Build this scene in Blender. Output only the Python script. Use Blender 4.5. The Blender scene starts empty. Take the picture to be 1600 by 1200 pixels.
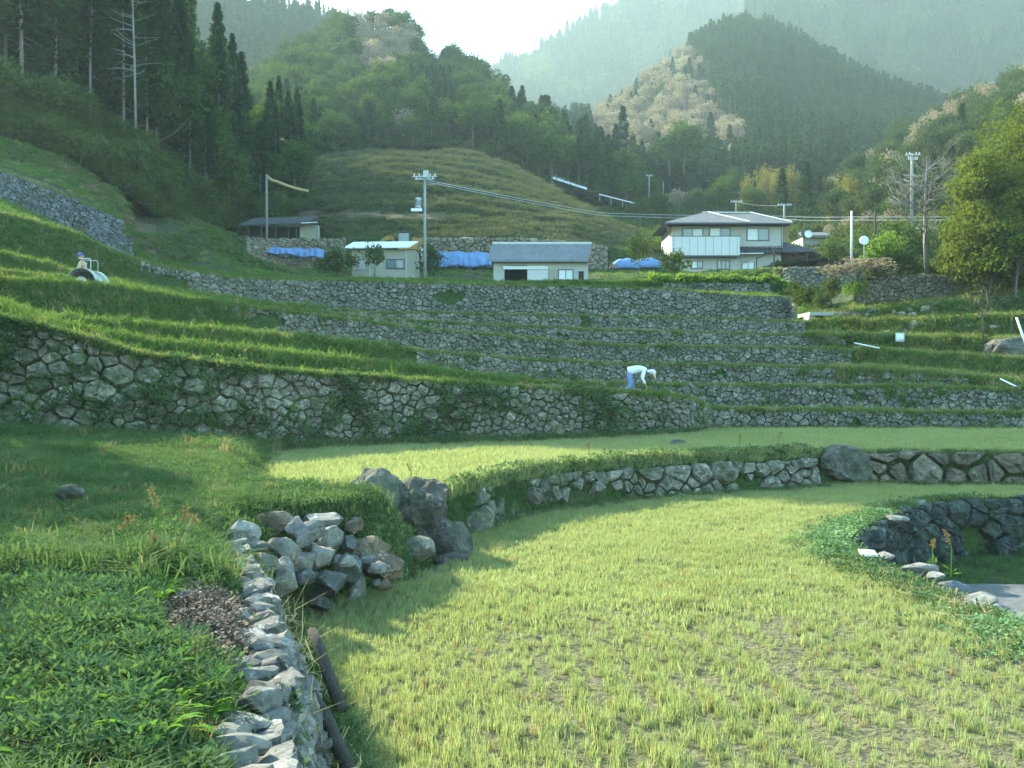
import bpy, math, random
import numpy as np
from mathutils import Vector, Matrix, noise as mnoise
PI = math.pi
HAZE = .00023
rng = np.random.default_rng(7)
random.seed(7)
SC = bpy.context.scene
COL = SC.collection

# ------------------------------------------------------------------ camera, sky, sun, exposure
F, CX, HY, CZ = 1560.0, 800.0, 590.0, 2.7            # focal length and horizon of a 1600 x 1200 frame, eye height
cam_d = bpy.data.cameras.new('camera')
cam_d.sensor_width = 36.0
cam_d.lens = 36.0 * F / 1600.0
cam_d.clip_start, cam_d.clip_end = 0.1, 9000
cam = bpy.data.objects.new('camera', cam_d)
cam.location = (0, 0, CZ)
cam.rotation_euler = (PI / 2 - math.atan(10 / F), 0, 0)
COL.objects.link(cam)
SC.camera = cam

SUN_EL, SUN_AZ = math.radians(29.5), math.radians(-42)  # azimuth from +Y, positive to the right
world = bpy.data.worlds.new('World')
SC.world = world
world.use_nodes = True
wn = world.node_tree
bgn = wn.nodes['Background']
sky = wn.nodes.new('ShaderNodeTexSky')
sky.sky_type = 'NISHITA'
sky.sun_disc = False
sky.sun_elevation = SUN_EL
sky.sun_rotation = SUN_AZ
sky.altitude = 300
sky.air_density, sky.dust_density, sky.ozone_density = 1.2, 1.2, 2.0
tint = wn.nodes.new('ShaderNodeMix'); tint.data_type = 'RGBA'; tint.blend_type = 'MULTIPLY'; tint.inputs[0].default_value = 1.0
tint.inputs[7].default_value = (.80, 1.0, .92, 1)      # the camera's cool green white balance
wn.links.new(sky.outputs[0], tint.inputs[6]); wn.links.new(tint.outputs[2], bgn.inputs[0])
bgn.inputs[1].default_value = 0.15
sun_d = bpy.data.lights.new('sun', 'SUN')
sun_d.energy = 3.7
sun_d.angle = math.radians(0.55)
sun_d.color = (1.0, 0.97, 0.80)
sun = bpy.data.objects.new('sun', sun_d)
sd = Vector((math.sin(SUN_AZ) * math.cos(SUN_EL), math.cos(SUN_AZ) * math.cos(SUN_EL), math.sin(SUN_EL)))
sun.rotation_euler = sd.to_track_quat('Z', 'Y').to_euler()
sun.location = sd * 60
COL.objects.link(sun)
SC.view_settings.view_transform = 'Standard'
SC.view_settings.look = 'None'
SC.view_settings.exposure = 2.55
SC.view_settings.gamma = 1.0
SC.view_settings.use_curve_mapping = False
SC.render.engine = 'CYCLES'
cy = SC.cycles
cy.use_denoising = True
cy.denoiser = 'OPENIMAGEDENOISE'
cy.max_bounces, cy.diffuse_bounces, cy.glossy_bounces, cy.transmission_bounces = 6, 3, 2, 3
cy.volume_bounces = 0
cy.caustics_reflective = cy.caustics_refractive = False

# ------------------------------------------------------------------ helpers
def P(x, y, Y):
    return np.array([(x - CX) / F * Y, Y, CZ + (HY - y) / F * Y])

def px(X, Y):
    return CX + X / Y * F

def sstep(a, b, x):
    t = np.clip((np.asarray(x, float) - a) / (b - a), 0, 1)
    return t * t * (3 - 2 * t)

def _hash(i, j, s):
    h = (i * 374761393 + j * 668265263 + s * 974711) & 0xffffffff
    h = ((h ^ (h >> 13)) * 1274126177) & 0xffffffff
    return ((h ^ (h >> 16)) & 0xffff) / 65535.0

def vnoise(x, y, s=0):
    x = np.asarray(x, float); y = np.asarray(y, float)
    x, y = np.broadcast_arrays(x, y)
    i = np.floor(x).astype(np.int64); j = np.floor(y).astype(np.int64)
    u = x - i; v = y - j
    u = u * u * (3 - 2 * u); v = v * v * (3 - 2 * v)
    return ((_hash(i, j, s) * (1 - u) + _hash(i + 1, j, s) * u) * (1 - v) +
            (_hash(i, j + 1, s) * (1 - u) + _hash(i + 1, j + 1, s) * u) * v) * 2 - 1

def fnoise(x, y, s=0, o=3):
    r = 0; a = 1.0; t = 0
    for k in range(o):
        r = r + a * vnoise(np.asarray(x) * 2 ** k, np.asarray(y) * 2 ** k, s + k * 17); t += a; a *= .5
    return r / t

def tag(o, label=None, cat=None, group=None, kind=None):
    if label: o['label'] = label
    if cat: o['category'] = cat
    if group: o['group'] = group
    if kind: o['kind'] = kind
    return o

def link(o, parent=None):
    COL.objects.link(o)
    if parent is not None: o.parent = parent
    return o

def meshdata(name, v, f, mats=(), smooth=False, mi=None):
    m = bpy.data.meshes.new(name)
    m.from_pydata([tuple(map(float, p)) for p in v], [], [tuple(int(i) for i in q) for q in f])
    for x in (mats if isinstance(mats, (list, tuple)) else [mats]): m.materials.append(x)
    if smooth: m.polygons.foreach_set('use_smooth', [True] * len(m.polygons))
    if mi is not None: m.polygons.foreach_set('material_index', mi)
    m.update()
    return m

def mobj(name, md, parent=None, loc=(0, 0, 0)):
    o = bpy.data.objects.new(name, md)
    o.location = loc
    return link(o, parent)

def thing(name, label, cat, loc=(0, 0, 0), group=None, rz=0):
    o = bpy.data.objects.new(name, None)
    o.empty_display_size = .3
    o.location = loc; o.rotation_euler = (0, 0, rz)
    tag(o, label, cat, group)
    return link(o)

class MB:
    """collects shapes in WORLD coordinates; build() makes one mesh object relative to its parent's base"""
    def __init__(s): s.v = []; s.f = []
    def add(s, v, f):
        n = len(s.v); s.v += [np.asarray(p, float) for p in v]; s.f += [tuple(i + n for i in q) for q in f]; return s
    def box(s, x0, x1, y0, y1, z0, z1):
        return s.add([(x0, y0, z0), (x1, y0, z0), (x1, y1, z0), (x0, y1, z0), (x0, y0, z1), (x1, y0, z1), (x1, y1, z1), (x0, y1, z1)],
                     [(0, 3, 2, 1), (4, 5, 6, 7), (0, 1, 5, 4), (1, 2, 6, 5), (2, 3, 7, 6), (3, 0, 4, 7)])
    def poly_prism(s, pts, d):
        """closed polygon (list of 3-D points) extruded by vector d"""
        n = len(pts); d = np.asarray(d, float); p = [np.asarray(q, float) for q in pts]
        return s.add(p + [q + d for q in p], [tuple(range(n))[::-1], tuple(range(n, 2 * n))] + [(i, (i + 1) % n, n + (i + 1) % n, n + i) for i in range(n)])
    def tube(s, pts, r, n=6):
        pts = [np.asarray(p, float) for p in pts]
        rr = r if isinstance(r, (list, tuple, np.ndarray)) else [r] * len(pts)
        v = []; f = []
        for i, p in enumerate(pts):
            t = pts[min(i + 1, len(pts) - 1)] - pts[max(i - 1, 0)]; t = t / (np.linalg.norm(t) + 1e-9)
            a = np.cross(t, (0, 0, 1) if abs(t[2]) < .9 else (1, 0, 0)); a /= np.linalg.norm(a); b = np.cross(t, a)
            for k in range(n): v.append(p + rr[i] * (a * math.cos(2 * PI * k / n) + b * math.sin(2 * PI * k / n)))
        for i in range(len(pts) - 1):
            for k in range(n): f.append((i * n + k, i * n + (k + 1) % n, (i + 1) * n + (k + 1) % n, (i + 1) * n + k))
        f.append(tuple(range(n))[::-1]); f.append(tuple(range((len(pts) - 1) * n, len(pts) * n)))
        return s.add(v, f)
    def wheel(s, c, r, w, n=18, ax=0, prof=None):
        """solid of revolution about axis ax through c; prof = [(axial, radius)]"""
        prof = prof or [(-w / 2, r * .55), (-w / 2, r * .92), (-w * .3, r), (w * .3, r), (w / 2, r * .92), (w / 2, r * .55)]
        v = []; f = []; m = len(prof)
        e = np.eye(3); A, B, C = e[ax], e[(ax + 1) % 3], e[(ax + 2) % 3]
        for k in range(n):
            t = 2 * PI * k / n
            for (a, q) in prof: v.append(np.asarray(c) + A * a + q * (B * math.cos(t) + C * math.sin(t)))
        for k in range(n):
            for i in range(m - 1): f.append((k * m + i, ((k + 1) % n) * m + i, ((k + 1) % n) * m + i + 1, k * m + i + 1))
        return s.add(v, f)
    def build(s, name, mat, parent=None, base=(0, 0, 0), smooth=False):
        b = np.asarray(base, float)
        return mobj(name, meshdata(name, [p - b for p in s.v], s.f, mat, smooth), parent)

# ------------------------------------------------------------------ materials
def nt(name):
    m = bpy.data.materials.new(name); m.use_nodes = True
    t = m.node_tree; t.nodes.clear()
    out = t.nodes.new('ShaderNodeOutputMaterial')
    return m, t, out

def N(t, k, **kw):
    n = t.nodes.new(k)
    for a, b in kw.items(): setattr(n, a, b)
    return n

def mixc(t, fac, a, b, mode='MIX'):
    n = N(t, 'ShaderNodeMix', data_type='RGBA', blend_type=mode)
    for sock, val in ((n.inputs[0], fac), (n.inputs[6], a), (n.inputs[7], b)):
        if hasattr(val, 'is_output'): t.links.new(val, sock)
        elif isinstance(val, (int, float)): sock.default_value = val
        else: sock.default_value = (*val, 1)
    return n.outputs[2]

def noise_fac(t, scale, detail=4, lo=.35, hi=.65, rough=.6, coord='POS', dist=0.0, vec=None):
    n = N(t, 'ShaderNodeTexNoise'); n.inputs['Scale'].default_value = scale; n.inputs['Detail'].default_value = detail
    n.inputs['Roughness'].default_value = rough; n.inputs['Distortion'].default_value = dist
    if vec is not None: t.links.new(vec, n.inputs['Vector'])
    elif coord == 'POS':
        g = N(t, 'ShaderNodeNewGeometry'); t.links.new(g.outputs['Position'], n.inputs['Vector'])
    else:
        g = N(t, 'ShaderNodeTexCoord'); t.links.new(g.outputs['Object'], n.inputs['Vector'])
    r = N(t, 'ShaderNodeMapRange', clamp=True); r.inputs[1].default_value = lo; r.inputs[2].default_value = hi
    t.links.new(n.outputs['Fac'], r.inputs[0])
    return r.outputs[0]

def finish(t, out, col, rough=.85, spec=.2, bump=None, bstr=.4, bdist=.03, metal=0.0):
    b = N(t, 'ShaderNodeBsdfPrincipled')
    if hasattr(col, 'is_output'): t.links.new(col, b.inputs['Base Color'])
    else: b.inputs['Base Color'].default_value = (*col, 1)
    b.inputs['Roughness'].default_value = rough; b.inputs['Specular IOR Level'].default_value = spec; b.inputs['Metallic'].default_value = metal
    if bump is not None:
        bn = N(t, 'ShaderNodeBump'); bn.inputs['Strength'].default_value = bstr; bn.inputs['Distance'].default_value = bdist
        t.links.new(bump, bn.inputs['Height']); t.links.new(bn.outputs[0], b.inputs['Normal'])
    t.links.new(b.outputs[0], out.inputs[0])
    return b

def plain(name, col, rough=.6, spec=.3, vary=.15, scale=2.0, metal=0.0, bump=0.0):
    """painted or cut surface with slight weathering"""
    m, t, out = nt(name)
    f = noise_fac(t, scale, 6, .3, .7)
    c = mixc(t, f, tuple(x * (1 - vary) for x in col), tuple(min(1, x * (1 + vary)) for x in col))
    f2 = noise_fac(t, scale * 9, 3, .3, .7)
    c = mixc(t, .25, c, mixc(t, f2, tuple(x * .7 for x in col), col))
    finish(t, out, c, rough, spec, f2 if bump else None, bump, .02, metal)
    return m

def ground_mat(name, cols, scales=(.35, 2.2, 11), patch=None, bstr=.6, bdist=.06):
    """several tones blended by noise at three sizes"""
    m, t, out = nt(name)
    c = mixc(t, noise_fac(t, scales[0], 4, .35, .65), cols[0], cols[1])
    c = mixc(t, noise_fac(t, scales[1], 5, .42, .66), c, cols[2])
    f3 = noise_fac(t, scales[2], 4, .4, .7)
    c = mixc(t, f3, c, cols[3] if len(cols) > 3 else tuple(x * .6 for x in cols[0]))
    if patch: c = mixc(t, noise_fac(t, patch[1], 5, patch[2], patch[3]), c, patch[0])
    finish(t, out, c, .95, .05, f3, bstr, bdist)
    return m

def leaf_mat(name, a, b, tr=.35, var_scale=.6, dry=None, dryf=.12):
    """two-sided leaf: diffuse + translucent, colour varied per instance and over space"""
    m, t, out = nt(name)
    oi = N(t, 'ShaderNodeObjectInfo')
    f = N(t, 'ShaderNodeMath', operation='ADD', use_clamp=True)
    m2 = N(t, 'ShaderNodeMath', operation='MULTIPLY'); m2.inputs[1].default_value = .6
    t.links.new(oi.outputs['Random'], m2.inputs[0])
    nf = N(t, 'ShaderNodeMath', operation='MULTIPLY'); nf.inputs[1].default_value = .55
    t.links.new(noise_fac(t, var_scale, 3, .3, .7), nf.inputs[0])
    t.links.new(m2.outputs[0], f.inputs[0]); t.links.new(nf.outputs[0], f.inputs[1])
    c = mixc(t, f.outputs[0], a, b)
    if dry:
        g = N(t, 'ShaderNodeMath', operation='GREATER_THAN'); g.inputs[1].default_value = 1 - dryf
        wn_ = N(t, 'ShaderNodeTexWhiteNoise', noise_dimensions='1D')
        t.links.new(oi.outputs['Random'], wn_.inputs['W'])
        t.links.new(wn_.outputs['Value'], g.inputs[0])
        c = mixc(t, g.outputs[0], c, dry)
    d = N(t, 'ShaderNodeBsdfDiffuse'); q = N(t, 'ShaderNodeBsdfTranslucent'); x = N(t, 'ShaderNodeMixShader')
    x.inputs[0].default_value = tr
    t.links.new(c, d.inputs[0])
    t.links.new(mixc(t, 1.0, c, (1.0, 1.0, .55), 'MULTIPLY'), q.inputs[0])
    t.links.new(d.outputs[0], x.inputs[1]); t.links.new(q.outputs[0], x.inputs[2]); t.links.new(x.outputs[0], out.inputs[0])
    return m

def stone_mat(name, a, b, moss=.3, lichen=.35, scale=1.0, tint=None):
    """stone: per-piece tone, mottling, pale lichen spots, moss"""
    m, t, out = nt(name)
    oi = N(t, 'ShaderNodeObjectInfo')
    c = mixc(t, oi.outputs['Random'], a, b)
    if tint:
        wn_ = N(t, 'ShaderNodeTexWhiteNoise', noise_dimensions='1D'); t.links.new(oi.outputs['Random'], wn_.inputs['W'])
        r = N(t, 'ShaderNodeMapRange', clamp=True); r.inputs[1].default_value = .6; r.inputs[2].default_value = .95
        t.links.new(wn_.outputs['Value'], r.inputs[0]); c = mixc(t, r.outputs[0], c, tint)
    c = mixc(t, noise_fac(t, 2.3 * scale, 8, .38, .64, .75), c, tuple(x * .55 for x in a))
    c = mixc(t, noise_fac(t, 11 * scale, 8, .5, .72, .75), c, tuple(x * .35 for x in a))
    if lichen: c = mixc(t, noise_fac(t, 6 * scale, 8, .55, .66, .8), c, tuple(min(1, x * 1.5 + lichen * .16) for x in b))
    if moss:
        mf = N(t, 'ShaderNodeMath', operation='MULTIPLY'); mf.inputs[1].default_value = min(1, moss * 1.6)
        t.links.new(noise_fac(t, 1.7 * scale, 5, .5 - moss * .1, .68), mf.inputs[0])
        c = mixc(t, mf.outputs[0], c, (.05, .085, .022))
    h = noise_fac(t, 7 * scale, 9, .15, .85, .75)
    finish(t, out, c, .95, .1, h, 1.0, .09)
    return m

M = {}
M['paddy'] = ground_mat('paddy_soil', [(.115, .12, .048), (.14, .14, .06), (.15, .135, .08), (.075, .07, .038)], (.5, 3, 16))
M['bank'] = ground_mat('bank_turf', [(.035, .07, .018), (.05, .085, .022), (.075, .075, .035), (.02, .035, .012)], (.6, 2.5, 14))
M['terrace'] = ground_mat('terrace_turf', [(.045, .095, .025), (.06, .105, .032), (.085, .09, .042), (.03, .05, .018)], (.3, 1.8, 8), bdist=.15)
M['hill'] = ground_mat('hill_turf', [(.045, .07, .026), (.065, .08, .036), (.085, .072, .045), (.03, .042, .02)], (.06, .3, 1.5), bdist=.5)
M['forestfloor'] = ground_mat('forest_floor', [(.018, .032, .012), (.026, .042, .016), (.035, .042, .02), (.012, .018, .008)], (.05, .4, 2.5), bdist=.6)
M['earth'] = ground_mat('bare_earth', [(.13, .10, .06), (.16, .115, .07), (.09, .09, .045), (.075, .06, .035)], (.2, 1, 5))
M['mud'] = ground_mat('wet_mud', [(.11, .115, .11), (.15, .15, .14), (.10, .10, .095), (.075, .075, .07)], (.8, 3, 12), bstr=.2, bdist=.02)
M['road'] = ground_mat('road_concrete', [(.28, .27, .24), (.33, .32, .28), (.2, .2, .16), (.2, .19, .16)], (.3, 1.5, 9), bstr=.2, bdist=.02)
M['stone'] = stone_mat('wall_stone', (.25, .235, .185), (.43, .40, .315), .45, .5)
M['stone_grey'] = stone_mat('grey_wall_stone', (.23, .22, .18), (.42, .40, .325), .28, .45, 1.2)
M['stone_far'] = stone_mat('far_wall_stone', (.23, .22, .185), (.41, .39, .32), .3, .4, .9)
M['stone_warm'] = stone_mat('warm_wall_stone', (.25, .22, .16), (.42, .37, .28), .15, .2, .8)
M['stone_slate'] = stone_mat('slate_stone', (.17, .19, .21), (.36, .38, .39), 0.0, .5, 1.0)
M['stone_pile'] = stone_mat('broken_stone', (.22, .25, .26), (.40, .41, .38), .05, .25, 1.0, tint=(.36, .25, .13))
M['boulder'] = stone_mat('boulder_stone', (.12, .115, .095), (.19, .18, .15), .25, .5, .9)
M['boulder_warm'] = stone_mat('warm_boulder', (.20, .17, .12), (.29, .25, .19), .12, .2, .9)
M['stone_dark'] = stone_mat('dark_wet_stone', (.07, .08, .075), (.13, .14, .13), .3, .5, 1.0)  # darker stone tone for the wall of the lower paddy
M['grass_lit'] = leaf_mat('paddy_grass', (.25, .285, .12), (.34, .37, .19), .45, .5, dry=(.30, .25, .12), dryf=.05)
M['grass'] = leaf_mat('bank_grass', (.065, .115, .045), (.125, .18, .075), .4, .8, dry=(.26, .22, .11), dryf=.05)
M['grass_dry'] = leaf_mat('terrace_grass', (.07, .14, .035), (.14, .21, .06), .4, .5, dry=(.26, .24, .12), dryf=.1)
M['grass_dull'] = leaf_mat('knoll_grass', (.085, .105, .045), (.14, .145, .075), .25, .08)
M['weed'] = leaf_mat('weed_leaf', (.055, .105, .045), (.105, .165, .07), .4, 1.5)
M['clover'] = leaf_mat('clover_leaf', (.11, .20, .08), (.18, .28, .13), .3, 1.5)
M['dock'] = leaf_mat('dock_leaf', (.08, .19, .03), (.16, .28, .045), .45, 3)
M['slope_grass_lit'] = leaf_mat('slope_grass_lit', (.12, .17, .05), (.24, .26, .10), .45, .4, dry=(.32, .27, .15), dryf=.15)  # lightened grass: the sun on slope and ledges is put into its colour
M['seed'] = leaf_mat('seed_head', (.20, .11, .06), (.28, .19, .09), .2, 3)
M['straw'] = leaf_mat('dry_straw', (.36, .29, .14), (.46, .38, .2), .2, 3)
M['cedar'] = leaf_mat('cedar_needles', (.022, .045, .014), (.045, .078, .022), .25, .06)
M['cedar_far'] = leaf_mat('far_cedar_needles', (.025, .052, .02), (.05, .085, .028), .2, .02)
M['broad'] = leaf_mat('evergreen_leaf', (.04, .075, .018), (.085, .12, .03), .3, .15)
M['broad_lit'] = leaf_mat('young_leaf', (.045, .075, .028), (.085, .11, .042), .28, .15)
M['pale'] = leaf_mat('pale_twigs', (.20, .16, .12), (.30, .25, .19), .3, .1)
M['bamboo'] = leaf_mat('bamboo_leaf', (.16, .15, .04), (.28, .24, .06), .4, .3)
M['bigtree'] = leaf_mat('camphor_leaf', (.05, .085, .017), (.15, .175, .035), .4, .8)
M['shrub'] = leaf_mat('shrub_leaf', (.05, .085, .025), (.10, .13, .04), .35, .5)
M['hedge'] = leaf_mat('hedge_leaf', (.10, .18, .03), (.18, .26, .05), .4, .6)
M['bark'] = plain('bark', (.13, .11, .09), .95, .05, .3, 4, bump=.5)
M['bark_pale'] = plain('pale_bark', (.24, .225, .20), .95, .05, .25, 4, bump=.5)
M['wood'] = plain('weathered_wood', (.075, .07, .06), .95, .05, .3, 8, bump=.6)
M['timber'] = plain('timber', (.26, .18, .10), .8, .2, .2, 3)
M['concrete'] = plain('pole_concrete', (.30, .30, .28), .9, .1, .1, 1.5)
M['metal'] = plain('galvanised_metal', (.32, .34, .35), .45, .5, .1, 3, metal=.6)
M['white'] = plain('white_paint', (.72, .74, .74), .5, .3, .06, 2)
M['dark'] = plain('dark_opening', (.03, .03, .03), .8, .2, .2, 2)
M['wall_grey'] = plain('render_grey', (.42, .42, .38), .9, .1, .08, .8)
M['wall_beige'] = plain('render_beige', (.34, .33, .26), .9, .1, .1, .8)
M['wall_pale'] = plain('shed_wall', (.44, .44, .39), .9, .1, .1, .8)
M['cladding'] = plain('balcony_cladding', (.55, .56, .54), .7, .2, .06, .8)
M['tile'] = plain('roof_tile', (.12, .13, .14), .9, .08, .25, 1.2)
M['tile_pale'] = plain('pale_roof_tile', (.21, .225, .235), .85, .12, .2, 1.2)
M['tile_dark'] = plain('dark_roof_tile', (.065, .068, .07), .85, .1, .25, 1.2)
M['ridge'] = plain('ridge_tile', (.52, .50, .46), .7, .3, .12, 2)
M['frame'] = plain('window_frame', (.05, .055, .06), .5, .4, .1, 3)
M['red_wall'] = plain('dark_red_boards', (.13, .055, .04), .8, .15, .35, 1.0)
M['tin'] = plain('pale_tin_roof', (.66, .70, .74), .6, .35, .06, 1)
M['tarp'] = plain('blue_tarp', (.13, .23, .42), .75, .15, .3, .9, bump=.6)
M['yellow'] = plain('digger_yellow', (.30, .19, .05), .6, .3, .2, 2)
M['rubber'] = plain('tyre_rubber', (.025, .025, .025), .9, .1, .2, 5)
M['tractor'] = plain('tractor_paint', (.36, .43, .37), .6, .3, .08, 3)
M['tractor_dark'] = plain('tractor_grey', (.12, .14, .14), .6, .3, .15, 3)
M['cloth_white'] = plain('white_cloth', (.75, .76, .80), .9, .05, .05, 8)
M['cloth_lilac'] = plain('lilac_cloth', (.60, .54, .72), .9, .05, .08, 8)
M['cloth_straw'] = plain('straw_hat_weave', (.55, .45, .22), .9, .05, .15, 20)
M['denim'] = plain('blue_trousers', (.16, .24, .42), .9, .05, .15, 8)
M['cloth_tan'] = plain('tan_jacket', (.46, .38, .26), .9, .05, .12, 8)
M['cloth_grey'] = plain('grey_trousers', (.24, .22, .20), .9, .05, .12, 8)
M['cap'] = plain('blue_cap', (.07, .10, .36), .8, .1, .1, 8)
M['skin'] = plain('skin', (.42, .25, .17), .6, .3, .06, 10)
M['glove'] = plain('work_glove', (.40, .28, .10), .9, .05, .1, 10)
M['boot'] = plain('rubber_boot', (.05, .05, .06), .6, .3, .1, 10)
M['wire'] = plain('cable', (.10, .12, .14), .6, .3, .1, 2)
M['wire_pale'] = plain('pale_cable', (.45, .50, .56), .5, .4, .1, 2)
M['red'] = plain('red_shrub', (.16, .035, .03), .9, .1, .3, 3)
def glass_mat(name, col):
    m, t, out = nt(name); finish(t, out, mixc(t, noise_fac(t, .4, 3, .4, .6), col, tuple(x * 1.5 for x in col)), .08, .6); return m
M['glass'] = glass_mat('window_glass', (.10, .13, .14))
M['curtain'] = plain('curtained_pane', (.55, .62, .62), .25, .5, .08, 2)

# ------------------------------------------------------------------ scatter (only for stuff: grass, leaf litter, far woods)
def proto_coll(name, objs):
    c = bpy.data.collections.new(name)
    for i, md in enumerate(objs):
        c.objects.link(bpy.data.objects.new('%s_%02d' % (name, i), md))
    return c

def scatter(name, label, cat, pts, coll, nproto, smin=.7, smax=1.3, tilt=.15, rot=None, scale=None, kind='stuff', idx=None):
    pts = np.asarray(pts, float); n = len(pts)
    if n == 0: return None
    md = bpy.data.meshes.new(name)
    md.vertices.add(n); md.vertices.foreach_set('co', pts.ravel())
    if rot is None:
        rot = np.stack([rng.normal(0, tilt, n), rng.normal(0, tilt, n), rng.uniform(0, 2 * PI, n)], 1)
    if scale is None: scale = rng.uniform(smin, smax, n)
    if idx is None: idx = rng.integers(0, nproto, n)
    a = md.attributes.new('rot', 'FLOAT_VECTOR', 'POINT'); a.data.foreach_set('vector', np.asarray(rot, float).ravel())
    a = md.attributes.new('scl', 'FLOAT', 'POINT'); a.data.foreach_set('value', np.asarray(scale, float))
    a = md.attributes.new('idx', 'INT', 'POINT'); a.data.foreach_set('value', np.asarray(idx, dtype=np.int32))
    o = mobj(name, md); tag(o, label, cat, None, kind)
    g = bpy.data.node_groups.new(name + '_nodes', 'GeometryNodeTree')
    g.interface.new_socket('Geometry', in_out='INPUT', socket_type='NodeSocketGeometry')
    g.interface.new_socket('Geometry', in_out='OUTPUT', socket_type='NodeSocketGeometry')
    gi, go = g.nodes.new('NodeGroupInput'), g.nodes.new('NodeGroupOutput')
    ci = g.nodes.new('GeometryNodeCollectionInfo'); ci.inputs['Collection'].default_value = coll
    ci.inputs['Separate Children'].default_value = True; ci.inputs['Reset Children'].default_value = True
    ip = g.nodes.new('GeometryNodeInstanceOnPoints')
    def attr(nm, dt):
        q = g.nodes.new('GeometryNodeInputNamedAttribute'); q.data_type = dt; q.inputs['Name'].default_value = nm
        return next(s for s in q.outputs if s.enabled and s.name == 'Attribute')
    g.links.new(gi.outputs[0], ip.inputs['Points']); g.links.new(ci.outputs[0], ip.inputs['Instance'])
    ip.inputs['Pick Instance'].default_value = True
    g.links.new(attr('idx', 'INT'), ip.inputs['Instance Index'])
    g.links.new(attr('rot', 'FLOAT_VECTOR'), ip.inputs['Rotation'])
    g.links.new(attr('scl', 'FLOAT'), ip.inputs['Scale'])
    g.links.new(ip.outputs[0], go.inputs[0])
    mod = o.modifiers.new('scatter', 'NODES'); mod.node_group = g
    return o

def sample_grid(G, n, mask=None):
    """n random points on a grid of points (rows, cols, 3), by area; mask(P)->probability"""
    a = G[:-1, :-1]; b = G[1:, :-1]; c = G[:-1, 1:]; d = G[1:, 1:]
    ar = np.linalg.norm(np.cross(b - a, c - a), axis=-1) + np.linalg.norm(np.cross(b - d, c - d), axis=-1)
    p = ar.ravel() / ar.sum()
    k = rng.choice(p.size, n, p=p); i, j = np.unravel_index(k, ar.shape)
    u = rng.random((n, 1)); v = rng.random((n, 1))
    q = a[i, j] * (1 - u) * (1 - v) + b[i, j] * u * (1 - v) + c[i, j] * (1 - u) * v + d[i, j] * u * v
    if mask is not None: q = q[rng.random(n) < mask(q)]
    return q

def grid_obj(name, G, mat, label=None, kind='structure', smooth=True):
    R, C = G.shape[:2]
    f = [(i * C + j, i * C + j + 1, (i + 1) * C + j + 1, (i + 1) * C + j) for i in range(R - 1) for j in range(C - 1)]
    o = mobj(name, meshdata(name, G.reshape(-1, 3), f, mat, smooth))
    return tag(o, label, None, None, kind)

# ------------------------------------------------------------------ ground far below everything, to the horizon
gx = np.array([-3500, -400, -60, -30, 30, 60, 400, 3500.]); gy = np.array([-600, -60, -10, 10, 40, 100, 600, 4500.])
tag(MB().add([(x, y, -2.4 - .0 * x) for y in gy for x in gx], [(i * 8 + j, i * 8 + j + 1, i * 8 + j + 9, i * 8 + j + 8) for i in range(7) for j in range(7)]).build('ground', M['hill']),
    'rough green ground of the valley floor', None, None, 'structure')

# ------------------------------------------------------------------ the near paddy, the lower paddy, the second paddy, the grass bank
EDGE_R = np.array([(5.9, 0), (5.75, 8), (5.45, 10.7), (5.3, 12.4), (5.2, 14), (5.4, 16.2), (6.1, 17.6), (7.06, 19), (8.2, 20.6), (9.6, 21.9), (12.2, 22.9), (20, 23.6)])
def edge_r(Y): return np.interp(Y, EDGE_R[:, 1], EDGE_R[:, 0])
# foot of the low wall that closes the near paddy, left to right
LOWW = np.array([(-1.15, 15.9), (-.95, 16.6), (-.1, 18.9), (1.34, 20.7), (2.84, 22.1), (4.4, 23.0), (6.1, 23.9), (7.6, 24.7), (8.6, 25.3), (10, 25.4), (12, 25.1), (14, 24.7), (20, 24.4)])
def loww(X): return np.interp(X, LOWW[:, 0], LOWW[:, 1])
# right edge of the grass bank (top of the foreground wall)
BANK = np.array([(0, -.55), (3, -.75), (4.5, -1.08), (5.5, -1.33), (6.5, -1.56), (7.6, -1.9), (8.9, -2.32), (10.2, -2.8), (11.0, -3.05), (12.3, -3.05), (12.6, -2.7), (13.0, -2.2), (14, -1.95), (15.4, -1.8), (16.4, -1.6), (30, -1.5)])
def bank_r(Y): return np.interp(Y, BANK[:, 0], BANK[:, 1])

rows = np.concatenate([np.arange(0, 23, .22), [23.0]])
def paddy_grid():
    G = []
    for y in np.arange(0, 27.2, .2):
        xr = edge_r(min(y, 22.9)) if y < 23 else 20
        xl = -3.2
        u = np.linspace(0, 1, 90)
        x = xl + (xr - xl) * u
        z = .05 * fnoise(x * 1.1, np.full_like(x, y * 1.1), 3) + .035 * fnoise(x * 5, np.full_like(x, y * 5), 9)
        G.append(np.stack([x, np.full_like(x, y), z], 1))
    return np.array(G)
PG = paddy_grid()
grid_obj('field', PG, M['paddy'], 'sunlit near paddy with thin pale grass over brown soil')
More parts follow.
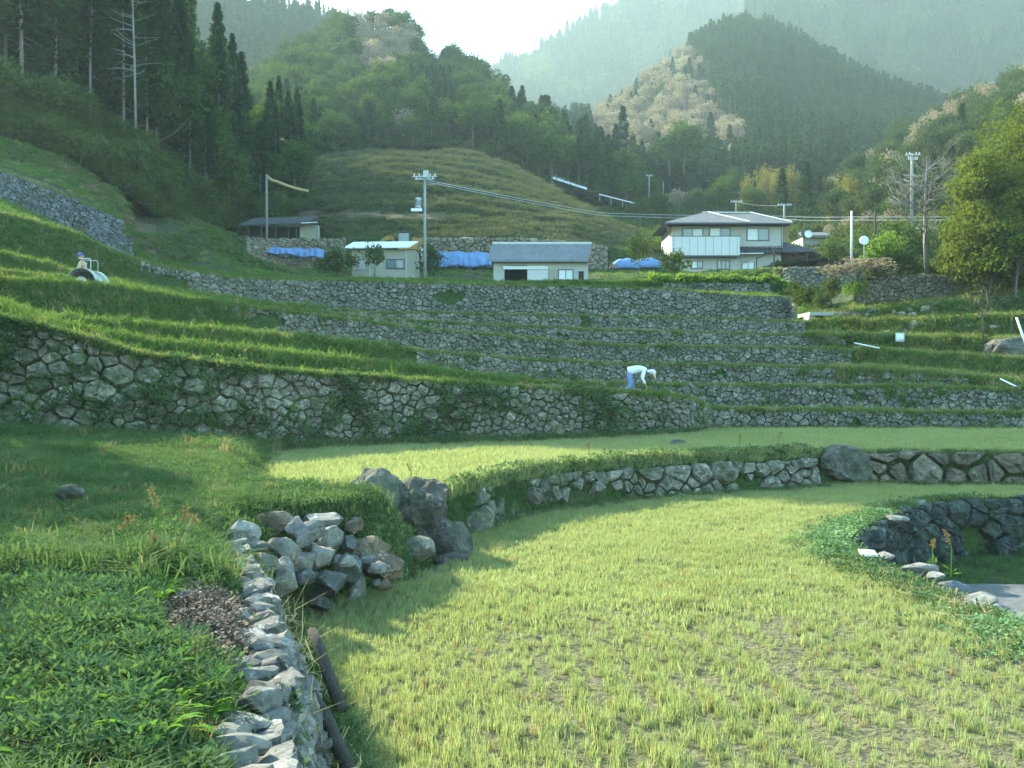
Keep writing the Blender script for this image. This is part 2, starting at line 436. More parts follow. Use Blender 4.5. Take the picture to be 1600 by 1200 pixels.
# lip down to the lower paddy
lip = np.array([[(edge_r(y) + a, y - b * (y > 16), z) for (a, b, z) in ((0, 0, .0), (.12, .1, -.25), (.25, .25, -1.3))] for y in np.arange(0, 23, .25)])
grid_obj('bank', lip, M['bank'], 'edge of the near paddy above the lower paddy')
gl = np.array([[(x, y, -1.15 + .04 * fnoise(x, y, 5)) for x in np.linspace(4, 34, 60)] for y in np.linspace(2, 25, 50)])
grid_obj('field', gl, M['bank'], 'grassy rim of the lower paddy')
mudp = [(9.3 + 4.6 * math.cos(t) * (1 + .04 * math.sin(5 * t)), 13.2 + 5.2 * math.sin(t) * (1 + .05 * math.sin(3 * t + 1)), -1.085) for t in np.linspace(0, 2 * PI, 48, endpoint=False)]
tag(MB().add(mudp + [(9.3, 13.2, -1.085)], [(i, (i + 1) % 48, 48) for i in range(48)]).build('field', M['mud']), 'wet grey mud floor of the lower paddy', None, None, 'structure')

def bank_boundary(Y): return np.interp(Y, [0, 12.8, 13.6, 14.6, 16, 20, 26, 34], [9, 9, -1.0, -3.3, -5.0, -5.9, -7.0, -8.5])
def bank_z(X, Y):
    z = 1.08 + .34 * sstep(-3, -12, X) + .05 * sstep(10, 3, Y) + .6 * sstep(-11.5, -20, X) * 3
    t = sstep(0, 1.6, X - bank_boundary(Y))
    z = z * (1 - t) + .55 * t
    z = z - .2 * sstep(-.55, 0.0, X - bank_r(Y)) * (Y < 12)
    z = z + (.05 * fnoise(X * .9, Y * .9, 2) + .05 * fnoise(X * 3.3, Y * 3.3, 8)) * (1 - .8 * t)
    return z
BG = []
for y in np.concatenate([np.arange(-6, 10.8, .25), np.arange(10.8, 16.2, .12), np.arange(16.2, 30, .3)]):
    xr = float(bank_r(max(y, 0))); 
    x = xr - np.concatenate([np.linspace(0, 7, 64), 7 + np.linspace(.2, 1, 16) ** 1.5 * 30])
    z = bank_z(x, np.full_like(x, y))
    p = np.stack([x, np.full_like(x, y), z], 1)
    dx = .45 if y < 11 else .75
    zb = .3 if y < 16.2 else .3
    skirt = np.array([(xr + dx, y, -.15), (xr + dx * .55, y, z[0] * .42), (xr + .12, y, z[0] - .12)]) if y < 16.3 else np.array([(xr + .02, y, .3), (xr + .01, y, .35), (xr + .005, y, .4)])
    BG.append(np.concatenate([skirt, p]))
BG = np.array(BG)
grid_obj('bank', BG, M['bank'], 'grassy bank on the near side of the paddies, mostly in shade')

def p2_grid():
    G = []
    for x in np.concatenate([np.arange(-9, -1.2, .4), np.arange(-1.2, 26, .3)]):
        y0 = loww(x) + .50 if x >= -1.15 else float(np.interp(x, [-3.4, -2.6, -1.3], [14.2, 16.1, 16.4]))
        y = y0 + (44 - y0) * np.linspace(0, 1, 70) ** 1.3
        lip_ = .12 * np.exp(-((y - y0 - .1) / .6) ** 2) * (1 if -1.2 < x < 7.8 else 0)
        z = .75 + lip_ + .03 * fnoise(np.full_like(y, x * 1.3), y * 1.3, 4)
        p = np.stack([np.full_like(y, x), y, z], 1)
        sk = np.array([(x, y0 - .48, -.1), (x, y0 - .34, .38), (x, y0 - .17, z[0] - .15)])
        G.append(np.concatenate([sk, p]))
    return np.array(G)
P2 = p2_grid()
grid_obj('field', P2, M['terrace'], 'second paddy behind the low curved wall')

# ------------------------------------------------------------------ the terraces: crest lines (x, y in the frame's pixels, depth in metres)
XS = np.arange(-700, 1901, 16.0)
def LN(pts): a = np.array(pts, float); return np.interp(XS, a[:, 0], a[:, 1]), np.interp(XS, a[:, 0], a[:, 2])
T = {}
T['A'] = LN([(-700, 400, 22.5), (-250, 452, 22.8), (0, 500, 23.3), (50, 512, 23.4), (100, 526, 23.5), (200, 554, 23.9), (300, 571, 24.8), (400, 580, 26.2), (500, 587, 27.6), (600, 594, 28.8), (700, 600, 29.5), (800, 606, 30.3), (900, 612, 31.6), (1000, 617, 33), (1060, 621, 34.2), (1082, 626, 34.9), (1100, 640, 37.2), (1200, 642, 37.4), (1600, 648, 37.4), (1900, 655, 37)])
T['B'] = LN([(-700, 390, 24), (-250, 438, 24.3), (0, 489, 25), (50, 507, 25.4), (150, 527, 26.4), (250, 543, 27.7), (350, 551, 29), (450, 558, 30.6), (550, 570, 32.3), (650, 582, 34), (750, 593, 36.2), (850, 600, 38.4), (1000, 603, 40.6), (1200, 605, 41.3), (1400, 606, 41.3), (1600, 612, 41.3), (1900, 622, 41)])
T['C'] = LN([(-700, 375, 27), (-250, 425, 27.3), (0, 478, 28), (50, 498, 28.6), (200, 511, 31), (350, 521, 34), (500, 534, 37.3), (600, 545, 39.4), (700, 555, 41.6), (800, 562, 43.4), (900, 568, 45), (1000, 571, 46), (1200, 574, 46.3), (1360, 579, 46.3), (1500, 590, 46), (1600, 603, 45.5), (1900, 650, 44.5)])
T['D'] = LN([(-700, 360, 34), (-250, 415, 34.5), (0, 439, 35.5), (100, 446, 36.5), (170, 450, 37.6), (250, 463, 39), (400, 484, 42), (500, 495, 44), (600, 509, 46), (700, 519, 47.8), (900, 538, 50.3), (1000, 543, 51.2), (1340, 548, 51.2), (1400, 553, 51), (1600, 566, 50.5), (1900, 580, 50)])
T['E'] = LN([(-700, 350, 38), (-250, 400, 39.5), (0, 428, 40.2), (170, 446, 41.6), (250, 459, 43), (400, 479, 46), (500, 489, 48.3), (600, 500, 50.6), (700, 507, 52.4), (800, 512, 53.8), (1000, 519, 56), (1330, 527, 56.3), (1400, 530, 55.5), (1600, 535, 54.5), (1900, 545, 54)])
T['F'] = LN([(-700, 330, 41), (-250, 372, 42.3), (0, 398, 43.2), (60, 412, 43.5), (110, 430, 44), (170, 442, 45), (250, 454, 46.5), (400, 474, 50), (500, 484, 53), (600, 490, 55.5), (800, 493, 59), (1000, 497, 61), (1255, 504, 61), (1340, 505, 59.5), (1400, 504, 58.5), (1600, 495, 57.5), (1900, 480, 57)])
T['G'] = LN([(-700, 240, 46), (-250, 300, 46.5), (0, 336, 47.5), (115, 366, 50.5), (160, 389, 52.5), (200, 402, 54.5), (260, 421, 57), (380, 438, 61.5), (500, 440, 64.5), (760, 446, 66), (1000, 452, 67.3), (1230, 465, 68), (1246, 469, 68), (1256, 495, 62.5), (1300, 491, 62), (1400, 480, 61.6), (1500, 470, 61.2), (1600, 459, 61), (1900, 430, 60)])
T['H'] = LN([(-700, 60, 56), (-250, 190, 57), (0, 267, 57.3), (60, 290, 57.8), (110, 311, 58.3), (150, 327, 59), (182, 341, 60), (206, 393, 61), (230, 406, 62), (300, 421, 66), (380, 431, 70), (500, 438, 73), (700, 440, 74), (800, 444, 74.5), (1000, 441, 74.5), (1036, 443, 74), (1204, 443, 74), (1240, 456, 73), (1262, 484, 67), (1330, 477, 64.4), (1345, 436, 65.6), (1400, 429, 65.6), (1450, 430, 65.6), (1500, 435, 65.6), (1530, 446, 65.4), (1600, 442, 65), (1900, 400, 64)])
T['I'] = LN([(-700, 20, 67), (-250, 130, 70), (0, 217, 71), (100, 247, 74), (200, 312, 77), (212, 366, 76), (300, 368, 80), (312, 352, 81), (380, 395, 85), (450, 425, 89), (540, 434, 90), (700, 437, 90), (780, 442, 90), (920, 440, 90), (1000, 434, 90), (1100, 430, 90), (1218, 421, 82), (1230, 417, 81), (1338, 417, 81), (1360, 416, 81), (1450, 408, 80.5), (1600, 400, 80), (1900, 370, 79)])
T['J'] = LN([(-700, 0, 80), (-250, 100, 84), (0, 185, 85), (120, 225, 87), (200, 285, 90), (300, 340, 95), (380, 371, 104), (450, 373, 109), (540, 373, 109.5), (660, 372, 109.5), (800, 372, 109.5), (900, 378, 110), (1000, 394, 111), (1045, 425, 112), (1280, 421, 112), (1400, 398, 108), (1600, 380, 104), (1900, 350, 100)])
KEYS = list('ABCDEFGHIJ')
def LB(pts): a = np.array(pts, float); return np.interp(XS, a[:, 0], a[:, 1], left=a[0, 1], right=a[-1, 1])
BASE = {'H': LB([(-700, 120), (-250, 245), (0, 311), (50, 333), (120, 371), (170, 396), (206, 408), (300, 427), (380, 435), (700, 441), (1036, 459), (1204, 459), (1256, 490), (1330, 479), (1400, 475), (1500, 463), (1530, 456), (1600, 453), (1900, 415)]),
        'I': LB([(-700, 55), (-250, 170), (0, 245), (100, 275), (190, 345), (200, 410), (212, 425), (300, 424), (312, 384), (380, 417), (450, 430), (700, 440), (800, 444), (920, 442), (1000, 438), (1100, 434), (1218, 455), (1338, 450), (1450, 424), (1600, 414), (1900, 384)]),
        'J': LB([(-700, 20), (-250, 120), (0, 200), (200, 300), (300, 355), (380, 404), (450, 420), (800, 420), (1000, 424), (1045, 429), (1280, 425), (1400, 404), (1600, 388), (1900, 358)])}
STONE = {'A': [(-400, 1900)], 'B': [(835, 1900)], 'C': [(640, 1530)], 'D': [(400, 1345)], 'E': [(440, 1335)], 'F': [(520, 1262)], 'G': [(215, 1246), (1290, 1345)], 'H': [(-260, 204), (1036, 1204), (1335, 1532)], 'I': [(1222, 1338)], 'J': [(385, 545), (655, 950)]}
zA0 = np.interp(XS, [-700, -250, 0, 200, 300, 400, 500], [2.2, 1.6, 1.38, 1.2, 1.05, .9, .74])
TOP, BOT = {}, {}
for k in KEYS:
    y, Y = T[k]
    y = y + 1.6 * fnoise(XS / 70, 0 * XS, ord(k)) + .8 * fnoise(XS / 22, 0 * XS, ord(k) + 3)
    Y = Y + .18 * fnoise(XS / 90, 0 * XS + 5, ord(k) + 7)
    TOP[k] = P(XS, y, Y).T
for n, k in enumerate(KEYS):
    t = TOP[k]
    st = np.zeros(len(XS))
    for a, b in STONE[k]: st = np.maximum(st, sstep(a - 60, a + 10, XS) * sstep(b + 40, b - 5, XS))
    if n == 0: zb = zA0
    else: zb = TOP[KEYS[n - 1]][:, 2] + .06
    if k in BASE:
        yb = BASE[k]
        Yb0 = t[:, 1] - .6
        zb = CZ + (HY - yb) / F * Yb0
    zb = np.minimum(zb, t[:, 2] - .1)
    h = t[:, 2] - zb
    bat = st * (.08 + .16 * h) + (1 - st) * (.25 + .62 * h)
    if n:
        gap = t[:, 1] - TOP[KEYS[n - 1]][:, 1]
        bat = np.minimum(bat, np.maximum(gap - .35, .12))
    Yb = t[:, 1] - bat
    BOT[k] = np.stack([t[:, 0] * Yb / t[:, 1], Yb, zb], 1)
TG = {}
def lerp(a, b, u): return a * (1 - u) + b * u
for n, k in enumerate(KEYS):
    t, b = TOP[k], BOT[k]
    nx = BOT[KEYS[n + 1]] if n + 1 < len(KEYS) else None
    rowsG = [b - [0, 0.05, .35], b]
    for u in (.25, .5, .75, .92): 
        r = lerp(b, t, u).copy(); r[:, 1] += .10 * fnoise(XS / 11, 0 * XS + u * 9, n + 31) ; rowsG.append(r)
    rowsG.append(t)
    tb = t.copy(); tb[:, 0] *= (t[:, 1] + .3) / t[:, 1]; tb[:, 1] += .3; tb[:, 2] += .03; rowsG.append(tb)
    if nx is not None:
        nb = nx + [0, .05, -.05]
        for u in (.3, .65, 1.0):
            r = lerp(tb, nb, u).copy(); r[:, 2] += .05 * fnoise(XS / 30, 0 * XS + u * 7, n + 51) * (u < 1); rowsG.append(r)
    else:
        for d in (6, 14):
            r = t.copy(); r[:, 0] *= (t[:, 1] + d) / t[:, 1]; r[:, 1] += d; r[:, 2] += np.where((XS > 1000) & (XS < 1300), .0, .09) * d; rowsG.append(r)
    TG[k] = np.array(rowsG)
    grid_obj('terrace', TG[k], M['terrace'] if k in 'ABCDEFG' else M['hill'], 'grassy terrace number %s up the slope' % ['one', 'two', 'three', 'four', 'five', 'six', 'seven', 'eight', 'nine', 'ten'][n])

def on_line(k, xpx, which='top', dY=0.0):
    A = TOP[k] if which == 'top' else BOT[k]
    p = np.array([np.interp(xpx, XS, A[:, i]) for i in range(3)])
    if dY: p[0] *= (p[1] + dY) / p[1]; p[1] += dY
    return p

# ------------------------------------------------------------------ dry stone walls
def clip_poly(poly, a, b, c):
    """keep a*x+b*y<=c"""
    o = []
    for i in range(len(poly)):
        p, q = poly[i], poly[(i + 1) % len(poly)]
        dp, dq = a * p[0] + b * p[1] - c, a * q[0] + b * q[1] - c
        if dp <= 0: o.append(p)
        if dp * dq < 0:
            t = dp / (dp - dq); o.append((p[0] + (q[0] - p[0]) * t, p[1] + (q[1] - p[1]) * t))
    return o

def stone_wall(name, label, bot, top, cell, mat, group=None, gap=.03, proud=.16, skip=None, limit=300, aniso=1.25, r_of=None, cat='stone wall', rough=1.0):
    """fitted rubble wall between two polylines; every stone a mesh of its own"""
    bot = np.asarray(bot); top = np.asarray(top)
    mid = (bot + top) / 2
    s = np.concatenate([[0], np.cumsum(np.linalg.norm(np.diff(mid, axis=0), axis=1))])
    Hs = np.linalg.norm(top - bot, axis=1)
    L = s[-1]
    base = bot[len(bot) // 2]
    root = thing(name, label, cat, tuple(base), group)
    rz_jit = 1.0
    def S(u, h):
        H = max(np.interp(u, s, Hs), .05)
        t = min(max(h / H, -.15), 1.04)
        b = np.array([np.interp(u, s, bot[:, i]) for i in range(3)]); q = np.array([np.interp(u, s, top[:, i]) for i in range(3)])
        return b + (q - b) * t, (q - b)
    # dart throwing: big stones first, then smaller ones between them, r varies along the wall
    pts = np.zeros((0, 2)); rad = np.zeros(0)
    area = float(((Hs[1:] + Hs[:-1]) * np.diff(s)).sum() / 2); tries = int(area / (cell * cell) * 22) + 60
    us = rng.uniform(0, L, tries); hs = rng.random(tries)
    px_, rd_ = np.zeros((tries, 2)), np.zeros(tries); n = 0
    for u, hh in zip(us, hs):
        H = np.interp(u, s, Hs)
        if H < .12: continue
        r = cell * (r_of(u / L) if r_of else 1.0) * random.choice((.38, .45, .55, .7, .85, 1.0, 1.2, 1.45))
        h = hh * H
        if n:
            d = np.hypot(px_[:n, 0] - u, (px_[:n, 1] - h) * aniso)
            if (d < (rd_[:n] + r) * .46).any(): continue
        px_[n] = (u, h); rd_[n] = r; n += 1
    pts, rad = px_[:n], rd_[:n]
    stones = []
    for i in range(n):
        u, h = pts[i]; R = rad[i] * 1.9 + cell
        H = np.interp(u, s, Hs)
        poly = [(-R, -R), (R, -R), (R, R), (-R, R)]
        d = pts - pts[i]; d[:, 1] *= aniso
        dd = np.hypot(d[:, 0], d[:, 1])
        for j in np.argsort(dd)[1:22]:
            if dd[j] > 2.6 * R: break
            w = .5 + .5 * (rad[i] - rad[j]) / (rad[i] + rad[j]) * .6
            poly = clip_poly(poly, d[j, 0], d[j, 1], dd[j] ** 2 * w)
            if len(poly) < 3: break
        if len(poly) < 3: continue
        top_h = random.uniform(-.02, .07) * 1.0
        poly = clip_poly(poly, 0, 1, (H + top_h - h) * aniso)
        poly = clip_poly(poly, 0, -1, (h + .08) * aniso) if len(poly) > 2 else poly
        poly = clip_poly(poly, 1, 0, L - u + .02) if len(poly) > 2 else poly
        poly = clip_poly(poly, -1, 0, u + .02) if len(poly) > 2 else poly
        if len(poly) < 3: continue
        poly = [(p[0], p[1] / aniso) for p in poly]
        # chamfer the corners
        q = []
        for a in range(len(poly)):
            p0, p1 = np.array(poly[a]), np.array(poly[(a + 1) % len(poly)])
            if np.hypot(*(p1 - p0)) < .22 * rad[i]: q.append((p0 + p1) / 2)
            else: q += [p0 * .85 + p1 * .15, p0 * .15 + p1 * .85]
        if len(q) < 4: continue
        q = np.array(q); c = q.mean(0)
        size = np.sqrt(abs(sum(q[k][0] * q[k - 1][1] - q[k - 1][0] * q[k][1] for k in range(len(q)))) / 2)
        if size < cell * .22: continue
        pc, _ = S(u + c[0], h + c[1])
        if skip is not None and skip(pc, h / max(H, .1)): continue
        g = min(.2, gap * random.uniform(.5, 1.5) / size)
        dep = size * random.uniform(.28, .5) * proud / .16 * .55
        out0 = random.uniform(-.03, .05)
        tx, ty = random.uniform(-.25, .25), random.uniform(-.3, .15)
        V = []; nq = len(q)
        p1, up = S(u + .05, h); p0, _ = S(max(u - .05, 0), h)
        tang = p1 - p0; tang /= np.linalg.norm(tang) + 1e-9
        up = up / (np.linalg.norm(up) + 1e-9)
        nor = np.cross(tang, up)
        for (sc, off, jit) in ((1 - g, -.14, 0), (1 - g * 1.4, dep * .4, .08), (.78, dep * .88, .16), (.36, dep * 1.0, .2)):
            for w in q:
                v = c + (w - c) * sc * (1 + random.uniform(-jit, jit) * rough)
                e = (w - c) / size
                pt = pc + tang * (v[0] - c[0]) + up * (v[1] - c[1]) + nor * (out0 + off + (tx * e[0] + ty * e[1]) * dep * (off > 0) + random.uniform(-jit, jit) * size * .7 * rough)
                V.append(pt)
        V.append(pc + nor * (out0 + dep * 1.02))
        Fc = []
        for r_ in range(3):
            for k in range(nq): Fc.append((r_ * nq + k, r_ * nq + (k + 1) % nq, (r_ + 1) * nq + (k + 1) % nq, (r_ + 1) * nq + k))
        for k in range(nq): Fc.append((3 * nq + k, 3 * nq + (k + 1) % nq, 4 * nq))
        depth = pc[1]
        stones.append((size / max(depth, 1), pc, V, Fc))
    stones.sort(key=lambda a: -a[0])
    for (_, pc, V, Fc) in stones[:limit]:
        o = mobj('stone', meshdata('stone', [v - pc for v in V], Fc, mat, False), root, tuple(pc - base))
    rest = stones[limit:]
    if rest:
        mb = MB()
        for (_, pc, V, Fc) in rest: mb.add(V, Fc)
        o = mb.build('small_stones', mat, root, base, False); o['kind'] = 'stuff'
    return root

def seg(k, x0, x1, step=8, lift=0.0):
    xs = np.arange(x0, x1 + .1, step)
    b = np.array([on_line(k, x, 'bot') for x in xs]); t = np.array([on_line(k, x) for x in xs])
    for A in (b, t):
        A[:, 0] *= (A[:, 1] - .05) / A[:, 1]; A[:, 1] -= .05
    return b, t

def skip_noise(s, f, thr, lo=0.0):
    return lambda p, t: fnoise(p[0] * f, p[2] * f * 1.5, s, 2) > thr + .5 * lo * t

b, t = seg('A', -330, 1098, 7)
stone_wall('stone_wall', 'big weathered dry stone wall below the bent person, largest stones at its near end', b, t, .40, M['stone'],
           r_of=lambda u: np.interp(u, [0, .25, .45, .6, 1], [1.4, 1.25, .92, .85, .85]), skip=skip_noise(5, .75, .72), gap=.035, proud=.26, limit=300)
b, t = seg('A', 1096, 1880, 8)
stone_wall('stone_wall', 'lowest of the three stacked stone walls at the end of the second paddy', b, t, .31, M['stone_grey'], 'stacked terrace walls', gap=.022, proud=.2, skip=skip_noise(8, .7, .68))
b, t = seg('B', 845, 1880, 8)
stone_wall('stone_wall', 'middle of the three stacked stone walls, directly behind the bent person', b, t, .31, M['stone_grey'], 'stacked terrace walls', gap=.022, proud=.2, skip=skip_noise(9, .7, .68))
b, t = seg('C', 650, 1520, 8)
stone_wall('stone_wall', 'upper of the three stacked stone walls, with grass falling over its end', b, t, .33, M['stone_grey'], 'stacked terrace walls', gap=.022, proud=.2, skip=skip_noise(10, .7, .68))
b, t = seg('D', 330, 1335, 8)
stone_wall('stone_wall', 'stone wall ending at the white pipe by the sign board', b, t, .34, M['stone_grey'], 'stacked terrace walls', gap=.022, proud=.2, skip=lambda p, tt: fnoise(p[0] * .7, p[2] * 1.1, 11, 2) > np.interp(px(p[0], p[1]), [330, 440], [-.1, .62]))
b, t = seg('E', 370, 1325, 8)
stone_wall('stone_wall', 'low overgrown stone wall two steps below the long grey wall', b, t, .34, M['stone_grey'], 'stacked terrace walls', gap=.022, proud=.2, skip=lambda p, tt: fnoise(p[0] * .7, p[2] * 1.1, 12, 2) > np.interp(px(p[0], p[1]), [370, 480], [-.1, .62]))
b, t = seg('F', 450, 1258, 8)
stone_wall('stone_wall', 'low stone wall just below the foot of the long grey wall', b, t, .35, M['stone_grey'], 'stacked terrace walls', gap=.022, proud=.2, skip=lambda p, tt: fnoise(p[0] * .7, p[2] * 1.1, 13, 2) > np.interp(px(p[0], p[1]), [450, 560], [-.1, .62]))
b, t = seg('G', 220, 1244, 8)
stone_wall('stone_wall', 'long grey stone wall in front of the two sheds', b, t, .42, M['stone_far'], 'stacked terrace walls', gap=.03, proud=.24, skip=lambda p, tt: fnoise(p[0] * .25, p[2] * .5, 14, 2) > np.interp(px(p[0], p[1]), [220, 320], [.15, .7]))
b, t = seg('G', 1290, 1345, 6)
stone_wall('stone_wall', 'short lit stone wall beside the dark culvert mouth', b, t, .4, M['stone_warm'], gap=.03, proud=.24)
b, t = seg('H', -250, 206, 6)
stone_wall('stone_wall', 'slanting slate grey stone wall high on the grassy slope above the tractor', b, t, .42, M['stone_slate'], gap=.03, proud=.3, aniso=1.7, rough=1.6)
b, t = seg('H', 1036, 1204, 6)
stone_wall('stone_wall', 'low stone wall under the bright green hedge', b, t, .42, M['stone_far'], gap=.03, proud=.24)
b, t = seg('H', 1338, 1532, 5)
stone_wall('stone_wall', 'rounded sunlit stone wall holding the mound with the bare tree', b, t, .42, M['stone_warm'], gap=.03, proud=.3)
b, t = seg('I', 1224, 1338, 6)
stone_wall('stone_wall', 'grey stone wall between the house and the bright shrub', b, t, .5, M['stone_far'], gap=.03, proud=.26)
b, t = seg('J', 655, 950, 6)
stone_wall('stone_wall', 'rough pale stone wall above the blue sheet beside the utility pole', b, t, .75, M['stone_warm'], gap=.04, proud=.3)
b, t = seg('J', 385, 545, 6)
stone_wall('stone_wall', 'rough pale stone wall below the low dark barn', b, t, .75, M['stone_warm'], gap=.04, proud=.3)

# low curved wall between the two near paddies
xs = np.linspace(-.75, 7.55, 60)
b = np.array([(x, loww(x) - .04, -.03) for x in xs]); t = np.array([(x - .06, loww(x) + .17, np.interp(x, [-.75, 1.5, 7.6], [.72, .68, .64])) for x in xs])
stone_wall('stone_wall', 'low curved wall between the two near paddies, overgrown with grass', b, t, .46, M['stone'], gap=.04, proud=.3, skip=skip_noise(21, .9, .22), aniso=1.1)
# boulder row that continues it
xs = np.linspace(9.0, 17.5, 60)
b = np.array([(x, loww(x) + .0, -.05) for x in xs]); t = np.array([(x, loww(x) + .25, .78) for x in xs])
stone_wall('stone_wall', 'row of big rounded rocks at the far right corner of the near paddy', b, t, .8, M['boulder_warm'], gap=.09, proud=.34, aniso=1.1)
# dark wall of the lower paddy
ys = np.concatenate([np.linspace(14.2, 22.85, 50)])
e = np.array([(edge_r(y), y) for y in ys])
e = np.concatenate([e, [(12.2, 22.95), (14, 23.1), (17, 23.35), (20, 23.6)]])
b = np.array([(x + .24, y - .32 * (y > 15), -1.2) for x, y in e]); t = np.array([(x + .02, y - .10, .0) for x, y in e])
stone_wall('stone_wall', 'dark stone wall dropping to the lower paddy', b, t, .6, M['stone_dark'], gap=.03, proud=.26, skip=skip_noise(22, .7, .45))

def surf(x, y, keys='ABCDEFGHIJ', d=9.0):
    """nearest terrace point seen at pixel (x, y)"""
    best = None
    for k in keys:
        G = TG[k][1:]
        for u in (0, .25, .5, .75):
            A = lerp(G[:-1], G[1:], u).reshape(-1, 3)
            e = np.hypot(px(A[:, 0], A[:, 1]) - x, HY - (A[:, 2] - CZ) / A[:, 1] * F - y)
            i = int(np.argmin(e + .02 * A[:, 1]))
            sc = e[i] + .02 * A[i, 1] if e[i] < d else 99 + e[i]
            if best is None or sc < best[0]: best = (sc, A[i])
    Y = best[1][1]
    p = P(x, y, Y); p[2] = min(p[2], best[1][2] + .02); return p

def paint(o, mat, cond):
    """bare soil where cond(pixel x, pixel y) holds"""
    o.data.materials.append(mat)
    for p in o.data.polygons:
        c = p.center
        if cond(CX + c[0] / c[1] * F, HY - (c[2] - CZ) / c[1] * F, c): p.material_index = 1
TERR = [o for o in COL.objects if o.name.startswith('terrace')]
paint(TERR[8], M['earth'], lambda x, y, c: 60 < x < 240 and fnoise(x / 22, y / 14, 88, 2) > -.25 - .3 * (120 < x < 230))
paint(TERR[9], M['earth'], lambda x, y, c: 90 < x < 300 and fnoise(x / 22, y / 14, 89, 2) > .1)

# ------------------------------------------------------------------ rocks
def ico(sub):
    import bmesh
    bm = bmesh.new(); bmesh.ops.create_icosphere(bm, subdivisions=sub, radius=1.0)
    v = np.array([x.co[:] for x in bm.verts]); f = [tuple(x.index for x in q.verts) for q in bm.faces]; bm.free(); return v, f
ICO = {k: ico(k) for k in (1, 2, 3, 4)}

def rock_md(name, seed, sc, mat, sub=3, cuts=9, rough=.12, smooth=False, flat=.72):
    r = np.random.default_rng(seed)
    v, f = ICO[sub]; v = v.copy()
    for _ in range(cuts):
        n = r.normal(size=3); n /= np.linalg.norm(n); d = r.uniform(flat - .14, flat + .14)
        q = v @ n; v -= np.outer(np.maximum(q - d, 0), n)
    off = r.uniform(0, 90)
    dn = np.array([mnoise.fractal(Vector(p * 1.6 + off), .8, 2.1, 4) for p in v])
    v *= (1 + rough * dn)[:, None]
    v *= np.asarray(sc)[None, :]
    return meshdata(name, v, f, mat, smooth)

def rock(name, label, x, y, z, sc, seed, mat, rz=0.0, cat='rock', group=None, parent=None, base=None, **kw):
    o = bpy.data.objects.new(name, rock_md(name, seed, sc, mat, **kw))
    o.location = (x, y, z) if base is None else tuple(np.array((x, y, z)) - base)
    o.rotation_euler = (0, 0, rz)
    if label: tag(o, label, cat, group)
    return link(o, parent)

# ------------------------------------------------------------------ foreground: end of the broken wall with its loose stones
PB = np.array((-2.2, 11.6, 0.0))
pile = thing('stone_wall', 'broken end of the foreground wall, blue grey and tan stones', 'stone wall', tuple(PB))
def at(x, y, Y): return P(x, y, Y)
# (px x, px y of the stone's centre, depth, half sizes in px w,h, material, seed)
PILE = [(378, 832, 10.9, 42, 28, 'a', 0), (425, 816, 11.9, 32, 22, 't', 1), (462, 828, 11.5, 22, 20, 'a', 2), (478, 836, 11.5, 30, 26, 'a', 3), (508, 815, 12.3, 42, 20, 'a', 4), (516, 842, 11.9, 26, 30, 'a', 5),
        (547, 850, 12.0, 18, 22, 'b', 6), (551, 822, 12.6, 18, 14, 't', 7), (448, 862, 10.8, 34, 32, 'p', 8), (402, 856, 10.7, 24, 16, 'b', 9), (500, 870, 11.5, 28, 22, 'p', 10), (578, 858, 12.2, 32, 22, 't', 11),
        (593, 886, 12.1, 36, 30, 't', 12), (546, 884, 11.7, 24, 26, 'b', 13), (512, 908, 11.3, 36, 26, 'd', 14), (557, 920, 11.9, 22, 26, 'a', 15), (480, 900, 11.2, 22, 20, 'd', 16), (500, 940, 11.3, 26, 22, 'd', 17), (440, 905, 10.4, 34, 34, 'p', 18), (418, 880, 10.2, 26, 24, 'p', 19), (470, 880, 11.3, 26, 24, 'p', 20)]
M['pa'] = stone_mat('blue_grey_stone', (.31, .305, .27), (.48, .46, .40), .05, .25, 1.0)
M['pb'] = stone_mat('slate_blue_stone', (.23, .235, .22), (.32, .32, .295), .05, .15, 1.0)
M['pt'] = stone_mat('tan_stone', (.28, .22, .15), (.36, .29, .205), .1, .3, 1.2)
M['pp'] = stone_mat('pale_mottled_stone', (.32, .31, .26), (.42, .40, .34), .06, .2, 1.0)
M['pd'] = stone_mat('dark_lichened_stone', (.14, .145, .13), (.2, .205, .19), .15, .8, .8)
for (x, y, Y, w, h, m, sd) in PILE:
    c = at(x, y, Y + .12); k = Y / F
    rock('stone', None, c[0], c[1], c[2], (w * k * 1.08, max(w, h) * k * 1.0, h * k * 1.12), 100 + sd, M['p' + m], (sd * 1.7) % .7 - .35, parent=pile, base=PB, sub=3, cuts=16 if m != 't' else 9, rough=.13 if m != 't' else .22, flat=.60)
for i in range(26):
    x, y = random.uniform(395, 605), random.uniform(838, 925); k = random.uniform(10, 17) * 11.5 / F
    if y < 838 + .12 * (x - 395) or y > 880 + .25 * (x - 395): continue
    c = at(x, y, 11.75 + random.uniform(-.1, .35)); rock('stone', None, c[0], c[1], c[2], (k * 1.2, k, k * .85), 160 + i, M['p' + 'abptp'[i % 5]], i * .5, parent=pile, base=PB, sub=2, cuts=12, rough=.15, flat=.62)

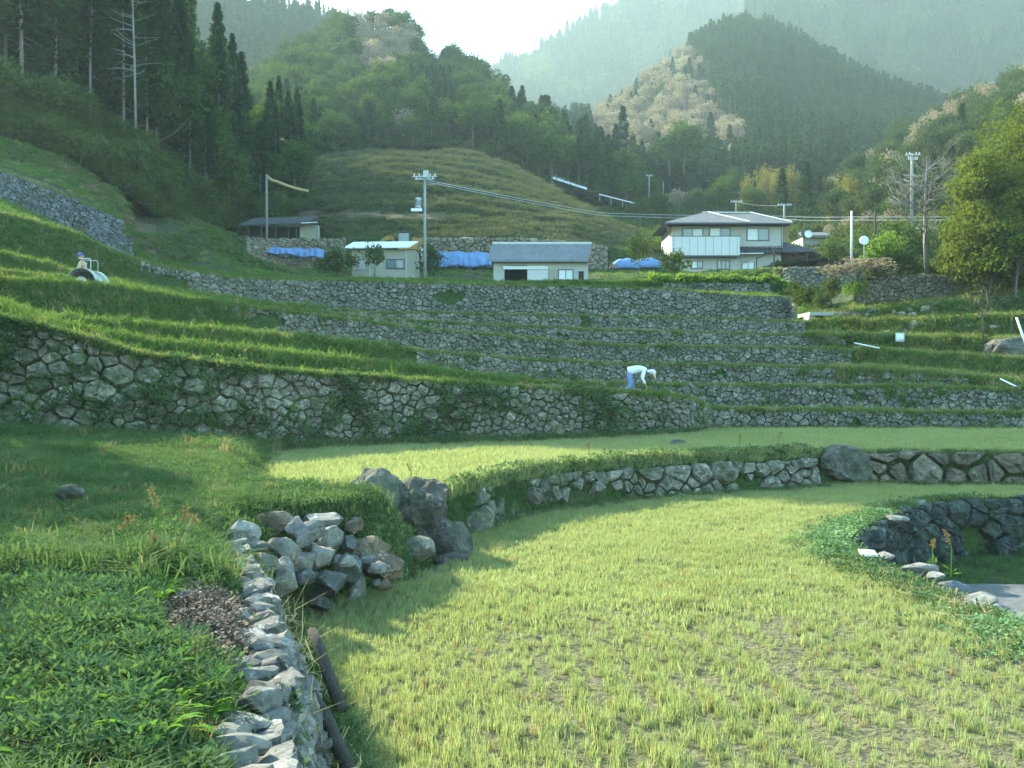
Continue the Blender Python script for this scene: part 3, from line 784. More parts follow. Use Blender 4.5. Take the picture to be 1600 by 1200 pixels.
# the foreground wall itself, running towards the camera, pale flat tops
ys = np.concatenate([np.linspace(3.2, 10.6, 50)])
b = np.array([(bank_r(y) + .40, y - .05, -.08) for y in ys]); t = np.array([(bank_r(y) + .02, y, bank_z(np.array([bank_r(y) - .7]), np.array([y]))[0] - .12) for y in ys])
FW = stone_wall('stone_wall', 'foreground stone wall running toward the viewer beside the shaded paddy grass', b, t, .29, M['pa'], gap=.03, proud=.22, aniso=1.5, rough=1.4)
fwb = np.array(FW.location)
for i, y in enumerate(np.arange(3.4, 10.4, .22)):
    x = bank_r(y) + random.uniform(-.20, .0); z = bank_z(np.array([x - .5]), np.array([y]))[0] - .10
    rock('cap_stone', None, x, y, z, (random.uniform(.11, .20), random.uniform(.09, .15), random.uniform(.05, .10)), 300 + i, M['pa'] if i % 3 else M['pp'], random.uniform(-.6, .6), parent=FW, base=fwb, sub=2, cuts=12, rough=.18, flat=.62)
for i, (y, dx) in enumerate([(8.6, -.5), (8.1, -.35), (7.4, -.55), (9.4, -.3)]):
    x = bank_r(y) + dx; z = bank_z(np.array([x]), np.array([y]))[0]
    rock('flat_rock', ['pale flat rock half buried beside the dry leaf litter', 'small white flat rock next to the wall top', 'thin pale rock lying in the leaf litter', 'tan flat rock under the yellow leaves at the wall corner'][i], x, y, z, (.2, .14, .06), 340 + i, M['pp'], .4 * i, sub=2, cuts=10)

rock('boulder', 'large dark lichen spotted boulder where the low curved wall begins', -1.42, 15.45, .50, (.58, .68, .62), 41, M['boulder'], .5, 'boulder', sub=4, cuts=8, rough=.26, flat=.7)
rock('boulder', 'pale boulder with cracked top beside the larger dark boulder', -2.15, 15.3, .88, (.46, .45, .50), 42, M['stone'], .2, 'boulder', sub=4, cuts=9, rough=.24, flat=.66)
rock('boulder', 'low dark boulder leaning against the foot of the large lichen spotted one', -1.0, 15.25, .12, (.36, .42, .46), 48, M['boulder'], .9, 'boulder', sub=3, cuts=6, rough=.15)
rock('boulder', 'leaning boulder at the far right end of the low curved wall', 8.25, 25.3, .38, (.80, .75, .64), 43, M['boulder'], .3, 'boulder', sub=4, cuts=8, rough=.26, flat=.68)
rock('rock', 'small flat dark rock lying in the shaded paddy grass below the boulder', -.85, 14.6, .05, (.33, .25, .13), 44, M['boulder'], 0, sub=3, smooth=True)
rock('rock', 'half buried rock on the grass slope between stone heap and boulder', -1.35, 14.0, .28, (.26, .34, .22), 45, M['stone'], .6, sub=3)
for i, (x, y, s) in enumerate([(1440, 893, .26), (1490, 925, .25), (1462, 905, .17), (1530, 945, .30), (1562, 962, .24), (1596, 978, .22), (1400, 815, .24), (1412, 798, .2), (1436, 790, .26), (1385, 872, .17)]):
    Y = CZ * F / (y - HY) + .1; c = P(x, y, Y)
    rock('flat_rock', ['largest pale flat rock on the rim beside the seed stalk', 'white topped flat rock on the paddy rim above the grey mud', 'small flat rock tucked behind the tall seed stalk', 'long flat rock on the rim above the mud floor', 'low flat rock on the rim next to the dry straw', 'rim rock cut by the right edge of the picture', 'pale layered rock at the rim above the dark wall', 'small pale rock behind the green clover patch', 'white rock on the rim at the top of the dark wall', 'brown flat rock at the foot of the clover patch'][i],
         c[0], c[1], .02, (s * 1.1, s * .8, s * .36), 60 + i, M['pp'] if i % 3 != 1 else M['stone_slate'], .5 * i, 'rock', sub=3, cuts=10, rough=.14)
for i, (x, y, Y, s) in enumerate([(360, 573, 25.9, .09), (1190, 700, 27.5, .22), (1060, 697, 28.3, .3), (880, 706, 26.2, .22), (290, 720, 20.5, .3), (360, 727, 20.5, .22), (110, 770, 11.5, .16)]):
    c = P(x, y, Y)
    rock('rock', ['small white rock on the crest of the big stone wall', 'white flat rock in the second paddy near the right boulder', 'dark rock in the shaded strip of the second paddy', 'low rock in the middle of the second paddy', 'dark rock in the grass below the big wall', 'pale rock in the grass at the rim of the second paddy', 'grey rock among the weeds of the shaded bank'][i], c[0], c[1], c[2], (s * 1.3, s, s * .7), 80 + i, M['pp'] if i in (0, 1, 5) else M['boulder'], i, 'rock', sub=2)
# big dark rock and stones on the right slope
c = surf(1575, 560, 'CDE'); rock('boulder', 'huge dark boulder sunk in the grassy slope at the right', c[0], c[1], c[2] + .25, (1.3, 1.2, .95), 47, M['boulder'], .2, 'boulder', sub=4, cuts=7, rough=.2)
for i in range(46):
    x = random.uniform(1275, 1590); k = 'F' if i % 2 else 'G'
    if k == 'F' and x < 1345: continue
    a, b_ = on_line(k, x, 'bot'), on_line(k, x); u = random.uniform(.25, 1.0); c = a * (1 - u) + b_ * u; s = random.uniform(.12, .34)
    rock('rock', 'weathered rock showing through the grass of the sunlit right slope', c[0], c[1] - .06, c[2], (s * 1.2, s, s * .75), 500 + i, M['stone_warm'], i, 'rock', 'rocks in the sunlit right slope', sub=2, smooth=False)
for i in range(14):
    x = random.uniform(1365, 1470); c = surf(x, random.uniform(540, 556), 'CDE'); s = random.uniform(.06, .16)
    rock('rock', 'small pale rubble stone beside the white pipe and sign board', c[0], c[1], c[2] + .02, (s * 1.3, s, s * .8), 560 + i, M['pp'], i, 'rock', 'rubble by the sign board', sub=1)

# wooden stakes against the foreground wall
for i, (p0, p1) in enumerate([((486, 985, 8.0), (524, 1085, 7.6)), ((486, 1085, 6.5), (552, 1215, 6.2))]):
    a, b_ = P(*p0), P(*p1)
    st = thing('wooden_stake', ['grey wooden stake leaning on the wall by the bent dry grass', 'thicker dark wooden stake leaning on the wall at the lower edge'][i], 'wooden stake', tuple(b_))
    d = (a - b_) / np.linalg.norm(a - b_)
    MB().tube([b_ - d * .15, lerp(b_, a, .35), lerp(b_, a, .7) + [.015, 0, 0], a], [.05, .046, .042, .038], 10).build('shaft', M['wood'], st, b_, True)
    MB().tube([a, a + d * .012], [.035, .02], 10).build('cut_end', M['timber'], st, b_)

# white plate lying in the paddy
c = P(1357, 880, 14.55)
wb = thing('white_plate', 'small white plate lying on the grass near the clover patch', 'plate', (c[0], c[1], .10))
mb = MB().poly_prism([(c[0] - .12, c[1] - .10, .11), (c[0] + .10, c[1] - .11, .10), (c[0] + .125, c[1] + .10, .13), (c[0] - .10, c[1] + .11, .14)], (0, 0, .035))
mb.build('plate', M['white'], wb, (c[0], c[1], .10))
MB().poly_prism([(c[0] - .095, c[1] - .08, .1465), (c[0] + .08, c[1] - .085, .1385), (c[0] + .10, c[1] + .08, .166), (c[0] - .08, c[1] + .085, .1745)], (0, 0, .006)).build('raised_panel', M['cloth_white'], wb, (c[0], c[1], .10))

# ------------------------------------------------------------------ plant prototypes
def rq(r): return r.normal(size=3)
def quads_mesh(name, P0, D, W, mats, tipped=True, mi=None, extra=None):
    """leaf = rhombus from P0 along D with half width vector W"""
    n = len(P0); V = np.empty((n, 4, 3))
    V[:, 0] = P0; V[:, 1] = P0 + D * .5 + W; V[:, 2] = P0 + D; V[:, 3] = P0 + D * .5 - W
    f = (np.arange(n * 4).reshape(n, 4))
    v = V.reshape(-1, 3)
    return v, f
def merge(name, parts, mats):
    """parts = [(v, f, material index)]"""
    v = []; f = []; mi = []; n = 0
    for (a, b, m) in parts:
        v += list(a); f += [tuple(int(i) + n for i in q) for q in b]; mi += [m] * len(b); n += len(a)
    return meshdata(name, v, f, mats, False, mi)
def cross_w(D, w, r):
    n = r.normal(size=D.shape); W = np.cross(D, n); W /= np.linalg.norm(W, axis=1, keepdims=True) + 1e-9
    return W * np.asarray(w).reshape(-1, 1)

def blades(r, n, h, spread, w, lean=.35, base_r=.05):
    v = []; f = []
    for _ in range(n):
        a = r.uniform(0, 2 * PI); q = base_r * math.sqrt(r.random()); b = np.array([q * math.cos(a), q * math.sin(a), -.01])
        hh = h * r.uniform(.55, 1.15); a2 = r.uniform(0, 2 * PI); l = lean * r.random() * hh
        d = np.array([math.cos(a2), math.sin(a2), 0]); s = np.array([-d[1], d[0], 0]) * w * r.uniform(.7, 1.3)
        if r.random() < .5: s = np.array([d[0], d[1], 0]) * w
        m = b + d * l * .35 + [0, 0, hh * .6]; t = b + d * l * (1 + spread) + [0, 0, hh * (1 - .3 * spread)]
        k = len(v); v += [b - s, b + s, m + s * .8, m - s * .8, t]; f += [(k, k + 1, k + 2, k + 3), (k + 3, k + 2, k + 4)]
    return np.array(v), f
def grass_protos(nm, mat, k, **kw):
    out = []
    for i in range(k):
        v, f = blades(np.random.default_rng(900 + i + len(nm)), **kw); out.append(meshdata(nm, v, f, mat))
    return proto_coll(nm, out)
G_PADDY = grass_protos('paddy_clump', M['grass_lit'], 6, n=15, h=.15, spread=.15, w=.0036, lean=.35, base_r=.05)
G_FINE = grass_protos('fine_clump', M['grass_lit'], 5, n=26, h=.13, spread=.25, w=.006, lean=.5, base_r=.16)
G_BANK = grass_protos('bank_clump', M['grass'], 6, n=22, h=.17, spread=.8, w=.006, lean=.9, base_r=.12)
G_TALL = grass_protos('tall_clump', M['grass'], 5, n=20, h=.34, spread=.9, w=.007, lean=.9, base_r=.10)
G_DRY = grass_protos('terrace_clump', M['grass_dry'], 5, n=30, h=.24, spread=.7, w=.011, lean=.8, base_r=.22)
G_FAR = grass_protos('far_clump', M['grass_dry'], 4, n=40, h=.5, spread=.8, w=.035, lean=.9, base_r=.7)
G_STRAW = grass_protos('straw_clump', M['straw'], 4, n=6, h=.20, spread=1.6, w=.004, lean=1.5, base_r=.12)
G_DULL = grass_protos('knoll_clump', M['grass_dull'], 4, n=34, h=.42, spread=.8, w=.035, lean=.9, base_r=.7)
G_SLOPE = grass_protos('slope_clump', M['slope_grass_lit'], 5, n=30, h=.26, spread=.7, w=.011, lean=.9, base_r=.24)
G_LIP = grass_protos('lip_clump', M['grass_lit'], 5, n=26, h=.15, spread=.7, w=.006, lean=.9, base_r=.14)  # pale paddy colour reused so the wall top looks sunlit

def leafy(r, n, R, L, w, h, up=.5):
    a = r.uniform(0, 2 * PI, n); q = R * np.sqrt(r.random(n))
    p = np.stack([q * np.cos(a), q * np.sin(a), h * r.random(n) * (1 - .5 * q / R)], 1)
    d = np.stack([np.cos(a + r.normal(0, .7, n)), np.sin(a + r.normal(0, .7, n)), r.normal(up, .4, n)], 1); d /= np.linalg.norm(d, axis=1, keepdims=True)
    d *= L * r.uniform(.6, 1.3, (n, 1)); W = np.cross(d, [0, 0, 1.0] + r.normal(0, .3, (n, 3))); W /= np.linalg.norm(W, axis=1, keepdims=True); W *= (w * r.uniform(.7, 1.2, (n, 1)))
    return quads_mesh('', p, d, W, None)
def leafy_coll(nm, mat, k, **kw):
    return proto_coll(nm, [meshdata(nm, *leafy(np.random.default_rng(70 + i), **kw), mat) for i in range(k)])
W_SMALL = leafy_coll('small_weed', M['weed'], 6, n=34, R=.15, L=.06, w=.017, h=.12, up=.35)
W_MUG = leafy_coll('mugwort', M['weed'], 5, n=80, R=.15, L=.065, w=.011, h=.24, up=.45)
W_CLOVER = leafy_coll('clover', M['clover'], 4, n=60, R=.20, L=.035, w=.017, h=.10, up=.1)
def dock_leaves(seed, n=9, L=.17, w=.024, R=.05):
    """rosette of curved lance-shaped leaves"""
    r = np.random.default_rng(seed); v = []; f = []
    for _ in range(n):
        a = r.uniform(0, 2 * PI); d = np.array([math.cos(a), math.sin(a), 0]); s = np.array([-d[1], d[0], 0]); l = L * r.uniform(.6, 1.25); up = r.uniform(.5, 1.3); ww = w * r.uniform(.8, 1.2); k = len(v)
        for t, wd in ((0, .12), (.22, .55), (.5, 1.0), (.78, .62), (1.0, .04)):
            c = d * (R * .6 + l * (.75 * t + .15 * t * t)) + [0, 0, l * up * (t - .62 * t * t) + .01]; v += [c - s * ww * wd + [0, 0, .006 * wd], c, c + s * ww * wd + [0, 0, .006 * wd]]
        for j in range(4):
            for q in (0, 1): f.append((k + j * 3 + q, k + j * 3 + q + 1, k + j * 3 + q + 4, k + j * 3 + q + 3))
    return v, f
W_BROAD = proto_coll('broad_weed', [meshdata('broad_weed', *dock_leaves(470 + i), M['dock'], True) for i in range(5)])
W_IVY = leafy_coll('wall_plant', M['weed'], 5, n=60, R=.26, L=.09, w=.03, h=.22, up=.1)
W_BUSH = leafy_coll('bush_sprig', M['shrub'], 5, n=110, R=.6, L=.17, w=.05, h=.6, up=.5)
LITTER = proto_coll('leaf_litter', [meshdata('litter', *leafy(np.random.default_rng(40 + i), 26, .14, .035, .009, .03, 0), plain('litter_%d' % i, c, .95, .05)) for i, c in enumerate([(.13, .10, .07), (.20, .15, .10), (.09, .075, .06)])])

# ------------------------------------------------------------------ trees
def limb(mb, p, d, L, r0, r, n=4, droop=0.0):
    pts = [np.array(p, float)]; dd = np.array(d, float)
    for i in range(n):
        dd = dd + r.normal(0, .10, 3) + [0, 0, -droop / n]; dd /= np.linalg.norm(dd); pts.append(pts[-1] + dd * L / n)
    mb.tube(pts, list(np.linspace(r0, r0 * .25, n + 1)), 5); return pts

def cedar_parts(seed, H, R, n, crown0=.12, leaf=.5, trunk_r=.22, shape=.85, bare=0):
    r = np.random.default_rng(seed)
    tb = MB().tube([(0, 0, -.5), (r.normal(0, .05), r.normal(0, .05), H * .3), (r.normal(0, .12), r.normal(0, .12), H * .65), (0, 0, H * .985)], [trunk_r * 1.15, trunk_r * .85, trunk_r * .5, .03], 7)
    for k in range(bare):
        h = H * r.uniform(.1, crown0 + .25); a = r.uniform(0, 2 * PI); limb(tb, (0, 0, h), (math.cos(a), math.sin(a), -.1), R * r.uniform(.3, .8), .035, r, 3, .3)
    u = r.random(n) ** .8; h = crown0 + (1 - crown0) * u
    whorl = np.floor(u * 22) / 22; lump = .72 + .28 * np.sin(whorl * 91.7 + 3) ; 
    a = r.uniform(0, 2 * PI, n); nb = 9
    ab = (np.floor(a / (2 * PI) * nb) + .5) / nb * 2 * PI + whorl * 40; a = ab + r.normal(0, .24, n)
    Rh = R * np.clip(1 - u, 0, 1) ** shape * (.55 + .45 * np.clip(u * 7, 0, 1)) * (lump + .35 * _hash(np.floor(ab * 50).astype(np.int64), np.floor(whorl * 99).astype(np.int64), seed) - .15) + .12
    q = Rh * np.sqrt(r.uniform(.12, 1, n)); 
    p = np.stack([q * np.cos(a), q * np.sin(a), h * H - .32 * q + r.normal(0, .12, n) * leaf], 1)
    d = np.stack([np.cos(a) + r.normal(0, .35, n), np.sin(a) + r.normal(0, .35, n), r.normal(-.05, .4, n)], 1); d /= np.linalg.norm(d, axis=1, keepdims=True)
    d *= leaf * r.uniform(.6, 1.4, (n, 1)); v, f = quads_mesh('', p - d * .4, d, cross_w(d, leaf * .26 * r.uniform(.6, 1.2, n), r), None)
    return (np.array(tb.v), tb.f), (v, f)

def broad_parts(seed, H, R, n, leaf=.35, crown0=.3, nclump=46, trunk_r=.2, squash=.8, limbs=7, full=False):
    r = np.random.default_rng(seed)
    cz = H * (1 + crown0) / 2; hz = H * (1 - crown0) / 2
    tb = MB().tube([(0, 0, -.4), (r.normal(0, .1), r.normal(0, .1), H * crown0), (r.normal(0, .3), r.normal(0, .3), cz), (r.normal(0, .3), r.normal(0, .3), H * .88)], [trunk_r * 1.2, trunk_r * .9, trunk_r * .5, .03], 7)
    # clump centres in a lumpy shell
    cc = r.normal(size=(nclump, 3)); cc /= np.linalg.norm(cc, axis=1, keepdims=True); cc *= (r.uniform(.35, 1, (nclump, 1)) ** .6)
    cc[:, 2] = np.where((cc[:, 2] < -.6) & (not full), -cc[:, 2] * .5, cc[:, 2])
    wob = 1 + .22 * np.sin(cc[:, 0] * 4 + seed) * np.cos(cc[:, 1] * 3 + seed * 2)
    C_ = cc * np.array([R, R, hz]) * wob[:, None] * .82 + [0, 0, cz]
    for k in range(limbs):
        e = C_[k]; b_ = np.array([0, 0, H * r.uniform(crown0 * .8, .6)]); m_ = lerp(b_, e, .5) + [0, 0, -.1 * R]
        tb.tube([b_, m_, e], [trunk_r * .5, trunk_r * .3, .03], 5)
    k = r.integers(0, nclump, n); cr = R * r.uniform(.24, .42, nclump)
    o = r.normal(size=(n, 3)); o /= np.linalg.norm(o, axis=1, keepdims=True); o *= (r.uniform(.25, 1, (n, 1)) ** .5); o[:, 2] *= squash
    p = C_[k] + o * cr[k][:, None]
    d = o * .6 + r.normal(0, .6, (n, 3)); d /= np.linalg.norm(d, axis=1, keepdims=True); d *= leaf * r.uniform(.6, 1.3, (n, 1))
    v, f = quads_mesh('', p, d, cross_w(d, leaf * .34 * r.uniform(.7, 1.2, n), r), None)
    return (np.array(tb.v), tb.f), (v, f)

def twig_parts(seed, H, R, leafn, leaf=.25, up=.7, nb=16, depth=3, tk=1.0):
    """bare tree: trunk, limbs, twigs; a few small pale buds"""
    r = np.random.default_rng(seed); tb = MB()
    tr = [np.array((0, 0, -.3)), np.array((r.normal(0, .1), 0, H * .3)), np.array((r.normal(0, .2), r.normal(0, .2), H * .7)), np.array((r.normal(0, .2), 0, H))]
    tb.tube(tr, [H * .022 * tk, H * .018 * tk, H * .010 * tk, .012], 7); tips = []
    def grow(p, d, L, rr, k):
        pts = [p]; dd = d / np.linalg.norm(d)
        for i in range(3): dd = dd + r.normal(0, .16, 3) + [0, 0, .05]; dd /= np.linalg.norm(dd); pts.append(pts[-1] + dd * L / 3)
        tb.tube(pts, [rr, rr * .8, rr * .6, rr * .4], 4 if k else 3); tips.extend(pts[1:])
        if k: 
            for _ in range(4):
                e = dd + r.normal(0, .6, 3); grow(pts[int(r.integers(1, 4))], e, L * r.uniform(.4, .65), rr * .5, k - 1)
    for b in range(nb):
        h = r.uniform(.25, .95); a = r.uniform(0, 2 * PI); p = np.array([np.interp(h * H, [q[2] for q in tr], [q[i] for q in tr]) for i in range(3)])
        grow(p, np.array([math.cos(a), math.sin(a), up * r.uniform(.5, 1.4)]), R * (1.05 - .6 * h), H * .009 * tk * (1.2 - h * .7), depth - 1)
    tips = np.array(tips); k = r.integers(0, len(tips), leafn); p = tips[k] + r.normal(0, .06 * R, (leafn, 3))
    d = r.normal(size=(leafn, 3)); d /= np.linalg.norm(d, axis=1, keepdims=True); d *= leaf
    return (np.array(tb.v), tb.f), quads_mesh('', p, d, cross_w(d, leaf * .3 * np.ones(leafn), r), None)

def bamboo_parts(seed, H, n):
    r = np.random.default_rng(seed); tb = MB(); P0 = []; D = []
    for k in range(9):
        a = r.uniform(0, 2 * PI); q = r.uniform(0, 1.3); hh = H * r.uniform(.7, 1); bend = r.uniform(.3, 1.3); a2 = r.uniform(0, 2 * PI)
        pts = [np.array((q * math.cos(a) + bend * t ** 3 * math.cos(a2), q * math.sin(a) + bend * t ** 3 * math.sin(a2), hh * t - .25 * bend * t ** 4)) for t in np.linspace(0, 1, 6)]
        tb.tube(pts, list(np.linspace(.06, .015, 6)), 5); pts = np.array(pts)
        m = n // 9; t = r.uniform(.35, 1, m) * 5; i = np.minimum(t.astype(int), 4); u = (t - i)[:, None]
        p = pts[i] * (1 - u) + pts[i + 1] * u; o = r.normal(0, .42, (m, 3)) * (1.2 - t / 5 * .7)[:, None]; P0.append(p + o); dd = o + [0, 0, -.25] + r.normal(0, .2, (m, 3)); dd /= np.linalg.norm(dd, axis=1, keepdims=True); D.append(dd * .42)
    P0 = np.concatenate(P0); D = np.concatenate(D)
    return (np.array(tb.v), tb.f), quads_mesh('', P0, D, cross_w(D, .085 * np.ones(len(P0)), r), None)

class Kind:
    """a few shared meshes of one kind of tree"""
    def __init__(s, name, cat, parts, mleaf, mbark, part_name='crown'):
        s.name, s.cat, s.pn = name, cat, part_name
        s.md = [(meshdata('trunk', a[0], a[1], mbark, True), meshdata(part_name, b[0], b[1], mleaf)) for a, b in parts]
        s.raw = parts; s.mats = (mbark, mleaf); s.c = None
    def coll(s):
        if s.c is None: s.c = proto_coll(s.name + '_protos', [merge(s.name, [(a[0], a[1], 0), (b[0], b[1], 1)], s.mats) for a, b in s.raw])
        return s.c
    def put(s, p, sc, label, group=None, rz=None, i=None, name=None, zs=1.0):
        i = random.randrange(len(s.md)) if i is None else i
        o = thing(name or s.name, label, s.cat, tuple(p), group, random.uniform(0, 6.28) if rz is None else rz)
        o.scale = (sc, sc, sc * zs)
        mobj('trunk', s.md[i][0], o); mobj(s.pn, s.md[i][1], o)
        return o
K_CEDAR = Kind('cedar_tree', 'tree', [cedar_parts(i, 22, 3.2, 4000, .12 + .08 * (i % 3), .66, .14, shape=.62, bare=14) for i in range(4)], M['cedar'], M['bark_pale'])
K_CEDAR2 = Kind('cedar_tree', 'tree', [cedar_parts(10 + i, 11, 2.5, 1500, .03, .6, .16, shape=.7) for i in range(4)], M['cedar'], M['bark'])
K_CEDARF = Kind('cedar_tree', 'tree', [cedar_parts(20 + i, 12, 2.3, 420, .03, 1.0, .15) for i in range(3)], M['cedar_far'], M['bark'])
K_BROAD = Kind('evergreen_tree', 'tree', [broad_parts(30 + i, 9.5, 3.6, 2000, .55, .12, 40) for i in range(4)], M['broad'], M['bark'])
K_BROADL = Kind('leafy_tree', 'tree', [broad_parts(35 + i, 9, 3.4, 1500, .5, .15, 36) for i in range(3)], M['broad_lit'], M['bark'])
K_BROADF = Kind('evergreen_tree', 'tree', [broad_parts(40 + i, 9, 3.8, 420, 1.0, .08, 26) for i in range(3)], M['broad'], M['bark'])
K_PALE = Kind('pale_tree', 'tree', [broad_parts(50 + i, 8, 3.3, 900, .5, .2, 30, trunk_r=.15, limbs=14) for i in range(4)], M['pale'], M['bark_pale'])
K_BAMBOO = Kind('bamboo_clump', 'bamboo', [bamboo_parts(60 + i, 9, 1500) for i in range(3)], M['bamboo'], M['bamboo'], 'foliage')
K_SHRUB = Kind('shrub', 'shrub', [broad_parts(65 + i, 2.0, 1.2, 900, .2, .02, 26, trunk_r=.05, limbs=5) for i in range(4)], M['shrub'], M['bark'], 'foliage')
K_SHRUBL = Kind('shrub', 'shrub', [broad_parts(75 + i, 2.0, 1.2, 1100, .17, .02, 26, trunk_r=.05, limbs=5) for i in range(3)], M['hedge'], M['bark'], 'foliage')

# ------------------------------------------------------------------ hills behind
def hill_sheet(name, label, lines, mat, x0, x1, step, nsub, amp, nsc, seed, back=(40, -60), kind='structure', steps=0):
    """lines: list of [(px x, px y, depth)]; rows interpolated in space between them, then a back slope"""
    xs = np.arange(x0, x1 + .1, step)
    L = []
    for l in lines:
        a = np.array(l, float); L.append(P(xs, np.interp(xs, a[:, 0], a[:, 1]), np.interp(xs, a[:, 0], a[:, 2])).T)
    rows = []
    for i in range(len(L) - 1):
        for u in np.linspace(0, 1, nsub, endpoint=(i == len(L) - 2)):
            r = lerp(L[i], L[i + 1], u)
            if steps:
                w = u * steps + .35 * fnoise(xs / 90, 0 * xs + i, seed + 3); fr = w - np.floor(w)
                r[:, 2] += (L[i + 1][:, 2] - L[i][:, 2]) / steps * (sstep(.55, .95, fr) - fr) * .8
            r[:, 2] += amp * fnoise(r[:, 0] / nsc, r[:, 1] / nsc, seed) * (1 if i + u > 0 else 0)
            rows.append(r)
    for k in (.33, 1.0):
        r = L[-1].copy(); r[:, 0] *= (r[:, 1] + back[0] * k) / r[:, 1]; r[:, 1] += back[0] * k; r[:, 2] += back[1] * k; rows.append(r)
    G = np.array(rows)
    grid_obj(name, G, mat, label, kind)
    return G[:-2]

KN = hill_sheet('hill', 'bare grassy knoll with old overgrown terraces behind the sheds', [
    [(300, 392, 124), (380, 372, 124), (500, 372, 124), (545, 372, 114), (800, 372, 112), (900, 382, 113), (1000, 402, 113), (1050, 430, 114)],
    [(300, 360, 132), (380, 350, 132), (490, 340, 132), (540, 333, 124), (680, 333, 122), (800, 340, 122), (900, 356, 122), (1000, 390, 120), (1050, 425, 119)],
    [(300, 350, 142), (400, 318, 142), (480, 290, 148), (600, 275, 148), (700, 275, 148), (800, 292, 145), (880, 320, 138), (940, 345, 132), (1000, 378, 128), (1050, 420, 124)],
    [(300, 340, 150), (400, 300, 152), (470, 265, 164), (520, 244, 172), (600, 232, 184), (680, 236, 184), (750, 242, 180), (800, 258, 172), (860, 288, 160), (930, 325, 145), (1000, 368, 134), (1050, 415, 130)]],
    M['hill'], 300, 1050, 6, 26, .8, 9, 61, (40, 2), steps=4)
kn_o = [o for o in COL.objects if o.name.startswith('hill')][0]
paint(kn_o, M['earth'], lambda x, y, c: (470 < x < 700 and abs(y - 336 - .03 * (x - 560) - 3 * fnoise(x / 30, 0, 4)) < 5.0) or (845 < x < 912 and 329 < y < 343))
# bare soil bank on the knoll foot
LF = hill_sheet('hill', 'steep shaded forest slope at the left', [
    [(-700, 60, 66), (-250, 150, 68), (0, 214, 72), (100, 244, 74), (200, 302, 78), (240, 335, 82), (300, 352, 98), (380, 358, 124), (450, 346, 130), (480, 312, 142)],
    [(-700, 40, 74), (-250, 90, 74), (0, 130, 80), (100, 165, 84), (200, 225, 92), (280, 280, 108), (380, 310, 138), (480, 262, 156)],
    [(-700, 60, 110), (-250, 10, 115), (0, -10, 125), (100, 0, 128), (200, 50, 130), (270, 110, 135), (340, 175, 145), (400, 220, 155), (480, 235, 175)]],
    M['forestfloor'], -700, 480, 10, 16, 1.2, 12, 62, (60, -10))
MH = hill_sheet('hill', 'wooded hill rising behind the knoll', [
    [(300, 330, 165), (400, 300, 165), (470, 262, 176), (520, 240, 188), (600, 228, 196), (680, 232, 196), (750, 240, 192), (800, 256, 190), (860, 286, 186), (930, 310, 185), (980, 325, 185)],
    [(300, 230, 215), (400, 200, 215), (470, 170, 232), (600, 130, 250), (700, 160, 246), (800, 200, 235), (870, 245, 226), (930, 285, 215), (980, 315, 205)],
    [(300, 190, 260), (380, 175, 260), (430, 135, 272), (470, 100, 285), (520, 70, 296), (590, 50, 302), (640, 62, 300), (680, 90, 296), (720, 125, 290), (770, 152, 284), (830, 176, 276), (870, 205, 266), (910, 235, 250), (945, 280, 230), (980, 312, 215)]],
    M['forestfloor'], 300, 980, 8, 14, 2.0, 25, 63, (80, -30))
BR = hill_sheet('mountain', 'hazy ridge at the upper left behind the wooded hill', [
    [(150, 320, 300), (700, 260, 320)], [(150, 30, 480), (300, 20, 490), (420, 22, 500), (480, 30, 505), (520, 48, 510), (570, 85, 510), (640, 150, 500), (700, 200, 480)]],
    M['forestfloor'], 150, 700, 12, 18, 4, 50, 64, (120, -40))
R1 = hill_sheet('mountain', 'dark cedar mountain with a pale leafless flank on its left', [
    [(860, 335, 230), (1000, 345, 225), (1200, 350, 225), (1520, 345, 240)],
    [(860, 260, 330), (940, 225, 350), (1040, 195, 370), (1160, 170, 380), (1300, 200, 360), (1420, 240, 330), (1520, 280, 300)],
    [(860, 225, 400), (930, 205, 440), (960, 172, 450), (1000, 138, 460), (1060, 96, 470), (1110, 72, 480), (1160, 56, 490), (1200, 62, 490), (1260, 92, 480), (1330, 128, 460), (1400, 158, 440), (1450, 182, 420), (1520, 230, 390)]],
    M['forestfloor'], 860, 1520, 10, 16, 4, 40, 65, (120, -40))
R2 = hill_sheet('mountain', 'far wooded mountainside filling the upper right', [
    [(960, 300, 540), (1900, 330, 540)], [(960, 240, 640), (1050, 150, 680), (1200, 130, 680), (1500, 140, 670), (1900, 120, 640)],
    [(960, 190, 780), (1050, 102, 800), (1110, 62, 805), (1180, 18, 810), (1260, -16, 815), (1500, -30, 815), (1900, -34, 815)]],
    M['forestfloor'], 960, 1900, 16, 14, 8, 80, 66, (200, -60))
R3 = hill_sheet('mountain', 'farthest hazy mountain beyond the valley gap', [
    [(640, 320, 800), (1400, 300, 800)], [(640, 170, 1080), (780, 112, 1120), (850, 84, 1120), (930, 45, 1130), (970, 20, 1140), (1020, 0, 1150), (1080, -14, 1150), (1400, -20, 1150)]],
    M['forestfloor'], 640, 1400, 14, 24, 10, 120, 67, (300, -60))
R4 = hill_sheet('hill', 'sunlit wooded slope close behind the house on the right', [
    [(1180, 418, 118), (1280, 405, 112), (1400, 392, 104), (1600, 372, 98), (1900, 340, 96)],
    [(1180, 395, 140), (1280, 370, 140), (1350, 330, 145), (1420, 300, 145), (1500, 260, 145), (1600, 220, 140), (1900, 150, 140)],
    [(1180, 370, 180), (1260, 345, 190), (1320, 300, 200), (1380, 252, 210), (1440, 215, 215), (1500, 185, 218), (1560, 160, 220), (1600, 145, 220), (1900, 60, 220)]],
    M['hill'], 1180, 1900, 10, 12, 1.2, 14, 68, (80, -20))
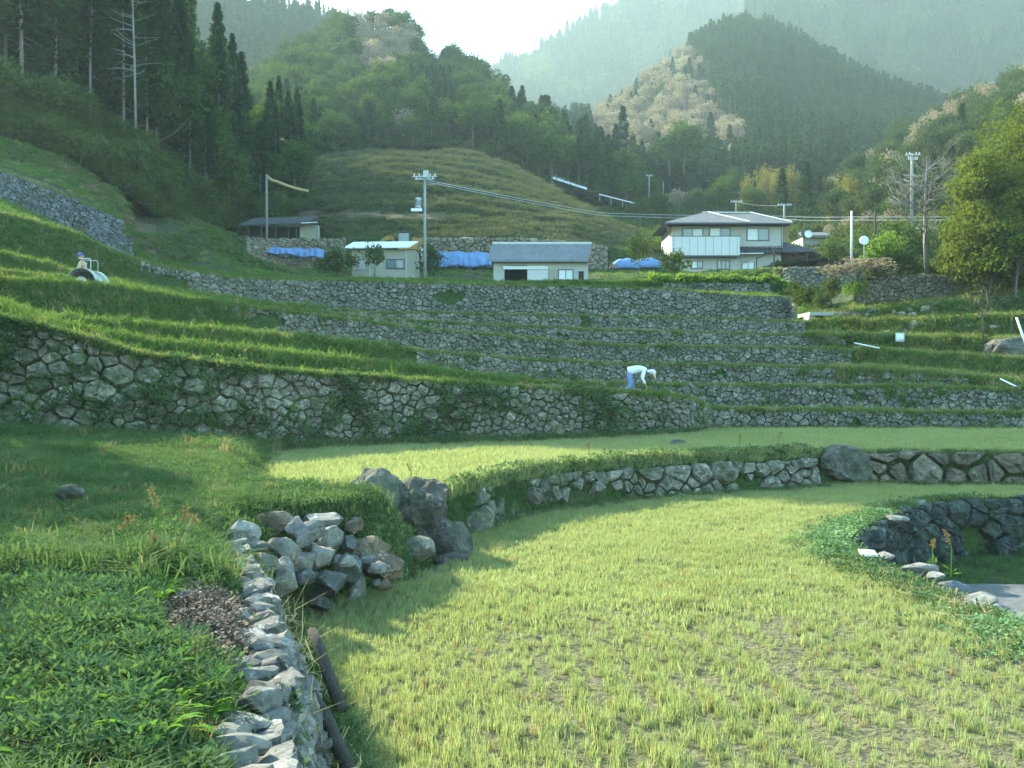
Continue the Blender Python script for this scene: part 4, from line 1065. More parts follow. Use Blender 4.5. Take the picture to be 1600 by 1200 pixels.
VAL = hill_sheet('hill', 'low wooded valley floor between the knoll and the mountains', [
    [(840, 372, 128), (1000, 400, 122), (1300, 404, 124)], [(840, 318, 190), (1000, 345, 190), (1300, 350, 190)], [(840, 300, 240), (1000, 318, 235), (1300, 335, 235)]],
    M['hill'], 840, 1300, 12, 8, 1.0, 14, 69, (60, -8))

# ------------------------------------------------------------------ woods: nearest trees one by one, far woods as masses
def pick(G, n, dmin, mask=None):
    """random, roughly evenly spaced points"""
    c = sample_grid(G, n * 6, mask); keep = np.zeros((n, 3)); m = 0
    for p in c:
        if m and (np.hypot(keep[:m, 0] - p[0], keep[:m, 1] - p[1]) < dmin).any(): continue
        keep[m] = p; m += 1
        if m == n: break
    return keep[:m]
def pxy(q): return px(q[:, 0], q[:, 1]), HY - (q[:, 2] - CZ) / q[:, 1] * F

# left forest of tall cedars
fl = lambda q: ((pxy(q)[0] > -90) & (pxy(q)[0] < 470) & (pxy(q)[1] < np.interp(pxy(q)[0], [-330, 0, 100, 200, 280, 400, 470], [130, 150, 178, 215, 300, 350, 300]))).astype(float)
pts = pick(LF, 165, 2.9, fl)
pts = pts[np.argsort(pts[:, 1])]
for i, p in enumerate(pts):
    x = px(p[0], p[1])
    if 205 < x < 222 and p[1] < 92: continue
    s = random.uniform(.8, 1.15) * np.interp(x, [-330, 120, 240, 300, 470], [.85, 1.0, .92, .68, .5])
    if i % 3 == 0 and x > 215:
        K_BROAD.put(p, s * 1.35, 'dark rounded evergreen tree between the cedars of the left forest', 'evergreens of the left forest'); continue
    K_CEDAR.put(p, s, 'tall dark cedar with a bare pale trunk at the front of the left forest' if p[1] < 92 else ('tall dark cedar standing among others deep in the left forest' if x < 240 else 'shorter dark cedar where the left forest runs down to the barn'), 'cedars of the left forest')
p = P(213, 196, 83.5)
dead = twig_parts(5, 17, 2.6, 0, up=.1, nb=44, depth=1, tk=.30)
dt = thing('dead_tree', 'lone leafless pale trunk standing in front of the left forest', 'tree', tuple(p)); mobj('trunk', meshdata('trunk', dead[0][0], dead[0][1], M['bark_pale'], True), dt)
for o_ in (K_SHRUB,):
    q = pick(LF, 110, 1.6, lambda q: (pxy(q)[1] > np.interp(pxy(q)[0], [-250, 0, 200, 400], [70, 128, 222, 330])).astype(float) * (pxy(q)[0] > -120))
    for p in q: o_.put(p, random.uniform(.8, 1.8), 'low dark shrub at the foot of the left forest', 'shrubs below the left forest')
# unseen trees added beyond the left edge, placed and sized to shade the bank
for i, (x, y, s) in enumerate([(-23.6, 19, 1.45), (-26, 16, 1.5), (-22.5, 14.2, 1.3), (-29.5, 23.5, 1.5), (-25, 11, 1.4), (-23, 10, 1.3), (-28, 19, 1.5)] + [(.743 * p - .669 * 30, .669 * p + .743 * 30, h / 9.5) for p, h in ((.1, 10.8), (1.3, 8.8), (2.9, 7.8), (4.3, 7.6), (5.3, 6.6))]):
    z = bank_z(np.array([x]), np.array([y]))[0] - .2 if i < 7 else 5.1
    K_BROAD.put((x, y, z), s if i < 7 else .46, 'unseen evergreen tree added beyond the left edge to shade the bank', 'trees shading the near bank', i=i % 4, zs=1.0 if i < 7 else s / .46)

# wooded hill in the middle
def mid_kind(x, y):
    n = float(fnoise(x / 45, y / 45, 77, 2))
    if y < 235 and 560 < x < 620 and 60 < y < 150: return 'pale' if n > -.2 else 'broadl'
    if x < 560 and y < 190: return 'broadl' if n > -.05 else 'broad'
    if x > 740: return 'cedar' if n > -.1 else 'broad'
    if n > .28: return 'pale'
    return 'broad' if n > -.3 else 'cedar'
q = pick(MH, 620, 3.4, lambda q: (pxy(q)[0] > 360).astype(float) * (pxy(q)[1] < np.interp(pxy(q)[0], [360, 470, 600, 760, 960], [330, 262, 236, 250, 330])))
X_, Y_ = pxy(q)
cnt = {}
for p, x, y in sorted(zip(q.tolist(), X_, Y_), key=lambda a: a[0][1]):
    k = mid_kind(x, y); cnt[k] = cnt.get(k, 0) + 1
    if cnt[k] > {'cedar': 95, 'broad': 280}.get(k, 200): continue
    pl = 'above the barn' if x < 500 else 'above the beige shed' if x < 650 else 'above the utility pole' if x < 740 else 'above the pale shed' if x < 850 else 'above the distant shed roof'
    z = 'on the crest' if y < np.interp(x, [360, 470, 590, 720, 870, 960], [215, 125, 75, 150, 230, 300]) else 'on the slope'
    if k == 'broad': K_BROAD.put(p, random.uniform(.65, 1.1), 'round dark evergreen tree %s of the wooded hill %s' % (z, pl), 'evergreens of the middle hill')
    elif k == 'broadl': K_BROADL.put(p, random.uniform(.65, 1.15), 'lighter green leafy tree %s of the wooded hill %s' % (z, pl), 'leafy trees of the middle hill')
    elif k == 'pale': K_PALE.put(p, random.uniform(.7, 1.1), 'greyish leafless tree %s of the wooded hill %s' % (z, pl), 'leafless trees of the middle hill')
    else: K_CEDAR2.put(p, random.uniform(.6, 1.0), 'small pointed cedar %s of the wooded hill %s' % (z, pl), 'cedars of the middle hill')

# right cedar mountain
def pale_zone(x, y): return (x > 925) & (x < np.interp(y, [80, 110, 200, 260, 330], [1075, 1090, 1130, 1180, 1190])) & (y > np.interp(x, [925, 1000, 1090], [165, 110, 70])) & (y < 290)
q = sample_grid(R1, 5200); x, y = pxy(q); pz = pale_zone(x + 14 * fnoise(x / 20, y / 20, 5), y)
cs = q[~pz]
scatter('cedar_wood', 'dense dark cedar wood covering the right mountain', 'wood', cs, K_CEDARF.coll(), 3, .75, 1.15, .03)
q = pick(R1, 260, 5.5, lambda q: pale_zone(*pxy(q)).astype(float))
for p in q:
    r = random.random(); yy = HY - (p[2] - CZ) / p[1] * F; pf = 'upper part' if yy < 150 else 'middle part' if yy < 210 else 'lower part'
    if r < .68: K_PALE.put(p, random.uniform(.85, 1.5), 'pale leafless tree on the %s of the sunlit right mountain flank' % pf, 'leafless trees of the right mountain')
    elif r < .84: K_BROADL.put(p, random.uniform(.7, 1.2), 'light green tree among leafless ones, %s of the right mountain' % pf, 'green trees of the right mountain')
    else: K_CEDAR2.put(p, random.uniform(.8, 1.2), 'dark pointed cedar among leafless trees, %s of the right mountain' % pf, 'cedars among the leafless trees')
def big(x, y, Y, s, K, lab, zs=1.0, grp=None, i=None): return K.put(P(x, y, Y), s, lab, grp, zs=zs, i=i)
big(973, 268, 225, 1.15, K_CEDAR2, 'tall dark cedar left of the pale flank, above the distant roofs', 1.15, i=0)
big(962, 262, 228, .9, K_CEDAR2, 'smaller dark cedar beside the tall one above the distant roofs', 1.0, i=1)
big(1068, 268, 220, 1.25, K_BROAD, 'big round evergreen tree at the foot of the pale flank', i=1)
big(1045, 272, 215, 1.0, K_BROADL, 'yellowish green round tree left of the big evergreen', i=0)
# far mountains
q = sample_grid(R2, 7000, lambda q: (pxy(q)[1] > -60) * (fnoise(pxy(q)[0] / 60, pxy(q)[1] / 35, 12, 3) > -.3) * 1.0)
n = fnoise(*[a / 45 for a in pxy(q)], 13, 2)
scatter('cedar_wood', 'hazy cedar wood on the far upper right mountainside', 'wood', q[n < .12], K_CEDARF.coll(), 3, 1.0, 1.7, .03)
scatter('broadleaf_wood', 'hazy broadleaf wood between the cedars of the far mountainside', 'wood', q[n >= .12], K_BROADF.coll(), 3, .9, 1.5, .03)
q = sample_grid(R3, 6500, lambda q: (pxy(q)[1] > -40) * 1.0); n = fnoise(*[a / 40 for a in pxy(q)], 14, 2)
scatter('cedar_wood', 'faint blue cedar wood on the farthest mountain', 'wood', q[n < .1], K_CEDARF.coll(), 3, 1.4, 2.2, .03)
scatter('broadleaf_wood', 'faint blue broadleaf wood on the farthest mountain', 'wood', q[n >= .1], K_BROADF.coll(), 3, 1.3, 2.2, .03)
q = sample_grid(BR, 3600); scatter('cedar_wood', 'hazy dark wood on the upper left ridge', 'wood', q, K_CEDARF.coll(), 3, .7, 1.2, .03)
# near right slope
q = pick(R4, 210, 3.2, lambda q: ((pxy(q)[0] > 1290) & (pxy(q)[1] < 360)) * 1.0)
for p in sorted(q.tolist(), key=lambda a: a[1]):
    r = float(fnoise(p[0] / 12, p[1] / 12, 15, 2)) + random.uniform(-.2, .2); x = px(p[0], p[1])
    far = p[1] > 180
    if r > .34: K_PALE.put(p, random.uniform(.6, 1.0), 'greyish leafless tree on the sunlit right slope', 'leafless trees of the right slope')
    elif r > -.42 or random.random() < .6: K_BROADL.put(p, random.uniform(.5, .9), ('bright leafy tree on the sunlit right slope, ' + ('above the house roof' if x < 1400 else 'between house and utility pole top' if x < 1450 else 'behind the big evergreen trees')), 'leafy trees of the right slope')
    else: K_CEDAR2.put(p, random.uniform(.55, .95), 'slim cedar on the sunlit right slope', 'cedars of the right slope')
# valley trees behind the house
for i, (x, y, Y, s, k, lab) in enumerate([(1260, 345, 160, .85, 'c', 'pointed cedar behind the house roof, tallest of its row'), (1222, 342, 158, .72, 'c', 'pointed cedar just right of the house roof ridge'), (1280, 342, 162, .62, 'c', 'shorter cedar right of the tallest one behind the house'), (1300, 350, 168, .6, 'c', 'small cedar at the right end of the row behind the house'),
        (1165, 335, 190, .9, 'b', 'bamboo clump with yellow top left of the bamboo row'), (1190, 335, 190, 1.05, 'b', 'second bamboo clump with yellow top in the valley row'), (1212, 335, 192, 1.0, 'b', 'third bamboo clump with yellow top in the valley row'), (1238, 335, 192, 1.1, 'b', 'bamboo clump with brightest yellow top in the valley row'),
        (1318, 352, 150, .85, 'b', 'yellow bamboo clump left of the white utility pole'), (1335, 352, 150, .8, 'b', 'yellow bamboo clump behind the white utility pole'), (1300, 358, 146, .6, 'b', 'low yellow bamboo clump beside the cedar row'),
        (1140, 340, 195, .9, 'e', 'round evergreen left of the valley bamboo'), (1120, 345, 180, .8, 'e', 'round evergreen above the left end of the house roof'), (1085, 345, 175, .7, 'l', 'brownish green tree above the house roof corner'), (1060, 345, 178, .75, 'p', 'leafless brown tree left of the house roof'), (1030, 348, 170, .6, 'e', 'dark tree above the pale cables left of the house'), (1010, 325, 195, .8, 'e', 'dark tree behind the distant small pole'), (985, 322, 190, .7, 'e', 'dark tree right of the distant white roof'), (1000, 350, 165, .5, 'e', 'low dark tree below the distant pole'), (1175, 350, 170, .7, 'e', 'dark tree between the two short poles'), (1205, 338, 200, .9, 'e', 'dark tree under the bamboo tops'), (1145, 320, 200, .8, 'e', 'dark tree left of the bamboo row'),
        (1330, 395, 128, .6, 'p', 'leafless cherry tree right of the house'), (1365, 392, 124, .65, 'p', 'leafless cherry tree behind the wooden post'), (1300, 398, 128, .5, 'p', 'small leafless cherry tree by the satellite dish'), (1395, 385, 120, .6, 'p', 'leafless cherry tree left of the tall utility pole')]):
    K = {'c': K_CEDAR2, 'b': K_BAMBOO, 'e': K_BROAD, 'l': K_BROADL, 'p': K_PALE}[k]; big(x, y, Y, s, K, lab, i=i % len(K.md))
# slope shrubs behind wall N and on the mound
for i in range(34):
    x = random.uniform(1290, 1480); Y = random.uniform(84, 100); p = P(x, np.interp(Y, [84, 100], [413, 396]), Y)
    K_SHRUB.put(p, random.uniform(.5, 1.1), 'greyish green shrub on the bank right of the house', 'shrubs on the bank right of the house')
for i in range(42):
    x = random.uniform(1350, 1600); dY = random.uniform(.3, 6); p = on_line('H', x, 'top', dY); p[2] += .1 * dY
    (K_SHRUBL if i % 4 == 0 else K_SHRUB).put(p, random.uniform(.35, .8), 'low shrub on the mound above the rounded sunlit wall' if i % 4 else 'bright green shrub on the mound above the rounded sunlit wall', 'shrubs on the mound')
for i, (x, y, Y, s) in enumerate([(1376, 430, 66.5, 1.1), (1384, 415, 67, 1.2), (1366, 445, 66, .7)]): K_SHRUBL.put(P(x, y, Y), s, ['bright green shrub at the left end of the mound', 'tall bright shrub behind the mound edge', 'small yellow green shrub beside the rounded wall'][i])
big(1338, 470, 64.6, .75, K_SHRUBL, 'pale yellow shrub at the left foot of the rounded wall')
big(1345, 452, 65, .8, K_PALE, 'pale flowering shrub on the corner of the rounded wall', .35)
for i, (x, y, Y, s) in enumerate([(1405, 402, 78, 1.5), (1440, 400, 80, 1.4), (1420, 410, 76, 1.2)]): K_SHRUB.put(P(x, y, Y), s, ['dark round shrub behind the mound, left of the bare tree', 'dark round shrub right behind the bare tree', 'dark low shrub under the bare tree limbs'][i])

# big camphor tree at the right edge
for i, (x, y, Y, H, R, n, nc, lab) in enumerate([(1622, 448, 63, 13.2, 5.0, 30000, 120, 'tallest bright evergreen tree cut by the right edge'), (1548, 452, 62, 9.0, 3.2, 17000, 70, 'broad evergreen tree leaning out left below the tallest one'), (1580, 446, 66, 11.5, 3.6, 15000, 70, 'evergreen tree filling the gap behind the two at the right edge'), (1512, 446, 66, 5.6, 2.0, 7000, 40, 'lower leafy evergreen at the left side of the big trees')]):
    a, b_ = broad_parts(191 + i, H, R, n, .22, -.12, nc, trunk_r=.22, squash=.5, limbs=20, full=True)
    ct = thing('camphor_tree', lab, 'tree', tuple(P(x, y, Y)))
    mobj('trunk', meshdata('trunk', a[0], a[1], M['bark'], True), ct); mobj('crown', meshdata('crown', b_[0], b_[1], M['bigtree']), ct)
for i, (x, y, Y, R, H) in enumerate([(1545, 452, 61, 1.9, 4.2), (1590, 455, 59.5, 2.1, 4.6), (1502, 444, 66, 1.3, 3.0)]):
    a, b_ = broad_parts(95 + i, H, R, 3000, .26, -.05, 40, trunk_r=.1, squash=.6, limbs=8)
    ct = thing('shrub', ['bushy evergreen shrub under the big tree at the right edge', 'large evergreen shrub cut by the right edge below the big tree', 'small evergreen shrub left of the big tree'][i], 'shrub', tuple(P(x, y, Y)))
    mobj('stem', meshdata('stem', a[0], a[1], M['bark'], True), ct); mobj('foliage', meshdata('foliage', b_[0], b_[1], M['bigtree']), ct)
# bare tree on the mound
a, b_ = twig_parts(8, 8.2, 3.4, 260, .12, .55, 22, 3)
bt = thing('bare_tree', 'pale leafless tree with spreading limbs on the mound', 'tree', tuple(P(1449, 432, 68)))
mobj('trunk', meshdata('trunk', a[0], a[1], M['bark_pale'], True), bt); mobj('buds', meshdata('buds', b_[0], b_[1], M['pale']), bt)
for i, (x, Y) in enumerate([(1480, 68.5), (1518, 67)]):
    p = P(x, 432, Y); MBt = MB().tube([p, p + [0.05, 0, 1.2], p + [-.05, 0, 2.4]], [.16, .13, .11], 8)
    t_ = thing('tree_trunk', ['sunlit pale trunk between bare tree and big evergreen', 'grey trunk under the big evergreen crown'][i], 'tree', tuple(p)); MBt.build('trunk', M['bark_pale'], t_, p, True)
a, b_ = twig_parts(9, 2.4, 1.5, 0, .1, .9, 9, 2)
t_ = thing('bare_tree', 'small crooked leafless tree on the slope by the dark boulder', 'tree', tuple(P(1537, 524, 52))); mobj('trunk', meshdata('trunk', a[0], a[1], M['bark'], True), t_)
# hedges
def hedge(label, k, x0, x1, dY, h, n, mat=M['hedge']):
    r = np.random.default_rng(n); pts = []; xs = r.uniform(x0, x1, n); 
    for x in xs:
        p = on_line(k, x, 'top', dY + r.normal(0, .35)); hh = h * (.6 + .4 * float(fnoise(x / 9, 0, 3))) * r.random() ** .5
        pts.append(p + [0, 0, hh])
    pts = np.array(pts); base = pts[0].copy()
    d = r.normal(size=pts.shape) + [0, 0, .4]; d /= np.linalg.norm(d, axis=1, keepdims=True); d *= .22 * r.uniform(.6, 1.4, (n, 1))
    v, f = quads_mesh('', pts - base, d, cross_w(d, .07 * np.ones(n), r), None)
    o = thing('hedge', label, 'hedge', tuple(base)); mobj('foliage', meshdata('foliage', v, f, mat), o)
    mb = MB(); 
    for x in np.arange(x0, x1, 6): p = on_line(k, x, 'top', dY); mb.tube([p - [0, 0, .1], p + [.05, 0, h * .7]], [.03, .015], 4)
    mb.build('stems', M['bark'], o, base)
hedge('bright green hedge above the low wall in front of the house', 'H', 1015, 1255, .5, .9, 7000)
hedge('darker low hedge left of the bright one by the pale shed', 'H', 940, 1040, 4.5, .8, 2500)
for i, (x, y, Y, s) in enumerate([(1056, 432, 86, 1.15), (997, 418, 88, .9), (535, 432, 82, 1.3), (512, 432, 83, 1.0), (585, 425, 80, .75), (672, 437, 84, .95), (1270, 478, 66, .75), (1300, 470, 67, .8), (1255, 482, 66, .7), (1285, 484, 64, .6), (1240, 470, 70, .7)]):
    K_SHRUB.put(P(x, y, Y), s, ['round dark bush in front of the left house corner', 'narrow upright bush between pale shed and house', 'round bush hiding the left end of the beige shed', 'low bush left of the beige shed', 'small narrow tree in front of the beige shed wall', 'dark upright bush beside the utility pole foot', 'olive shrub above the culvert', 'tall olive shrub under the grey wall', 'olive shrub at the end of the long grey wall', 'low shrub over the culvert slab', 'shrub at the right end of the bright hedge'][i], zs=1.6 if i in (1, 4, 5) else 1.0)

# ------------------------------------------------------------------ buildings
def hxf(Y): return lambda x, d=0: (x - CX) / F * (Y + d)
def hzf(Y): return lambda y, d=0: CZ + (HY - y) / F * (Y + d)

def window(root, base, x0, x1, z0, z1, y, panes=2, fr=.07, mats=None, name='window'):
    """frame with mullion, panes as sub-parts"""
    mb = MB().box(x0, x0 + fr, y - .08, y + .05, z0, z1).box(x1 - fr, x1, y - .08, y + .05, z0, z1).box(x0 + fr, x1 - fr, y - .08, y + .05, z1 - fr, z1).box(x0 + fr, x1 - fr, y - .08, y + .05, z0, z0 + fr)
    w = (x1 - x0) / panes
    for i in range(1, panes): mb.box(x0 + i * w - fr * .4, x0 + i * w + fr * .4, y - .06, y + .04, z0 + fr, z1 - fr)
    o = mb.build(name, M['frame'], root, base)
    for i in range(panes):
        g = (mats or ['glass', 'curtain'])[i % 2]
        MB().box(x0 + i * w + .02, x0 + (i + 1) * w - .02, y - .02 + .01 * i, y - .005 + .01 * i, z0 + .02, z1 - .02).build('pane', M[g], o)
        q = o.children[-1]
        q.data.transform(Matrix.Translation(Vector(-np.asarray(base))))
    return o

def tiled(mb, a, b, c, d, n, r=.06):
    """ribs from edge a-b (eave) up to d-c (ridge)"""
    for i in range(n + 1):
        u = i / n; p, q = lerp(np.array(a), np.array(b), u), lerp(np.array(d), np.array(c), u)
        mb.tube([p + [0, 0, .03], q + [0, 0, .03]], r, 5)

# two storey house
Y0 = 117.0; hx, hz = hxf(Y0), hzf(Y0)
HB = np.array((hx(1140), Y0 + 4, hz(421)))
H = thing('house', 'two storey grey house with tiled hip roofs and a pale balcony', 'house', tuple(HB))
zg = HB[2] - .4
w = MB().box(hx(1049), hx(1153), Y0, Y0 + 8, zg, hz(354)).box(hx(1153) + .01, hx(1222), Y0 + .5, Y0 + 8.01, zg, hz(353)); w.build('wall', M['wall_grey'], H, HB)
w = MB().box(hx(1222) + .01, hx(1277), Y0 + 1.2, Y0 + 6.5, zg, hz(391)); w.build('wall', M['red_wall'], H, HB)
MB().box(hx(1046), hx(1152), Y0 - 1.25, Y0 - 1.10, hz(401), hz(372)).box(hx(1046), hx(1046) + .12, Y0 - 1.1, Y0 - .01, hz(401), hz(372)).box(hx(1152) - .12, hx(1152), Y0 - 1.1, Y0 - .01, hz(401), hz(372)).build('balcony', M['cladding'], H, HB)
for i in range(9): 
    x = lerp(hx(1046) + .3, hx(1152) - .3, i / 8.); MB().box(x - .02, x + .02, Y0 - 1.27, Y0 - 1.252, hz(400), hz(373)).build('panel_joint', M['concrete'], H, HB)
MB().box(hx(1045), hx(1153), Y0 - 1.3, Y0 - 1.05, hz(372) + .005, hz(371)).build('balcony_rail', M['frame'], H, HB)
MB().box(hx(1046), hx(1152), Y0 - 1.2, Y0 - .01, hz(403), hz(401) - .01).build('balcony_floor', M['frame'], H, HB)
window(H, HB, hx(1066), hx(1098), hz(376), hz(357), Y0 - .05)
window(H, HB, hx(1108), hx(1141), hz(376), hz(356), Y0 - .05, mats=['curtain', 'glass'])
window(H, HB, hx(1168), hx(1203), hz(379, 2), hz(356), Y0 + .45, mats=['curtain', 'glass'])
window(H, HB, hx(1080), hx(1098), hz(420), hz(408), Y0 - .05, panes=2, mats=['curtain', 'glass'])
window(H, HB, hx(1120), hx(1140), hz(421), hz(407), Y0 - .05, panes=3, mats=['glass', 'glass'])
window(H, HB, hx(1160), hx(1180), hz(421), hz(408), Y0 + .45, panes=2, mats=['curtain', 'curtain'])
def hip(root, x0, x1, y0, y1, ze, zr, rx0, rx1, ry, mat, n, name='roof'):
    e = [(x0, y0, ze), (x1, y0, ze), (x1, y1, ze), (x0, y1, ze)]; a, b = (rx0, ry, zr), (rx1, ry, zr)
    mb = MB().add(e + [a, b], [(0, 1, 5, 4), (1, 2, 5), (2, 3, 4, 5), (3, 0, 4), (3, 2, 1, 0)])
    for i in range(n + 1):
        u = i / n; p = lerp(np.array(e[0], float), np.array(e[1], float), u)
        q = lerp(np.array(e[0]), np.array(a), 1) if u < 0 else None
        xr = min(max(p[0], rx0), rx1); t = 1.0
        if p[0] < rx0: t = (p[0] - x0) / (rx0 - x0)
        if p[0] > rx1: t = (x1 - p[0]) / (x1 - rx1)
        top = np.array([p[0], y0 + (ry - y0) * t, ze + (zr - ze) * t]); mb.tube([p + [0, 0, .02], top + [0, 0, .02]], .05, 4)
    o = mb.build(name, mat, root, HB if root is H else tuple(root.location))
    return o
r1 = hip(H, hx(1034), hx(1166), Y0 - 1.9, Y0 + 9, hz(352), hz(333, 4), hx(1098, 4), hx(1106, 4), Y0 + 4, M['tile'], 44)
r2 = hip(H, hx(1150), hx(1235), Y0 - .9, Y0 + 9.1, hz(350) - .05, hz(333.5, 4), hx(1130, 4), hx(1172, 4), Y0 + 4.05, M['tile'], 30)
def ridge(pts, root, base, r=.13): MB().tube(pts, r, 6).build('ridge_tiles', M['ridge'], root, base)
b0 = HB
ridge([(hx(1106, 4), Y0 + 4, hz(333, 4) + .1), (hx(1165), Y0 - 1.8, hz(352) + .12)], H, HB); ridge([(hx(1172, 4), Y0 + 4.05, hz(333.5, 4) + .1), (hx(1234), Y0 - .8, hz(350) + .1)], H, HB)
ridge([(hx(1098, 4), Y0 + 4, hz(333, 4) + .08), (hx(1172, 4), Y0 + 4.05, hz(333.5, 4) + .08)], H, HB, .1)
MB().box(hx(1034), hx(1164), Y0 - 1.98, Y0 - 1.905, hz(354), hz(352) - .01).build('eave_board', M['frame'], H, HB)
MB().box(hx(1166), hx(1235), Y0 - .98, Y0 - .905, hz(352), hz(350) - .06).build('eave_board', M['frame'], H, HB)
MB().poly_prism([(hx(1035), Y0 - 1.8, hz(353.5)), (hx(1049) - .02, Y0 - .05, hz(372)), (hx(1049) - .02, Y0 + .2, hz(354.5))], (-.08, .0, 0)).build('gable_board', M['timber'], H, HB)
MB().poly_prism([(hx(1234), Y0 + .5, hz(352)), (hx(1222) + .1, Y0 + .55, hz(352)), (hx(1222) + .1, Y0 + .55, hz(378)), (hx(1233), Y0 + .5, hz(376))], (0, .1, 0)).build('side_board', M['timber'], H, HB)
r3 = MB().add([(hx(1152), Y0 - .9, hz(397)), (hx(1282), Y0 - .4, hz(394)), (hx(1278), Y0 + 6.8, hz(391, 6)), (hx(1224), Y0 + 3.5, hz(375, 3.5)), (hx(1154), Y0 + .48, hz(385))], [(0, 1, 3, 4), (1, 2, 3), (0, 4, 3, 2, 1)])
tiled(r3, (hx(1154), Y0 - .9, hz(397)), (hx(1220), Y0 - .65, hz(395.5)), (hx(1222), Y0 + .48, hz(384)), (hx(1155), Y0 + .48, hz(385)), 20, .05)
o = r3.build('lower_roof', M['tile_dark'], H, HB)
MB().box(hx(1213), hx(1281), Y0 + .85, Y0 + 1.1, hz(394.5), hz(393)).build('eave_beam', M['ridge'], H, HB)
for x in (1216, 1232, 1248, 1264): MB().tube([(hx(x), Y0 + .7, hz(395)), (hx(x), Y0 + 1.0, hz(395))], .16, 8).build('rafter_end', M['ridge'], H, HB)
MB().tube([(hx(1153), Y0 - .95, hz(398)), (hx(1190), Y0 - .9, hz(397.4))], .06, 6).build('gutter', M['white'], H, HB)
MB().tube([(hx(1222) + .1, Y0 + .4, hz(352)), (hx(1222) + .1, Y0 + .4, hz(393))], .06, 6).build('downpipe', M['metal'], H, HB)
# red shrubs in front of the dark red annex
for i, (x, s) in enumerate([(1215, .5), (1235, .55), (1252, .55), (1270, .5)]):
    o = K_SHRUB.put(P(x, 423, Y0 - .5), s * 1.3, 'reddish shrub before the dark red annex wall of the house', 'reddish shrubs by the annex'); o.children[1].active_material if 0 else None
# wooden trellis with rails in front of the house
TB = P(1209, 424, 100); tr = thing('wooden_trellis', 'wooden post with two slanting rails in front of the house', 'trellis', tuple(TB))
f_ = lambda x, y, Y=100.: P(x, y, Y)
MB().tube([TB, f_(1209, 387)], .10, 6).build('post', M['wood'], tr, TB); MB().tube([f_(1145, 414), f_(1216, 402)], .06, 6).build('rail', M['concrete'], tr, TB); MB().tube([f_(1180, 404, 100.3), f_(1217, 391, 100.3)], .06, 6).build('rail', M['wood'], tr, TB)
MB().tube([f_(1182, 420), f_(1182, 402)], .07, 6).build('post', M['wood'], tr, TB)

# pale shed with tiled gable roof
Y0 = 90.0; hx, hz = hxf(Y0), hzf(Y0); SB = np.array((hx(845), Y0 + 2, hz(444)))
S = thing('shed', 'long pale shed with grey tiled gable roof and open dark doorway', 'shed', tuple(SB)); zg = SB[2] - .3
x0, x1 = hx(771), hx(919); D = 3.6
wl = MB()
for (a, b_, c, d) in ((771, 788, 447, 405), (788, 824, 414.5, 405), (824, 872, 447, 405), (896, 919, 447, 405), (872, 896, 421, 405), (872, 896, 447, 438)): wl.box(hx(a), hx(b_), Y0, Y0 + .15, hz(c), hz(d))
wl.box(x0, x0 + .15, Y0 + .15, Y0 + D, zg, hz(405)).box(x0, x1, Y0 + D - .12, Y0 + D + .03, zg, hz(405))
wl.poly_prism([(x1, Y0 + .15, zg), (x1, Y0 + D, zg), (x1, Y0 + D, hz(404)), (x1, Y0 + D / 2, hz(387, D / 2)), (x1, Y0 + .15, hz(404))], (-.15, 0, 0))
wl.build('wall', M['wall_pale'], S, SB)
MB().box(hx(789), hx(824), Y0 + 2.0, Y0 + 2.1, zg, hz(412)).build('dark_interior', M['dark'], S, SB)
MB().box(hx(824), hx(856), Y0 - .08, Y0 - .01, hz(446), hz(421.5)).build('sliding_door', M['cladding'], S, SB)
MB().box(hx(786), hx(856), Y0 - .15, Y0 - .01, hz(421), hz(416)).build('door_rail', M['white'], S, SB)
MB().box(hx(857), hx(871), Y0 - .06, Y0 - .01, hz(446), hz(421)).build('door', M['wall_beige'], S, SB)
window(S, SB, hx(872), hx(896), hz(438), hz(421), Y0 + .02, mats=['white', 'curtain'])
MB().box(hx(904), hx(912), Y0 - .03, Y0 - .01, hz(441), hz(424)).build('door', M['dark'], S, SB)
ez, rz_ = hz(410.5), hz(384.5, D / 2)
rf = MB(); ex0, ex1 = hx(761), hx(918)
rf.poly_prism([(ex0, Y0 - .75, ez), (ex1, Y0 - .75, ez), (ex1 + .45, Y0 + D / 2, rz_), (ex0 + .5, Y0 + D / 2, rz_)], (0, 0, .12))
rf.poly_prism([(ex0 + .5, Y0 + D / 2 + .01, rz_), (ex1 + .45, Y0 + D / 2 + .01, rz_), (ex1 + .2, Y0 + D + .6, hz(407)), (ex0 + .3, Y0 + D + .6, hz(407))], (0, 0, .12))
tiled(rf, (ex0 + .05, Y0 - .75, ez + .13), (ex1 - .05, Y0 - .75, ez + .13), (ex1 + .4, Y0 + D / 2, rz_ + .13), (ex0 + .5, Y0 + D / 2, rz_ + .13), 40, .055)
rf.build('roof', M['tile_pale'], S, SB)
ridge([(ex0 + .45, Y0 + D / 2, rz_ + .22), (ex1 + .5, Y0 + D / 2, rz_ + .22)], S, SB, .15)
MB().poly_prism([(ex1 + .02, Y0 - .75, ez - .02), (ex1 + .47, Y0 + D / 2, rz_ - .02), (ex1 + .24, Y0 + D + .6, hz(407)), (ex1 + .24, Y0 + D + .6, hz(411)), (ex1 + .47, Y0 + D / 2, rz_ - .3), (ex1 + .02, Y0 - .7, ez - .22)], (.06, 0, 0)).build('barge_board', M['timber'], S, SB)

